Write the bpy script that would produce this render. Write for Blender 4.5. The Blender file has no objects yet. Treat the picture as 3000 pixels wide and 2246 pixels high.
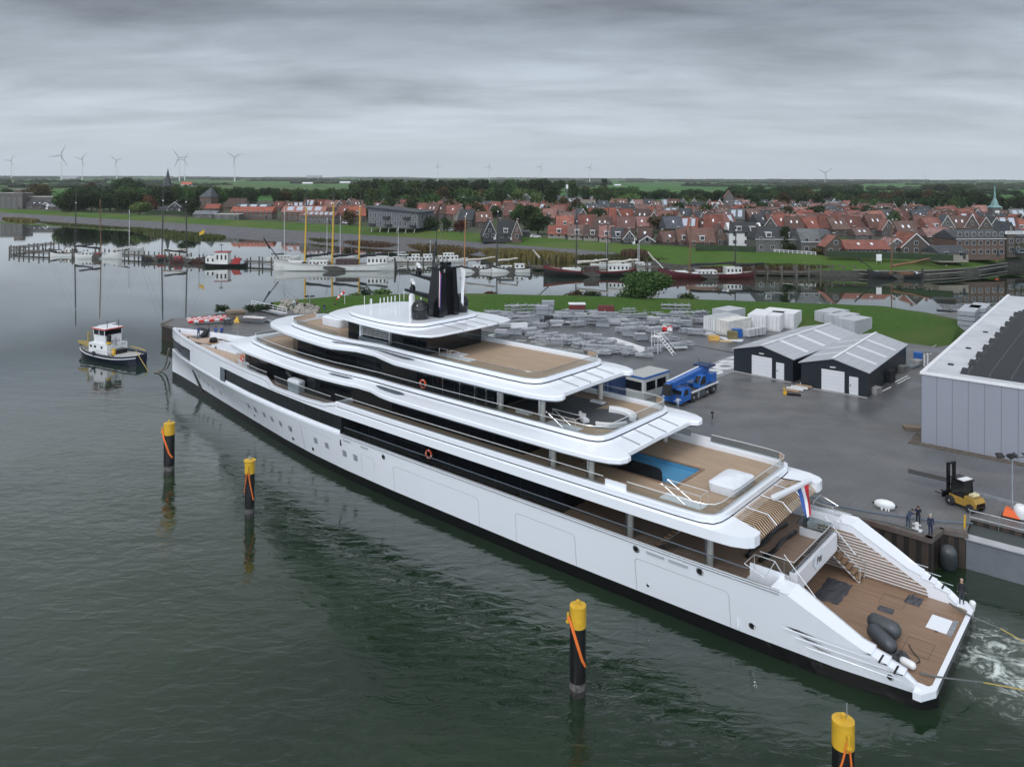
import bpy, bmesh, math, random
from mathutils import Vector, Matrix, noise
R = math.radians
rnd = random.Random(7)
scene = bpy.context.scene
COL = scene.collection
# ---------------- camera: horizontal view with a vertical lens shift, 29 m above the water -------------
F, H, CX, CY, TH = 2250.0, 29.0, 1500.0, 516.0, 0.004
cam_d = bpy.data.cameras.new('camera'); cam = bpy.data.objects.new('camera', cam_d); COL.objects.link(cam)
cam_d.sensor_width = 36.0; cam_d.lens = 27.0; cam_d.clip_start = 0.5; cam_d.clip_end = 40000
cam_d.shift_y = -(1123.0 - CY) / 3000.0
cam.location = (0, 0, H); cam.rotation_euler = (R(90), -TH, 0)
scene.camera = cam
# ---------------- world: overcast sky -------------------------------------------------------------------
world = bpy.data.worlds.new('World'); scene.world = world; world.use_nodes = True
wt = world.node_tree; wt.nodes.clear()
def N(nt, typ, **kw):
 n = nt.nodes.new(typ)
 for k, v in kw.items():
  if k.startswith('i_'): n.inputs[k[2:].replace('_', ' ')].default_value = v
  else: setattr(n, k, v)
 return n
def L(nt, a, ao, b, bi): nt.links.new(a.outputs[ao], b.inputs[bi])
def mth(nt, op, a, b=None, clamp=False):
 n = nt.nodes.new('ShaderNodeMath'); n.operation = op; n.use_clamp = clamp
 for i, q in enumerate((a, b)):
  if q is None: continue
  if isinstance(q, (int, float)): n.inputs[i].default_value = q
  else: nt.links.new(q, n.inputs[i])
 return n.outputs[0]
def ramp(nt, fac, stops, interp='LINEAR'):
 n = nt.nodes.new('ShaderNodeValToRGB'); n.color_ramp.interpolation = interp
 el = n.color_ramp.elements
 while len(el) < len(stops): el.new(0.5)
 for e, (p, c) in zip(el, stops):
  e.position = p; e.color = (c[0], c[1], c[2], 1) if len(c) == 3 else c
 nt.links.new(fac, n.inputs[0]); return n.outputs[0]
SUN_EL, SUN_ROT = R(42), R(-42)
sky = N(wt, 'ShaderNodeTexSky', sky_type='NISHITA', sun_disc=False, sun_elevation=SUN_EL, sun_rotation=R(-120))
bgs = N(wt, 'ShaderNodeBackground'); bgs.inputs['Strength'].default_value = 0.06; L(wt, sky, 0, bgs, 0)
tc = N(wt, 'ShaderNodeTexCoord'); sep = N(wt, 'ShaderNodeSeparateXYZ'); L(wt, tc, 'Generated', sep, 0)
zc = mth(wt, 'MAXIMUM', sep.outputs[2], 0.0)
den = mth(wt, 'ADD', zc, 0.13)
cx_ = mth(wt, 'DIVIDE', sep.outputs[0], den); cy_ = mth(wt, 'DIVIDE', sep.outputs[1], den)
cmb = N(wt, 'ShaderNodeCombineXYZ'); wt.links.new(cx_, cmb.inputs[0]); wt.links.new(cy_, cmb.inputs[1])
n1 = N(wt, 'ShaderNodeTexNoise'); n1.inputs['Scale'].default_value = 0.95; n1.inputs['Detail'].default_value = 9; n1.inputs['Roughness'].default_value = 0.60; n1.inputs['Distortion'].default_value = 0.35
mp = N(wt, 'ShaderNodeMapping'); mp.inputs['Scale'].default_value = (1.0, 1.9, 1); mp.inputs['Location'].default_value = (3.1, 1.7, 0); mp.inputs['Rotation'].default_value = (0, 0, R(22))
L(wt, cmb, 0, mp, 0); L(wt, mp, 0, n1, 'Vector')
n2 = N(wt, 'ShaderNodeTexNoise'); n2.inputs['Scale'].default_value = 0.35; n2.inputs['Detail'].default_value = 4
L(wt, mp, 0, n2, 'Vector')
base = ramp(wt, zc, [(0.0, (.67, .745, .81)), (0.05, (.62, .69, .76)), (0.13, (.465, .523, .595)), (0.20, (.312, .358, .42)), (0.24, (.385, .433, .497)), (0.30, (.62, .66, .72)), (0.42, (.46, .50, .54)), (0.56, (.34, .37, .40)), (0.75, (.55, .58, .62)), (1.0, (1.2, 1.23, 1.28))])
amp = ramp(wt, zc, [(0.0, (0, 0, 0)), (0.03, (.22, .22, .22)), (0.10, (.75, .75, .75)), (0.2, (1, 1, 1)), (1, (1, 1, 1))])
cl = mth(wt, 'ADD', mth(wt, 'MULTIPLY', mth(wt, 'SUBTRACT', n1.outputs[0], 0.5), 1.5), mth(wt, 'MULTIPLY', mth(wt, 'SUBTRACT', n2.outputs[0], 0.5), 1.7))
gain = mth(wt, 'ADD', mth(wt, 'MULTIPLY', cl, amp), 1.0)
gain = mth(wt, 'MINIMUM', mth(wt, 'MAXIMUM', gain, 0.5), 1.45)
gain = mth(wt, 'MULTIPLY', gain, mth(wt, 'ADD', 1.0, mth(wt, 'MULTIPLY', mth(wt, 'MAXIMUM', mth(wt, 'MULTIPLY', sep.outputs[1], -1.0), 0.0), 2.7)))  # unseen sky behind the camera brightened to light the yacht's near side
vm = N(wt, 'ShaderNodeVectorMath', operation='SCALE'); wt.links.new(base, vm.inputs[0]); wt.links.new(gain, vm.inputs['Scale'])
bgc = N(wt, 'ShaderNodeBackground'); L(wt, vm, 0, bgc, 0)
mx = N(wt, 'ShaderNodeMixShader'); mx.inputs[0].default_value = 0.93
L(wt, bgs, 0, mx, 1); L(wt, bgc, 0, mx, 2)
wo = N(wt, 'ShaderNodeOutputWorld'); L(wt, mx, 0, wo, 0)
# ---------------- one soft sun behind the cloud ---------------------------------------------------------
sun_d = bpy.data.lights.new('sun', 'SUN'); sun_d.energy = 1.2; sun_d.angle = R(18); sun_d.color = (1, .975, .95)
sun = bpy.data.objects.new('sun', sun_d); COL.objects.link(sun)
sd = Vector((math.sin(SUN_ROT) * math.cos(SUN_EL), math.cos(SUN_ROT) * math.cos(SUN_EL) * -1, math.sin(SUN_EL)))
sun.rotation_euler = sd.to_track_quat('Z', 'Y').to_euler()
scene.view_settings.view_transform = 'Standard'; scene.view_settings.look = 'None'
scene.view_settings.exposure = 0.0; scene.view_settings.gamma = 1.0
scene.cycles.max_bounces = 6; scene.cycles.diffuse_bounces = 2; scene.cycles.glossy_bounces = 3
scene.cycles.transparent_max_bounces = 12; scene.cycles.caustics_reflective = False; scene.cycles.caustics_refractive = False
scene.cycles.volume_bounces = 0
# ---------------- geometry helpers ----------------------------------------------------------------------
def unroll(px, py):
 u, v = px - CX, py - CY
 return u * math.cos(TH) + v * math.sin(TH), -u * math.sin(TH) + v * math.cos(TH)
def W(px, py, z=0.0):
 """the place on the level z that the photograph shows at (px, py), photograph pixels"""
 u, v = unroll(px, py); d = F * (H - z) / v
 return Vector((u / F * d, d, z))
def HT(px, py, d):
 u, v = unroll(px, py); return H - v / F * d
class MB:
 def __init__(s): s.v = []; s.f = []; s.m = []
 def add(s, vs, fs, m=0):
  o = len(s.v); s.v += [tuple(p) for p in vs]; s.f += [tuple(i + o for i in f) for f in fs]; s.m += [m] * len(fs); return s
 def box(s, c, d, rz=0, m=0, taper=1.0, rx=0):
  hx, hy, hz = d[0] / 2, d[1] / 2, d[2] / 2; vs = []
  for sz in (-1, 1):
   t = 1 if sz < 0 else taper
   for sx, sy in ((-1, -1), (1, -1), (1, 1), (-1, 1)):
    vs.append(Vector((sx * hx * t, sy * hy * t, sz * hz)))
  M = Matrix.Rotation(rz, 3, 'Z') @ Matrix.Rotation(rx, 3, 'X')
  return s.add([M @ p + Vector(c) for p in vs], [(0, 3, 2, 1), (4, 5, 6, 7), (0, 1, 5, 4), (1, 2, 6, 5), (2, 3, 7, 6), (3, 0, 4, 7)], m)
 def bx(s, x0, x1, y0, y1, z0, z1, m=0): return s.box(((x0 + x1) / 2, (y0 + y1) / 2, (z0 + z1) / 2), (abs(x1 - x0), abs(y1 - y0), abs(z1 - z0)), 0, m)
 def rings(s, rings, m=0, close=True, cap0=True, cap1=True):
  n = len(rings[0]); vs = [p for r in rings for p in r]; fs = []
  for k in range(len(rings) - 1):
   for i in range(n if close else n - 1):
    j = (i + 1) % n; fs.append((k * n + i, k * n + j, (k + 1) * n + j, (k + 1) * n + i))
  if cap0: fs.append(tuple(range(n - 1, -1, -1)))
  if cap1: fs.append(tuple((len(rings) - 1) * n + i for i in range(n)))
  return s.add(vs, fs, m)
 def tube(s, path, r, n=6, m=0, r1=None, caps=True):
  path = [Vector(p) for p in path]; rg = []
  for i, p in enumerate(path):
   t = (path[min(i + 1, len(path) - 1)] - path[max(i - 1, 0)]); t = t.normalized() if t.length > 1e-9 else Vector((0, 0, 1))
   a = Vector((0, 0, 1)) if abs(t.z) < .9 else Vector((1, 0, 0)); u = t.cross(a).normalized(); w = t.cross(u)
   rr = r if r1 is None else r + (r1 - r) * i / (len(path) - 1)
   rg.append([p + (u * math.cos(2 * math.pi * k / n) + w * math.sin(2 * math.pi * k / n)) * rr for k in range(n)])
  return s.rings(rg, m, True, caps, caps)
 def cyl(s, c, r, z0, z1, n=16, m=0, r1=None): return s.tube([(c[0], c[1], z0), (c[0], c[1], z1)], r, n, m, r1)
 def lathe(s, c, prof, n=16, m=0, ax='Z'):
  rg = []
  for r, z in prof:
   rg.append([])
   for k in range(n):
    a = 2 * math.pi * k / n; x, y = r * math.cos(a), r * math.sin(a)
    rg[-1].append((c[0] + x, c[1] + y, c[2] + z) if ax == 'Z' else ((c[0] + z, c[1] + x, c[2] + y) if ax == 'X' else (c[0] + x, c[1] + z, c[2] + y)))
  return s.rings(rg, m)
 def prism(s, poly, z0, z1, m=0):
  return s.rings([[(p[0], p[1], z0) for p in poly], [(p[0], p[1], z1) for p in poly]], m)
 def extr_y(s, poly, y0, y1, m=0):   # polygon in XZ extruded along Y
  return s.rings([[(p[0], y0, p[1]) for p in poly], [(p[0], y1, p[1]) for p in poly]], m)
 def extr_x(s, poly, x0, x1, m=0):
  return s.rings([[(x0, p[0], p[1]) for p in poly], [(x1, p[0], p[1]) for p in poly]], m)
 def quad(s, a, b, c, d, m=0): return s.add([a, b, c, d], [(0, 1, 2, 3)], m)
 def build(s, name, mats, parent=None, smooth=False, loc=None, rz=None, fix=True):
  me = bpy.data.meshes.new(name); me.from_pydata(s.v, [], s.f)
  if not isinstance(mats, (list, tuple)): mats = [mats]
  for q in mats: me.materials.append(q)
  me.polygons.foreach_set('material_index', s.m)
  if fix:
   bm = bmesh.new(); bm.from_mesh(me); bmesh.ops.recalc_face_normals(bm, faces=bm.faces); bm.to_mesh(me); bm.free()
  if smooth:
   for p in me.polygons: p.use_smooth = True
   if hasattr(me, 'set_sharp_from_angle'): me.set_sharp_from_angle(angle=R(smooth if smooth is not True else 40))
  me.update()
  o = bpy.data.objects.new(name, me); COL.objects.link(o)
  if parent is not None: o.parent = parent
  if loc is not None: o.location = loc
  if rz is not None: o.rotation_euler = (0, 0, rz)
  return o
def tag(o, label=None, cat=None, group=None, kind=None):
 if label: o['label'] = label
 if cat: o['category'] = cat
 if group: o['group'] = group
 if kind: o['kind'] = kind
 return o
def thing(name, loc, rz=0, label=None, cat=None, group=None):
 o = bpy.data.objects.new(name, None); COL.objects.link(o); o.empty_display_size = .3
 o.location = loc; o.rotation_euler = (0, 0, rz); return tag(o, label, cat, group)
def copy_tree(o, parent=None):
 c = o.copy(); COL.objects.link(c); c.parent = parent
 for ch in list(KIDS.get(o.name, o.children)): copy_tree(ch, c)
 return c
KIDS = {}
def place(proto, used, loc, rz, label, group=None, scale=None, cat=None):
 o = proto if not used.get(proto.name) else copy_tree(proto)
 used[proto.name] = True
 o.location = loc; o.rotation_euler = (0, 0, rz)
 if scale: o.scale = (scale, scale, scale) if not isinstance(scale, tuple) else scale
 return tag(o, label, cat, group)
# ---------------- materials -----------------------------------------------------------------------------
MATS = {}
def mat(name, col, rough=0.6, metal=0.0, var=0.0, vscale=1.0, col2=None, spec=None, bump=0.0, bscale=4.0, coat=0.0, stretch=None):
 if name in MATS: return MATS[name]
 m = bpy.data.materials.new(name); m.use_nodes = True; nt = m.node_tree
 b = nt.nodes['Principled BSDF']; b.inputs['Base Color'].default_value = (*col, 1)
 b.inputs['Roughness'].default_value = rough; b.inputs['Metallic'].default_value = metal
 if spec is not None: b.inputs['Specular IOR Level'].default_value = spec
 if coat: b.inputs['Coat Weight'].default_value = coat; b.inputs['Coat Roughness'].default_value = .05
 tc = None
 if var or col2 or bump:
  tc = nt.nodes.new('ShaderNodeTexCoord'); vec = tc.outputs['Object']
  if stretch:
   mpn = nt.nodes.new('ShaderNodeMapping'); mpn.inputs['Scale'].default_value = stretch; nt.links.new(vec, mpn.inputs[0]); vec = mpn.outputs[0]
 if var or col2:
  n = nt.nodes.new('ShaderNodeTexNoise'); n.inputs['Scale'].default_value = vscale; n.inputs['Detail'].default_value = 5; n.inputs['Roughness'].default_value = .6
  nt.links.new(vec, n.inputs['Vector'])
  c2 = col2 or tuple(min(1, q * (1 + var)) for q in col); c1 = col if col2 else tuple(q * (1 - var) for q in col)
  out = ramp(nt, n.outputs[0], [(0.33, c1), (0.67, c2)])
  nt.links.new(out, b.inputs['Base Color'])
 if bump:
  n = nt.nodes.new('ShaderNodeTexNoise'); n.inputs['Scale'].default_value = bscale; n.inputs['Detail'].default_value = 4
  nt.links.new(vec, n.inputs['Vector'])
  bp = nt.nodes.new('ShaderNodeBump'); bp.inputs['Strength'].default_value = bump; bp.inputs['Distance'].default_value = .05
  nt.links.new(n.outputs[0], bp.inputs['Height']); nt.links.new(bp.outputs[0], b.inputs['Normal'])
 MATS[name] = m; return m
def striped(name, c1, c2, axis='Y', freq=8.0, width=.12, rough=.6, var=.15, vs=(1, 6, 1), bump=0):
 """planks, seams, panel joints: thin lines of c2 across c1, with a worn noise"""
 if name in MATS: return MATS[name]
 m = bpy.data.materials.new(name); m.use_nodes = True; nt = m.node_tree; b = nt.nodes['Principled BSDF']; b.inputs['Roughness'].default_value = rough
 tc = nt.nodes.new('ShaderNodeTexCoord'); sp = nt.nodes.new('ShaderNodeSeparateXYZ'); nt.links.new(tc.outputs['Object'], sp.inputs[0])
 a = sp.outputs['XYZ'.index(axis)]
 fr = mth(nt, 'FRACT', mth(nt, 'MULTIPLY', a, freq)); ln = mth(nt, 'LESS_THAN', fr, width)
 mpn = nt.nodes.new('ShaderNodeMapping'); mpn.inputs['Scale'].default_value = vs; nt.links.new(tc.outputs['Object'], mpn.inputs[0])
 n = nt.nodes.new('ShaderNodeTexNoise'); n.inputs['Scale'].default_value = .9; n.inputs['Detail'].default_value = 6; n.inputs['Roughness'].default_value = .65; nt.links.new(mpn.outputs[0], n.inputs['Vector'])
 cc = ramp(nt, n.outputs[0], [(.3, tuple(q * (1 - var) for q in c1)), (.7, tuple(min(1, q * (1 + var)) for q in c1))])
 mxn = nt.nodes.new('ShaderNodeMix'); mxn.data_type = 'RGBA'; nt.links.new(ln, mxn.inputs[0]); nt.links.new(cc, mxn.inputs[6]); mxn.inputs[7].default_value = (*c2, 1)
 nt.links.new(mxn.outputs[2], b.inputs['Base Color'])
 MATS[name] = m; return m
def glassy(name, tint=(.75, .8, .8), fac=.22, col=(.25, .28, .28)):
 m = bpy.data.materials.new(name); m.use_nodes = True; nt = m.node_tree; nt.nodes.clear()
 tr = N(nt, 'ShaderNodeBsdfTransparent'); tr.inputs[0].default_value = (*tint, 1)
 gl = N(nt, 'ShaderNodeBsdfGlossy'); gl.inputs['Roughness'].default_value = .03; gl.inputs[0].default_value = (.9, .9, .9, 1)
 lw = N(nt, 'ShaderNodeFresnel'); lw.inputs[0].default_value = 1.45
 f = mth(nt, 'MULTIPLY', lw.outputs[0], 1.0 + fac, True)
 ms = N(nt, 'ShaderNodeMixShader'); nt.links.new(f, ms.inputs[0]); L(nt, tr, 0, ms, 1); L(nt, gl, 0, ms, 2)
 o = N(nt, 'ShaderNodeOutputMaterial'); L(nt, ms, 0, o, 0); MATS[name] = m; return m
WHITE = mat('yacht_white', (.73, .76, .82), .14, var=.015, vscale=.15, coat=.5)
WHITE2 = mat('white_paint', (.66, .67, .69), .4, var=.05, vscale=.8)
BLACK = mat('hull_black', (.006, .006, .007), .25)
DGLASS = striped('dark_glass', (.008, .010, .013), (.035, .037, .040), 'X', .37, .018, .05, .6, (.25, .25, .6))
GREYM = mat('grey_metal', (.13, .16, .19), .35, .3)
CHROME = mat('chrome', (.62, .64, .66), .15, .9)
RAILM = mat('rail_steel', (.72, .73, .74), .25, .6)
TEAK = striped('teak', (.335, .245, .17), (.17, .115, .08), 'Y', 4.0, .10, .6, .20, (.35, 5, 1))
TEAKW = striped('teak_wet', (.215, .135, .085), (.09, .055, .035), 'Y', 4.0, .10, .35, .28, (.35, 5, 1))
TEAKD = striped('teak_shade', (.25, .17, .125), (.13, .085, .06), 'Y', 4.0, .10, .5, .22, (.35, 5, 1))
GREYF = mat('grey_deck_cover', (.05, .055, .06), .6, var=.15)
POOL = mat('pool_blue', (.07, .235, .40), .25, var=.06)
COVER = mat('white_cover', (.62, .65, .70), .75, var=.06, vscale=1.2, bump=.5, bscale=1.3)
RUBBER = mat('black_rubber', (.018, .02, .022), .5, var=.3, vscale=3)
FENDER = mat('grey_fender', (.045, .052, .06), .45, var=.2, vscale=1.5)
YELLOW = mat('yellow_paint', (.55, .33, .025), .45, var=.12, vscale=1.5)
ORANGE = mat('orange_rope', (.75, .17, .03), .7)
RED = mat('red_paint', (.55, .03, .025), .5, var=.1)
BLUE = mat('blue_paint', (.015, .10, .36), .35, var=.12, vscale=1.2, coat=.2)
STEEL = mat('galvanised', (.32, .34, .37), .45, .55, var=.18, vscale=3)
ROPE = mat('grey_rope', (.10, .11, .11), .8, var=.2, vscale=8)
ROPEY = mat('yellow_rope', (.38, .28, .08), .8)
GLASS = glassy('rail_glass')
SMOKE = glassy('smoked_glass', (.22, .23, .23), .3)
# ================= THE SETTING ==========================================================================
def water_mat():
 m = bpy.data.materials.new('water'); m.use_nodes = True; nt = m.node_tree; b = nt.nodes['Principled BSDF']
 b.inputs['Roughness'].default_value = .035; b.inputs['IOR'].default_value = 1.333; b.inputs['Coat Weight'].default_value = 1; b.inputs['Coat IOR'].default_value = 1.33; b.inputs['Coat Roughness'].default_value = .03
 tc = N(nt, 'ShaderNodeTexCoord'); sp = N(nt, 'ShaderNodeSeparateXYZ'); L(nt, tc, 'Object', sp, 0)
 # silty green water, a little greener in drifting patches
 n0 = N(nt, 'ShaderNodeTexNoise'); n0.inputs['Scale'].default_value = .05; n0.inputs['Detail'].default_value = 4; L(nt, tc, 'Object', n0, 'Vector')
 body = ramp(nt, n0.outputs[0], [(.35, (.007, .017, .009)), (.65, (.012, .027, .011))])
 # propeller wash behind the stern
 dx = mth(nt, 'SUBTRACT', sp.outputs[0], 32.5); dy = mth(nt, 'SUBTRACT', sp.outputs[1], 42.8)
 r1 = mth(nt, 'ADD', mth(nt, 'MULTIPLY', mth(nt, 'ADD', dx, dy), .7071), 0.0)
 r2 = mth(nt, 'MULTIPLY', mth(nt, 'SUBTRACT', dx, dy), .7071)
 rr = mth(nt, 'SQRT', mth(nt, 'ADD', mth(nt, 'POWER', mth(nt, 'ABSOLUTE', mth(nt, 'DIVIDE', r1, 5.5)), 2.0), mth(nt, 'POWER', mth(nt, 'ABSOLUTE', mth(nt, 'DIVIDE', r2, 11.0)), 2.0)))
 mk = mth(nt, 'SUBTRACT', 1.15, rr, True)
 nf = N(nt, 'ShaderNodeTexNoise'); nf.inputs['Scale'].default_value = .62; nf.inputs['Detail'].default_value = 8; nf.inputs['Roughness'].default_value = .72; nf.inputs['Distortion'].default_value = 2.2
 L(nt, tc, 'Object', nf, 'Vector')
 fo = mth(nt, 'MULTIPLY', mth(nt, 'SUBTRACT', mth(nt, 'ADD', nf.outputs[0], mth(nt, 'MULTIPLY', mk, .26)), .60), 6.5, True)
 nl = N(nt, 'ShaderNodeTexNoise'); nl.inputs['Scale'].default_value = .33; nl.inputs['Detail'].default_value = 3; nl.inputs['Distortion'].default_value = 1.0; L(nt, tc, 'Object', nl, 'Vector')
 fo = mth(nt, 'MULTIPLY', mth(nt, 'MULTIPLY', fo, mth(nt, 'MULTIPLY', mk, 2.2, True)), mth(nt, 'MULTIPLY', mth(nt, 'SUBTRACT', nl.outputs[0], .36), 4.0, True))
 fo = mth(nt, 'MAXIMUM', mth(nt, 'MULTIPLY', fo, 1.1, True), mth(nt, 'MULTIPLY', mth(nt, 'MULTIPLY', mk, .16), nl.outputs[0]))
 mxn = N(nt, 'ShaderNodeMix', data_type='RGBA'); nt.links.new(fo, mxn.inputs[0]); nt.links.new(body, mxn.inputs[6]); mxn.inputs[7].default_value = (.62, .68, .66, 1)
 nt.links.new(mxn.outputs[2], b.inputs['Base Color'])
 nt.links.new(mth(nt, 'ADD', mth(nt, 'MULTIPLY', fo, .6), .035), b.inputs['Roughness'])
 # ripples: livelier in the near basin and by the stern, almost a mirror in the sheltered harbour
 mr = N(nt, 'ShaderNodeMapRange'); nt.links.new(sp.outputs[1], mr.inputs[0])
 for i, q in enumerate((40, 125, 1.0, .012)): mr.inputs[i + 1].default_value = q
 pn = N(nt, 'ShaderNodeTexNoise'); pn.inputs['Scale'].default_value = .035; pn.inputs['Detail'].default_value = 3; L(nt, tc, 'Object', pn, 'Vector')
 pat = mth(nt, 'MULTIPLY', mth(nt, 'SUBTRACT', pn.outputs[0], .32), 3.0, True)
 mpn = N(nt, 'ShaderNodeMapping'); mpn.inputs['Scale'].default_value = (.75, 1.5, 1); mpn.inputs['Rotation'].default_value = (0, 0, R(20)); L(nt, tc, 'Object', mpn, 0)
 w1 = N(nt, 'ShaderNodeTexNoise'); w1.inputs['Scale'].default_value = .85; w1.inputs['Detail'].default_value = 5; w1.inputs['Roughness'].default_value = .48; w1.inputs['Distortion'].default_value = .6; L(nt, mpn, 0, w1, 'Vector')
 w2 = N(nt, 'ShaderNodeTexNoise'); w2.inputs['Scale'].default_value = .13; w2.inputs['Detail'].default_value = 2; L(nt, mpn, 0, w2, 'Vector')
 hgt = mth(nt, 'ADD', w1.outputs[0], mth(nt, 'MULTIPLY', w2.outputs[0], 2.4))
 hgt = mth(nt, 'ADD', hgt, mth(nt, 'MULTIPLY', mth(nt, 'MULTIPLY', nf.outputs[0], mk), 3.0))
 amp = mth(nt, 'MULTIPLY', mth(nt, 'MULTIPLY', mr.outputs[0], mth(nt, 'ADD', mth(nt, 'MULTIPLY', pat, .75), .25)), .115)
 bp = N(nt, 'ShaderNodeBump'); bp.inputs['Strength'].default_value = 1.0; nt.links.new(amp, bp.inputs['Distance']); nt.links.new(hgt, bp.inputs['Height'])
 nt.links.new(bp.outputs[0], b.inputs['Normal']); nt.links.new(bp.outputs[0], b.inputs['Coat Normal']); return m
wb = MB(); wb.quad((-1500, -60, 0), (900, -60, 0), (900, 760, 0), (-1500, 760, 0))
tag(wb.build('harbour_water', water_mat(), fix=False), kind='structure')
def ground_mat(name, c1, c2, scale, rough=.9, c3=None, s3=.02, bump=.3, bs=3.0, spec=.2):
 m = bpy.data.materials.new(name); m.use_nodes = True; nt = m.node_tree; b = nt.nodes['Principled BSDF']
 b.inputs['Roughness'].default_value = rough; b.inputs['Specular IOR Level'].default_value = spec
 tc = N(nt, 'ShaderNodeTexCoord')
 a = N(nt, 'ShaderNodeTexNoise'); a.inputs['Scale'].default_value = scale; a.inputs['Detail'].default_value = 8; a.inputs['Roughness'].default_value = .7; L(nt, tc, 'Object', a, 'Vector')
 col = ramp(nt, a.outputs[0], [(.3, c1), (.7, c2)])
 if c3:
  q = N(nt, 'ShaderNodeTexNoise'); q.inputs['Scale'].default_value = s3; q.inputs['Detail'].default_value = 4; q.inputs['Distortion'].default_value = .8; L(nt, tc, 'Object', q, 'Vector')
  f = mth(nt, 'MULTIPLY', mth(nt, 'SUBTRACT', q.outputs[0], .46), 5.0, True)
  mxn = N(nt, 'ShaderNodeMix', data_type='RGBA'); nt.links.new(f, mxn.inputs[0]); nt.links.new(col, mxn.inputs[6]); mxn.inputs[7].default_value = (*c3, 1); col = mxn.outputs[2]
 nt.links.new(col, b.inputs['Base Color'])
 if bump:
  n = N(nt, 'ShaderNodeTexNoise'); n.inputs['Scale'].default_value = bs; n.inputs['Detail'].default_value = 5; L(nt, tc, 'Object', n, 'Vector')
  bp = N(nt, 'ShaderNodeBump'); bp.inputs['Strength'].default_value = bump; bp.inputs['Distance'].default_value = .1
  nt.links.new(n.outputs[0], bp.inputs['Height']); nt.links.new(bp.outputs[0], b.inputs['Normal'])
 return m
GRASS = ground_mat('grass', (.028, .066, .009), (.046, .098, .015), .9, c3=(.058, .088, .022), s3=.06)
GRASS2 = ground_mat('far_grass', (.040, .085, .012), (.055, .112, .018), .25, c3=(.078, .108, .030), s3=.03)
STONE = ground_mat('revetment_stone', (.085, .085, .095), (.13, .13, .14), .35, c3=(.10, .10, .10), s3=.05)
VILLG = ground_mat('village_soil', (.045, .05, .03), (.085, .085, .07), .12, c3=(.035, .07, .015), s3=.03)
cols = [((-900, 700), (-905, 716, 2.8), (-912, 735, 5)), ((-340, 508), (-348, 522, 3), (-356, 535, 5)), ((-173, 388), (-186, 418, 3), (-195, 439, 5)),
  ((-69, 309), (-76, 344, 3), (-82, 370, 5)), ((-30, 288), (-35, 318, 3), (-42, 340, 5)), ((0, 272), (2, 290, 3), (0, 310, 5)), ((30, 258), (36, 268, 2.5), (36, 278, 4.6)),
  ((50, 240), (50, 243, 1.5), (58, 262, 4.5)), ((64, 232), (64.5, 233, 1.6), (70, 254, 4.5)), ((90, 226), (90.3, 227, 1.6), (92, 244, 4.5)), ((119, 223), (119.3, 224, 1.6), (118, 238, 4.5)),
  ((140, 232), (140, 233, 1.7), (134, 243, 4.5)), ((160, 248), (159.5, 249, 2.0), (150, 252, 4.5)), ((180, 256), (180, 256.2, 4.4), (180, 258, 4.5)), ((500, 280), (500, 280.2, 4.4), (500, 282, 4.5))]
def strip(rows_a, rows_b, name, m, sub=1):
 mb = MB(); n = len(rows_a)
 mb.add(list(rows_a) + list(rows_b), [(i, i + 1, n + i + 1, n + i) for i in range(n - 1)])
 return tag(mb.build(name, m), kind='structure')
wl = [(c[0][0], c[0][1], -.4) for c in cols]; st = [c[1] for c in cols]; gt = [c[2] for c in cols]
strip(wl[:7], st[:7], 'revetment', STONE)
strip(wl[6:], st[6:], 'village_quay_wall', ground_mat('wet_stone', (.03, .03, .028), (.07, .07, .062), .8))
strip(st, gt, 'far_grass_dike', GRASS2)
vill = [(g[0] * 1.02, g[1] + 10, 4.45) for g in gt]
strip(gt, vill, 'village_verge', GRASS2)
v2 = [(-1300, 800, 4.2)] + [(x, 760, 4.0) for x in (-520, -300, -170, -100, -50, 0, 60, 110, 150, 200, 260, 320, 380, 1200)]
strip(vill, v2, 'village_ground', VILLG)
def field_mat():
 m = bpy.data.materials.new('fields'); m.use_nodes = True; nt = m.node_tree; b = nt.nodes['Principled BSDF']; b.inputs['Roughness'].default_value = .95; b.inputs['Specular IOR Level'].default_value = .1
 tc = N(nt, 'ShaderNodeTexCoord'); mpn = N(nt, 'ShaderNodeMapping'); mpn.inputs['Scale'].default_value = (.0016, .0042, .001); mpn.inputs['Rotation'].default_value = (0, 0, R(12)); L(nt, tc, 'Object', mpn, 0)
 v = N(nt, 'ShaderNodeTexVoronoi'); v.inputs['Scale'].default_value = 1.0; L(nt, mpn, 0, v, 'Vector')
 s = N(nt, 'ShaderNodeSeparateColor'); L(nt, v, 'Color', s, 0)
 col = ramp(nt, s.outputs[0], [(0, (.045, .12, .03)), (.35, (.055, .155, .038)), (.6, (.075, .14, .05)), (.8, (.05, .13, .035)), (1, (.10, .12, .055))])
 v2_ = N(nt, 'ShaderNodeTexVoronoi', feature='DISTANCE_TO_EDGE'); v2_.inputs['Scale'].default_value = 1.0; L(nt, mpn, 0, v2_, 'Vector')
 e = mth(nt, 'LESS_THAN', v2_.outputs[0], .022)
 mxn = N(nt, 'ShaderNodeMix', data_type='RGBA'); nt.links.new(e, mxn.inputs[0]); nt.links.new(col, mxn.inputs[6]); mxn.inputs[7].default_value = (.03, .05, .025, 1)
 nt.links.new(mxn.outputs[2], b.inputs['Base Color']); return m
FIELD = field_mat()
f1 = [(p[0] * 1.9, 1300, .6) for p in v2]; f1[0] = (-3400, 1300, .6); f1[-1] = (3400, 1300, .6)
f2 = [(p[0] * 3.2, 10900 if abs(p[0]) < 1100 else 9500, 0) for p in v2]; f2[0] = (-9500, 8600, 0); f2[-1] = (9500, 8600, 0)
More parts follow.
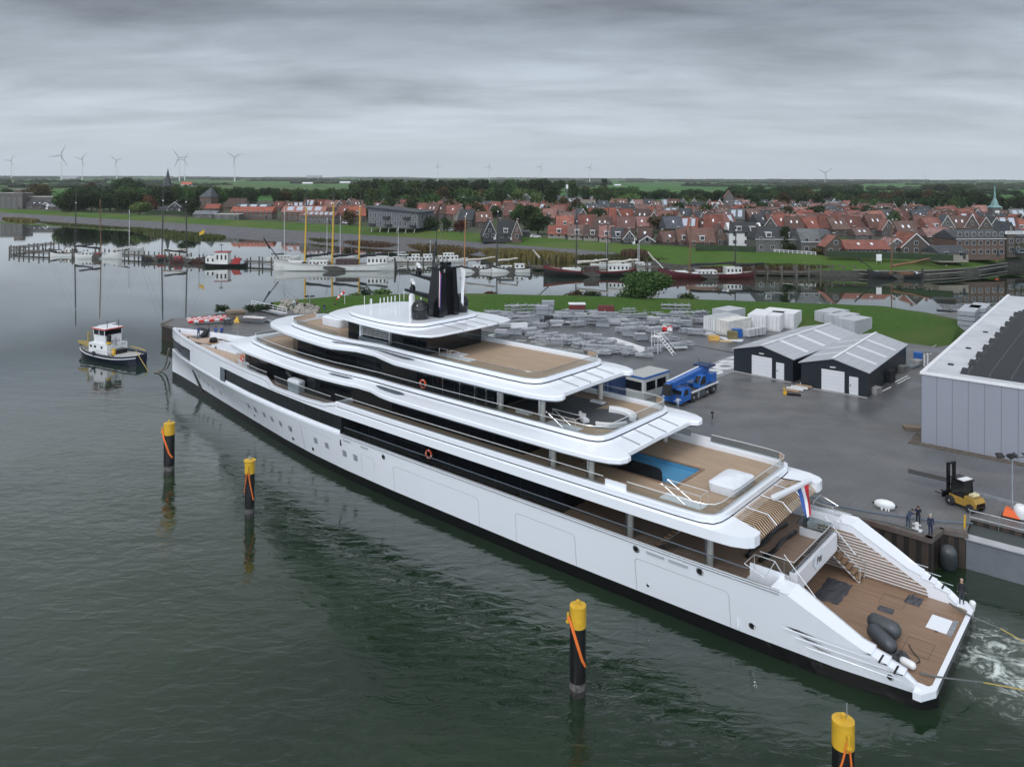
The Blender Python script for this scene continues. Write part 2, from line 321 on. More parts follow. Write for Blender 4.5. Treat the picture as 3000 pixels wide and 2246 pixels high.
mbf = MB(); n = len(v2); mbf.add(list(v2) + f1 + f2, [(i, i + 1, n + i + 1, n + i) for i in range(n - 1)] + [(n + i, n + i + 1, 2 * n + i + 1, 2 * n + i) for i in range(n - 1)])
tag(mbf.build('fields', FIELD), kind='structure')
# ---- the shipyard quay -------------------------------------------------------------------------------
ZQ = 2.6
def yard_mat():
 m = bpy.data.materials.new('wet_paving'); m.use_nodes = True; nt = m.node_tree; b = nt.nodes['Principled BSDF']
 tc = N(nt, 'ShaderNodeTexCoord')
 def nz(s, d=5, dist=0, st=None):
  n = N(nt, 'ShaderNodeTexNoise'); n.inputs['Scale'].default_value = s; n.inputs['Detail'].default_value = d; n.inputs['Distortion'].default_value = dist
  if st:
   q = N(nt, 'ShaderNodeMapping'); q.inputs['Scale'].default_value = st; q.inputs['Rotation'].default_value = (0, 0, R(-48)); L(nt, tc, 'Object', q, 0); L(nt, q, 0, n, 'Vector')
  else: L(nt, tc, 'Object', n, 'Vector')
  return n.outputs[0]
 c = ramp(nt, nz(.35, 9), [(.3, (.108, .108, .110)), (.7, (.142, .143, .146))])
 wet = ramp(nt, nz(.055, 5, .8, (1, 2.2, 1)), [(.42, (0, 0, 0)), (.58, (1, 1, 1))])
 mxn = N(nt, 'ShaderNodeMix', data_type='RGBA', blend_type='MULTIPLY'); nt.links.new(wet, mxn.inputs[0]); nt.links.new(c, mxn.inputs[6]); mxn.inputs[7].default_value = (.74, .76, .79, 1)
 # rows of paving bricks
 q = N(nt, 'ShaderNodeMapping'); q.inputs['Rotation'].default_value = (0, 0, R(-50)); L(nt, tc, 'Object', q, 0)
 br = N(nt, 'ShaderNodeTexBrick'); br.inputs['Scale'].default_value = .45; br.inputs['Mortar Size'].default_value = .012; br.inputs['Color1'].default_value = (1, 1, 1, 1); br.inputs['Color2'].default_value = (.88, .88, .88, 1); br.inputs['Mortar'].default_value = (.62, .62, .62, 1); br.offset = .5
 L(nt, q, 0, br, 'Vector')
 m2 = N(nt, 'ShaderNodeMix', data_type='RGBA', blend_type='MULTIPLY'); m2.inputs[0].default_value = .55; nt.links.new(mxn.outputs[2], m2.inputs[6]); L(nt, br, 0, m2, 7)
 nt.links.new(m2.outputs[2], b.inputs['Base Color'])
 nt.links.new(mth(nt, 'SUBTRACT', .62, mth(nt, 'MULTIPLY', wet, .34)), b.inputs['Roughness'])
 return m
YARD = yard_mat()
land = [(-61.8, 135.7), (-58.8, 132.9), (23.7, 62.6), (30.7, 56.2), (32.4, 57.7), (33.8, 57.0), (35.6, 59.4), (90, 14), (240, 14), (240, 200), (130, 168), (84, 150), (76, 148), (46, 155), (20, 159), (-6.8, 162.5), (-20, 161.5), (-34, 160), (-48, 159.5), (-52, 151.5), (-54.3, 147.5), (-59.4, 143.5), (-62, 140.3)]
mb = MB(); k = len(land)
mb.add([(x, y, ZQ) for x, y in land], [tuple(range(k))])
tag(mb.build('yard_paving', YARD), kind='structure')
PILE = striped('sheet_piling', (.035, .024, .018), (.008, .007, .006), 'X', 1.6, .45, .75, .4, (1, 1, .3))
mb = MB(); mb.add([(x, y, -2) for x, y in land] + [(x, y, ZQ - .004) for x, y in land], [(i, (i + 1) % k, k + (i + 1) % k, k + i) for i in range(k)])
tag(mb.build('quay_wall', PILE), kind='structure')
# steel cap along the waterside of the quay
cap = MB(); wf = [(-62, 140.3)] + land[:6]
for a, b_ in zip(wf, wf[1:]):
 a = Vector((*a, 0)); b_ = Vector((*b_, 0)); t = (b_ - a).normalized(); nrm = Vector((-t.y, t.x, 0))
 c = (a + b_) / 2; cap.box((c.x + nrm.x * .1, c.y + nrm.y * .1, ZQ - .1), ((b_ - a).length + .25, .5, .36), math.atan2(t.y, t.x))
tag(cap.build('quay_cap', mat('rusty_cap', (.07, .045, .035), .7, var=.4, vscale=1.2, col2=(.11, .10, .095))), kind='structure')
# near-quay fringe of darker concrete slabs
# grass dike behind the yard
crest = [(-48, 154.5), (-34, 153.5), (-20, 156), (-6.8, 157), (20, 153.5), (46, 149), (62, 145.5), (70, 143), (76, 140)]
foot = [(-46.5, 151.5), (-34, 146.5), (-20, 146.6), (-6.3, 146.6), (20, 144.3), (40, 140.5), (55, 132), (63, 123), (66.5, 120)]
D4 = []
for i, (c, f) in enumerate(zip(crest, foot)):
 c = Vector(c); f = Vector(f); o = (c - f).normalized(); zt = 4.8 if 0 < i < 8 else (3.3 if i == 0 else 4.2)
 D4.append([(f.x, f.y, ZQ + .01), (f.x + (c.x - f.x) * .82, f.y + (c.y - f.y) * .82, zt - .12), (c.x, c.y, zt), (c.x + o.x * 2, c.y + o.y * 2, zt - .1), (c.x + o.x * 9, c.y + o.y * 9, -.5)])
D4.append([(69.5, 121.5, ZQ + .01), (74, 128, ZQ + .9), (80, 137, ZQ + .7), (82, 141, ZQ + .4), (85, 150, -.5)])
D4.append([(77, 131, ZQ - .05), (78.5, 133, ZQ - .03), (82, 138, ZQ - .03), (85, 143, ZQ - .2), (88, 152, -.6)])
# subdivide a little and roughen
def smooth_rows(rows, sub=6):
 out = []
 for a, b_ in zip(rows, rows[1:]):
  for s in range(sub):
   t = s / sub; out.append([tuple(Vector(p).lerp(Vector(q), t)) for p, q in zip(a, b_)])
 out.append(rows[-1]); return out
D5 = smooth_rows(D4)
for r_ in D5:
 for j in (1, 2, 3):
  p = Vector(r_[j]); r_[j] = (p.x, p.y, p.z + .12 * noise.noise(p * .25))
mb = MB(); mb.rings(D5, 0, False, False, False)
tag(mb.build('grass_dike', GRASS, smooth=True), kind='structure')
# path to the right of the dike end, long concrete kerb, light road lines
mb = MB(); a = W(2735, 1017, ZQ); b_ = W(2804, 968, ZQ)
mb.box(((a.x + b_.x) / 2, (a.y + b_.y) / 2, ZQ + .04), ((b_ - a).length + 1, .16, .14), math.atan2(b_.y - a.y, b_.x - a.x))
tag(mb.build('path_kerb', mat('kerb', (.30, .30, .30), .8, var=.15)), kind='structure')
# lighter, wet asphalt apron under the racks
def pad(name, pts, m, z=ZQ + .004):
 mb = MB(); mb.add([(*W(px, py, z).xy, z) for px, py in pts], [tuple(range(len(pts)))]); return tag(mb.build(name, m), kind='structure')
pad('asphalt_apron', [(1300, 1160), (1310, 1010), (1400, 980), (1560, 944), (1800, 905), (2100, 925), (2260, 985), (2155, 1012), (2156, 1075), (2080, 1112), (1960, 1130), (1800, 1115), (1700, 1140)],
 ground_mat('wet_asphalt', (.075, .079, .087), (.115, .12, .13), .25, .3, c3=(.045, .048, .055), s3=.12, bump=.05, spec=.5))
PAINTW = mat('road_paint', (.66, .67, .68), .5, vscale=1.5, col2=(.52, .53, .55))
PAINTG = mat('pale_slab', (.20, .21, .225), .35, var=.12, vscale=.7)
pad('painted_band', [(1960, 1130), (2010, 1098), (2060, 1075), (2120, 1048), (2156, 1038), (2156, 1086), (2080, 1115)], PAINTG, ZQ + .008)
pad('painted_wedge', [(1772, 990), (1800, 988), (1905, 1022), (1870, 1034), (1820, 1018), (1808, 1021)], PAINTW, ZQ + .008)
pad('painted_wedge', [(1655, 1004), (1690, 999), (1720, 1016), (1700, 1028)], PAINTW, ZQ + .008)
pad('painted_letter', [(1540, 957), (1569, 950), (1595, 961), (1575, 963), (1562, 958), (1551, 960)], PAINTW, ZQ + .008)
pad('painted_stripe', [(1985, 970), (2035, 966), (2090, 975), (2080, 986)], PAINTW, ZQ + .008)
pad('painted_stripe', [(2100, 985), (2180, 994), (2172, 1001), (2130, 998)], PAINTW, ZQ + .008)
def letter_ring(name, cx, cy, rx, ry, hx, hy, flat=False):
 """a painted letter D or O seen at a grazing angle: an outer outline with its counter, as one ring of faces"""
 mb = MB(); n = 24; vo = []; vi = []
 for i in range(n):
  a = 2 * math.pi * i / n; c, s = math.cos(a), math.sin(a)
  if flat: c = max(-.55, c)
  q = W(cx + rx * c, cy + ry * s, ZQ + .012); vo.append((q.x, q.y, ZQ + .012))
  q = W(cx + 2 + hx * c, cy + hy * s, ZQ + .012); vi.append((q.x, q.y, ZQ + .012))
 mb.add(vo + vi, [(i, (i + 1) % n, n + (i + 1) % n, n + i) for i in range(n)])
 return tag(mb.build(name, PAINTW), kind='structure')
letter_ring('painted_letter', 2122, 1072, 37, 10.5, 17, 3.4)
letter_ring('painted_letter', 2092, 1089, 27, 7.5, 11, 2.4)
letter_ring('painted_letter', 1458, 982, 28, 5.5, 16, 2.6)
pad('painted_letter', [(2103, 1058), (2122, 1054), (2150, 1055), (2150, 1063), (2118, 1063)], PAINTW, ZQ + .012)
pad('painted_letter', [(2125, 1051), (2150, 1043), (2156, 1050)], PAINTW, ZQ + .012)
pad('dark_joint', [(1980, 1003), (1984, 1003), (2160, 1033), (2158, 1036)], mat('joint_dark', (.02, .02, .022), .5), ZQ + .012)
# ================= THE MOTOR YACHT ======================================================================
YA = R(139.25)
yacht = thing('motor_yacht', (26.43, 45.465, 0), YA, 'huge white motor yacht with terraced teak decks, black mast and open stern, beside the quay', 'yacht')
def part(mb, name, mats, smooth=False, parent=None): return mb.build(name, mats, parent or yacht, smooth)
def each(mb, name, mats, smooth=False, parent=None):
 """every separate piece of the builder becomes a part of its own"""
 par = list(range(len(mb.v)))
 def fd(a):
  while par[a] != a: par[a] = par[par[a]]; a = par[a]
  return a
 for f in mb.f:
  for i in f[1:]: par[fd(i)] = fd(f[0])
 grp = {}
 for f, m_ in zip(mb.f, mb.m): grp.setdefault(fd(f[0]), []).append((f, m_))
 out = []
 for fs in grp.values():
  ids = sorted({i for f, _ in fs for i in f}); mp_ = {i: j for j, i in enumerate(ids)}; g = MB(); g.v = [mb.v[i] for i in ids]
  g.f = [tuple(mp_[i] for i in f) for f, _ in fs]; g.m = [m_ for _, m_ in fs]; out.append(g.build(name, mats, parent or yacht, smooth))
 return out
def yw(X, Y, Z=0):
 c, s = math.cos(YA), math.sin(YA); return Vector((26.43 + X * c - Y * s, 45.465 + X * s + Y * c, Z))
def interp(tab, x):
 tab = sorted(tab)
 if x <= tab[0][0]: return tab[0][1]
 for (a, p), (b, q) in zip(tab, tab[1:]):
  if x <= b: return p + (q - p) * (x - a) / (b - a)
 return tab[-1][1]
HB0 = [(0, 4.5), (.6, 5.3), (5, 5.95), (10, 6.2), (27, 6.6), (43, 6.5), (50, 6.25), (58, 5.65), (68.7, 4.2), (80.6, 2.55), (90, 1.15), (95, .45), (98.8, .03)]
HBT = [(0, 5.1), (.6, 6.3), (5, 6.72), (10, 6.9), (15, 7.0), (50, 7.0), (56, 6.85), (62, 6.5), (68.5, 5.95), (76.3, 4.95), (85.7, 3.4), (92.5, 2.0), (97, .75), (98.9, .06)]
def hb(X, z):
 t = max(0, min(1, z / 4.4)); a, b = interp(HB0, X), interp(HBT, X)
 p = 1.0 if X < 60 else 1.0 + (X - 60) / 30
 return a + (b - a) * t ** p
TOPZ = [(0, 1.2), (.6, 1.25), (1.4, 1.75), (2.6, 2.2), (3.6, 2.6), (7.5, 4.4), (60, 4.45), (74, 4.5), (90, 4.42), (98.9, 4.1)]
HX = [0, .6, 1.4, 2.6, 3.6, 5, 7.5, 10, 14, 20, 27, 35, 43, 50, 56, 62, 66, 70, 74, 78, 82, 86, 90, 93, 95.5, 97.5, 98.6, 98.95]
def hull_rings(s):
 out = []
 for X in HX:
  tz = interp(TOPZ, X); zs = [-.8, 0, .9] + [.9 + (tz - .9) * k for k in (.25, .5, .75, 1)]
  out.append([(X, s * max(.02, hb(X, z) * (.97 if z < 0 else 1)), z) for z in zs])
 return out
mb = MB()
for s in (1, -1):
 rg = hull_rings(s); n = 7; o = len(mb.v)
 mb.add([p for r_ in rg for p in r_], [])
 for k_ in range(len(rg) - 1):
  for i in range(n - 1): mb.f.append((o + k_ * n + i, o + k_ * n + i + 1, o + (k_ + 1) * n + i + 1, o + (k_ + 1) * n + i)); mb.m.append(1 if i < 2 else 0)
a, b_ = hull_rings(1)[0], hull_rings(-1)[0]
for i in range(6): mb.quad(a[i], a[i + 1], b_[i + 1], b_[i], 1 if i < 2 else 2)
mb.add([(0, 0, -.8)] + [(X, s * hb(X, -1) * .97, -.8) for s in (1,) for X in HX] + [(X, -hb(X, -1) * .97, -.8) for X in reversed(HX)], [tuple(range(1, 2 * len(HX) + 1))], 1)
hull = part(mb, 'hull', [WHITE, BLACK, mat('transom_grey', (.10, .11, .12), .4)], 25)
# upper bow: white bulwark band above a recessed strip of louvre, white panel, pillar and black glass
def side(s, x0, x1, z0, z1, inset0=0., inset1=0., m=0, mb=None, step=2.0, zf0=None, zf1=None):
 n = max(1, int(abs(x1 - x0) / step)); r0 = []; r1 = []
 for i in range(n + 1):
  X = x0 + (x1 - x0) * i / n; y = interp(HBT, X)
  r0.append((X, s * max(.02, y - inset0), zf0(X) if zf0 else z0)); r1.append((X, s * max(.02, y - inset1), zf1(X) if zf1 else z1))
 k_ = n + 1; mb.add(r0 + r1, [(i, i + 1, k_ + i + 1, k_ + i) for i in range(n)], m)
BB = lambda X: interp([(50, 6.1), (74, 6.15), (90, 6.0), (99, 5.75)], X)
LIP = lambda X: interp(TOPZ, X)
for s in (1, -1):
 q = MB()   # white bow band, with thickness and inner face
 TB = lambda X: interp([(50.4, 7.3), (51.5, 7.2), (53, 6.8), (57, 6.62), (63.4, 6.6), (64.3, 7.25), (98.9, 7.15)], X)
 side(s, 50.8, 98.9, 0, 0, 0, 0, 0, q, .8, BB, TB); side(s, 50.8, 98.9, 0, 0, .55, 0, 0, q, .8, BB, BB)
 side(s, 50.8, 98.6, 0, 0, 0, .32, 0, q, .8, TB, TB); side(s, 50.8, 98.6, 0, 0, .32, .34, 0, q, .8, TB, lambda X: 6.35)
 part(q, 'bow_bulwark', WHITE, 30)
 q = MB(); side(s, 76.6, 88, 0, 0, .02, .02, 0, q, 1.5, LIP, BB); part(q, 'bow_panel', WHITE, 30)
 q = MB()
 for j in range(5):
  z0 = 4.45 + j * .3
  side(s, 88, 98.7, z0, z0 + .18, .10, .02, 0, q, 1.5); side(s, 88, 98.7, z0 + .18, z0 + .3, .12, .3, 1, q, 1.5)
 part(q, 'bow_louvre', [GREYM, BLACK], 30)
 q = MB(); side(s, 75.3, 76.6, 0, 0, .05, .05, 0, q, 1, LIP, BB); part(q, 'pillar', GREYM)
 q = MB(); side(s, 50.4, 75.3, 0, 0, .16, .14, 0, q, 2.2, lambda X: LIP(X) + .28, BB)
 part(q, 'window_band', DGLASS, 30)
 q = MB(); side(s, 50.4, 98.8, 0, 0, -.03, -.03, 0, q, 2, lambda X: LIP(X) - .22, LIP); side(s, 50.4, 98.8, 0, 0, -.03, .16, 0, q, 2, LIP, lambda X: LIP(X) + .05)
 side(s, 50.4, 75.3, 0, 0, .17, .17, 1, q, 2, lambda X: LIP(X) + .05, lambda X: LIP(X) + .29)
 part(q, 'rubbing_strake', [WHITE, WHITE], 30)
 # chrome cap rail and joint line aft
 q = MB(); q.tube([(X, s * (interp(HBT, X) - .04), 4.47) for X in (8, 14, 20, 27, 35, 43, 50)], .07, 6); q.tube([(X, s * (interp(HBT, X) + .03), 4.3) for X in (8, 14, 20, 27, 35, 43, 50)], .03, 5)
 part(q, 'cap_rail', CHROME, True)
 q = MB(); q.tube([(X, s * (interp(HBT, X) - .25), 5.1) for X in (10, 14, 20, 27, 35, 43, 50)], .035, 5); part(q, 'hand_rail', mat('blue_steel', (.30, .36, .45), .25, .7), True)
 q = MB()
 side(s, 10, 50.4, 4.5, 5.08, .25, .25, 0, q, 3); part(q, 'glass_screen', GLASS)
 # inner bulwark, side windows
 q = MB(); side(s, 7.5, 50.4, 3.4, 4.44, .22, .22, 0, q, 3); side(s, 7.5, 50.4, 4.44, 4.44, .22, 0, 0, q, 3); part(q, 'inner_bulwark', WHITE)
 for X, z in [(86.82, 2.6), (85.28, 2.37), (83.77, 2.25), (82.07, 2.15), (79.54, 2.1)] + [(70.1, 2.75), (68.3, 2.72), (66.0, 2.68), (64.1, 2.66), (62.1, 2.65), (60.0, 2.63), (54.96, 2.62), (52.99, 2.6), (50.0, 2.58), (48.3, 2.58)]:
  w_ = .42 if X > 75 else .62; y = hb(X, z)
  y0, y1 = hb(X - w_ / 2, z), hb(X + w_ / 2, z); q = MB()
  for ww, off, m_ in ((w_ / 2, .012, 0), (w_ / 2 - .07, .02, 1)):
   hh = .30 if m_ == 0 else .23
   yy = lambda dx, dz: s * (hb(X + dx, z + dz) + off)
   q.quad((X - ww, yy(-ww, -hh), z - hh), (X + ww, yy(ww, -hh), z - hh), (X + ww, yy(ww, hh), z + hh), (X - ww, yy(-ww, hh), z + hh), m_)
  part(q, 'hull_window', [mat('frame_line', (.30, .32, .34), .3, .4), mat('window_pane', (.27, .29, .34), .12)])
 for X, z, rr in [(69.3, 1.75, .13), (59.8, 1.6, .16), (55.8, 1.55, .16), (17.72, 3.95, .21), (13.06, 4.0, .21), (44, 3.8, .2), (2.13, 1.45, .16), (17, 1.6, .1), (9.8, 1.6, .18)]:
  y = s * (hb(X, z) + .02); q = MB()
  q.lathe((X, y, z), [(0.001, -.03), (rr * 1.25, -.02), (rr * 1.25, .0), (rr * .9, .02 * 1)], 14, 0, 'Y'); q.lathe((X, y + s * .012, z), [(0.001, 0.01), (rr * .8, .01), (rr * .8, .018), (.001, .018)], 14, 1, 'Y')
  part(q, 'mooring_port', [CHROME, BLACK], True)
 q = MB()    # shell doors and panel seams: hairline dark frames just proud of the plating
 def seam(x0, z0, x1, z1):
  y0 = s * (hb(x0, z0) + .006); y1 = s * (hb(x1, z1) + .006); q.tube([(x0, y0, z0), ((x0 + x1) / 2, s * (hb((x0 + x1) / 2, (z0 + z1) / 2) + .006), (z0 + z1) / 2), (x1, y1, z1)], .011, 4)
 for x0, x1 in ((32.4, 42.8), (22.9, 28.5), (11.2, 17.9)):
  q = MB(); seam(x0, .95, x0, 3.05); seam(x1, .95, x1, 3.05); seam(x0 + .2, 3.25, x1 - .2, 3.25); seam(x0, 3.05, x0 + .2, 3.25); seam(x1, 3.05, x1 - .2, 3.25); part(q, 'shell_door_seam', mat('seam', (.20, .20, .22), .5))
 q = MB(); seam(57.5, 1.2, 57.5, 3.9); seam(52, 3.55, 57, 3.6); seam(45.5, 2, 45.5, 3.2); seam(47.4, 1.6, 47.4, 3.2); seam(45.5, 3.2, 47.4, 3.2)
 each(q, 'shell_door_seam', mat('seam', (.10, .10, .11), .5))
 q = MB()
 for x0, x1 in ((15.6, 16.9), (13.9, 15.25), (46.2, 47.2), (48.8, 49.9)):
  q.box(((x0 + x1) / 2, s * (7.0 + .0), 4.0), (x1 - x0, .05, .12))
 each(q, 'vent_slot', mat('slot', (.33, .35, .38), .4))
 # anchor pocket
 q = MB(); y = lambda X, z: s * (hb(X, z) + .025)
 q.quad((89.5, y(89.5, 3.2), 3.3), (88.9, y(88.9, 3.2), 3.3), (86.6, y(86.6, .5), .4), (87.9, y(87.9, .5), .4), 0)
 q.quad((89.3, y(89.3, 3.1) + s * .02, 3.0), (89.0, y(89.0, 3.1) + s * .02, 3.0), (88.2, y(88.2, 2.1) + s * .02, 2.1), (88.6, y(88.6, 2.1) + s * .02, 2.1), 1)
 part(q, 'anchor_pocket', [mat('pocket', (.02, .022, .024), .3), GREYM])
# decks
def deck(name, pts, z, m, th=.12):
 q = MB(); q.prism([(x, y) for x, y in pts] + [(x, -y) for x, y in reversed(pts) if y > .01], z - th, z); return part(q, name, m)
bowd = [(50.5, 6.6), (57, 6.45), (64, 6.05)] + [(X, interp(HBT, X) - .33) for X in (68.5, 72, 76.3, 81, 85.7, 89, 92.5, 95, 97)]
deck('bow_deck', bowd, 6.42, mat('teak_pale', (.40, .30, .23), .6, var=.12, vscale=.5, stretch=(.3, 6, 1)))
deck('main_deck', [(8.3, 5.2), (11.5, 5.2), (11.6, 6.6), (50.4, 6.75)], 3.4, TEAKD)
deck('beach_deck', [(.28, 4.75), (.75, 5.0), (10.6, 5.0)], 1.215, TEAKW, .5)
q = MB()
pts = [(0, 5.12), (.62, 6.15)]
q.prism([(0, 5.12), (.55, 6.05), (.95, 6.05), (.95, 4.98), (.42, 4.98), (.28, 4.72), (.28, -4.72), (.42, -4.98), (.95, -4.98), (.95, -6.05), (.55, -6.05), (0, -5.12)], .85, 1.235)
part(q, 'transom_rim', WHITE)
q = MB(); q.bx(10.6, 10.75, -6.5, 6.5, 1.1, 3.3); part(q, 'beach_bulkhead', WHITE)
q = MB(); q.bx(.75, 1.9, -2.9, -1.1, 1.2, 1.24, 0); q.bx(.45, .72, -3.1, -1.0, 1.2, 1.232, 1); part(q, 'deck_hatch', [WHITE, STEEL])
q = MB()
for (x0, x1, y0, y1) in ((1.0, 2.4, .6, 2.4), (3.5, 4.9, -3.6, -2.2)):
 for a_ in ((x0, x1, y0, y0 + .03), (x0, x1, y1, y1 + .03), (x0, x0 + .03, y0, y1), (x1, x1 + .03, y0, y1)): q.bx(a_[0], a_[1], a_[2], a_[3], 1.2, 1.222)
for x, y in ((1.3, -1.0), (1.9, 2.9)): q.cyl((x, y), .13, 1.2, 1.225, 12)
each(q, 'deck_fitting', mat('fitting', (.09, .06, .045), .5))
# wings: solid sloping quarters either side of the beach deck, ending in steps
WG = [(.95, 1.25), (1.45, 1.62), (1.45, 1.80), (2.25, 1.98), (2.25, 2.14), (3.05, 2.28), (3.05, 2.44), (3.85, 2.62), (7.5, 4.4), (8.3, 4.42), (8.3, 1.2), (.95, 1.2)]
for s in (1, -1):
 q = MB()
 for (xa, za), (xb, zb) in zip(WG[:9], WG[1:10]):
  ya, yb = hb(xa, za), hb(xb, zb); q.quad((xa, s * 4.98, za), (xb, s * 4.98, zb), (xb, s * (yb - .0), zb), (xa, s * (ya - .0), za))
 q.extr_y(WG, s * 4.98, s * 5.12)
 # the step plates jutting over the side
 for x0, x1, z_ in ((2.95, 7.9, 2.44), (2.15, 7.2, 2.13), (1.4, 6.5, 1.8)):
  yy = lambda X: interp(HBT, X)
  q.add([(x1, s * (yy(x1) - .02), z_), (x0, s * (yy(x0) + .03), z_ + .045), (x0, s * (yy(x0) + .03), z_), (x1 - .3, s * (yy(x1) - .02), z_ - .03)],
    [(0, 1, 2, 3)], 0)
  q.add([(x1 - .2, s * (hb(x1, z_) + .012), z_ - .03), (x0 + .1, s * (hb(x0, z_) + .012), z_ - .0), (x0 + .1, s * (hb(x0, z_) + .012), z_ - .06), (x1 - .7, s * (hb(x1, z_) + .012), z_ - .12)], [(0, 1, 2, 3)], 1)
 for x_, z_ in ((2.62, 2.2), (1.85, 1.91)): q.bx(x_ - .05, x_ + .05, s * 5.3, s * 6.2, z_ - .02, z_ + .022, 1)
 part(q, 'quarter_wing', [WHITE, BLACK])
 q = MB(); q.extr_y([(2.6, 1.25), (9.8, 1.25), (9.8, 3.95), (7.4, 3.95), (2.7, 1.7)], s * 4.93, s * 4.97, 1)
 for j in range(13):
  z_ = 1.35 + j * .2; x0 = 2.6 + max(0, (z_ - 1.6)) * 2.05; q.bx(x0, 9.8, s * 4.88, s * 4.93, z_, z_ + .055, 0)
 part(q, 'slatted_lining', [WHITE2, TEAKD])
 # stairs beach deck -> main deck
 q = MB();
 for j in range(9):
  x_ = 6.6 + j * .33; z_ = 1.45 + j * .24; q.bx(x_, x_ + .42, s * 3.75, s * 4.85, z_ - .05, z_ + .03, 0)
 for yy in (3.78, 4.83): q.tube([(6.6, s * yy, 1.25), (9.6, s * yy, 3.4)], .05, 5, 1); q.tube([(6.5, s * yy, 2.2), (9.3, s * yy, 4.3)], .025, 5, 1); q.tube([(6.55, s * yy, 1.25), (6.5, s * yy, 2.2)], .025, 5, 1)
 part(q, 'stern_stairs', [TEAKW, RAILM])
# main-deck aft platform with its white transom block
q = MB(); q.bx(8.05, 8.55, -3.72, 3.72, 3.05, 4.22); q.extr_y([(8.55, 3.05), (8.55, 3.28), (11.5, 3.28), (11.5, 2.9)], -3.7, 3.7)
q.bx(8.5, 10.6, 3.55, 3.72, 3.3, 3.95); q.bx(8.5, 10.6, -3.72, -3.55, 3.3, 3.95); part(q, 'transom_block', WHITE)
q = MB()
for s in (1, -1):
 q.bx(8.3, 10.5, s * 5.15, s * 5.2, 3.3, 4.75, 0); q.bx(10.5, 10.55, s * 4.9, s * 6.6, 3.4, 3.9, 0)
 q.bx(8.3, 8.6, s * 5.1, s * 6.6, 3.4, 4.44, 0)
each(q, 'stair_well', WHITE)
q = MB()
q.bx(8.28, 8.31, -3.6, 3.6, 4.22, 4.85); q.bx(8.3, 10.4, 3.62, 3.65, 3.95, 4.85); q.bx(8.3, 10.4, -3.65, -3.62, 3.95, 4.85)
part(q, 'glass_screen', GLASS)
q = MB(); q.tube([(10.5, 3.64, 4.87), (8.3, 3.64, 4.87), (8.3, -3.64, 4.87), (10.5, -3.64, 4.87)], .028, 6)
for s in (1, -1):
 q.tube([(8.2, s * 5.2, 4.45), (8.9, s * 5.2, 5.35), (10.2, s * 5.2, 5.35), (10.2, s * 5.2, 4.4)], .028, 5); q.tube([(8.9, s * 3.7, 3.4), (8.9, s * 3.7, 5.2), (6.8, s * 3.72, 3.1)], .026, 5)
 q.tube([(10.2, s * 5.2, 5.35), (10.2, s * 6.7, 5.35), (8.9, s * 6.7, 4.9), (8.9, s * 5.2, 5.3)], .026, 5)
part(q, 'stern_rail', RAILM, True)
q = MB()
for s in (1, -1):
 for X in (9.4, 10.6, 12.9, 13.9, 15.0, 16.0): q.lathe((X, s * 6.35, 3.4), [(.1, 0), (.07, .35), (.2, .45), (.2, .5), (.001, .55)], 10)
each(q, 'bollard', STEEL, True)
q = MB(); q.add([(8.03, -1.0, 4.3), (8.03, .6, 4.3), (8.0, 1.0, 3.75), (8.01, .4, 3.25), (8.02, -.6, 3.3), (8.0, -1.15, 3.7)], [tuple(range(6))])
part(q, 'name_cover', COVER)
def text_mesh(txt, size, name, m, parent, loc, rot, depth=.004):
 cu = bpy.data.curves.new(name, 'FONT'); cu.body = txt; cu.size = size; cu.extrude = depth; cu.align_x = 'CENTER'; cu.align_y = 'CENTER'
 o = bpy.data.objects.new('tmp', cu); COL.objects.link(o); dg = bpy.context.evaluated_depsgraph_get(); me = bpy.data.meshes.new_from_object(o.evaluated_get(dg))
 bpy.data.objects.remove(o); me.materials.clear(); me.materials.append(m); q = bpy.data.objects.new(name, me); COL.objects.link(q); q.parent = parent; q.location = loc; q.rotation_euler = rot; return q
text_mesh('PW', .62, 'name_lettering', BLACK, yacht, (7.98, -.05, 3.78), (R(90), R(8), R(-90)))
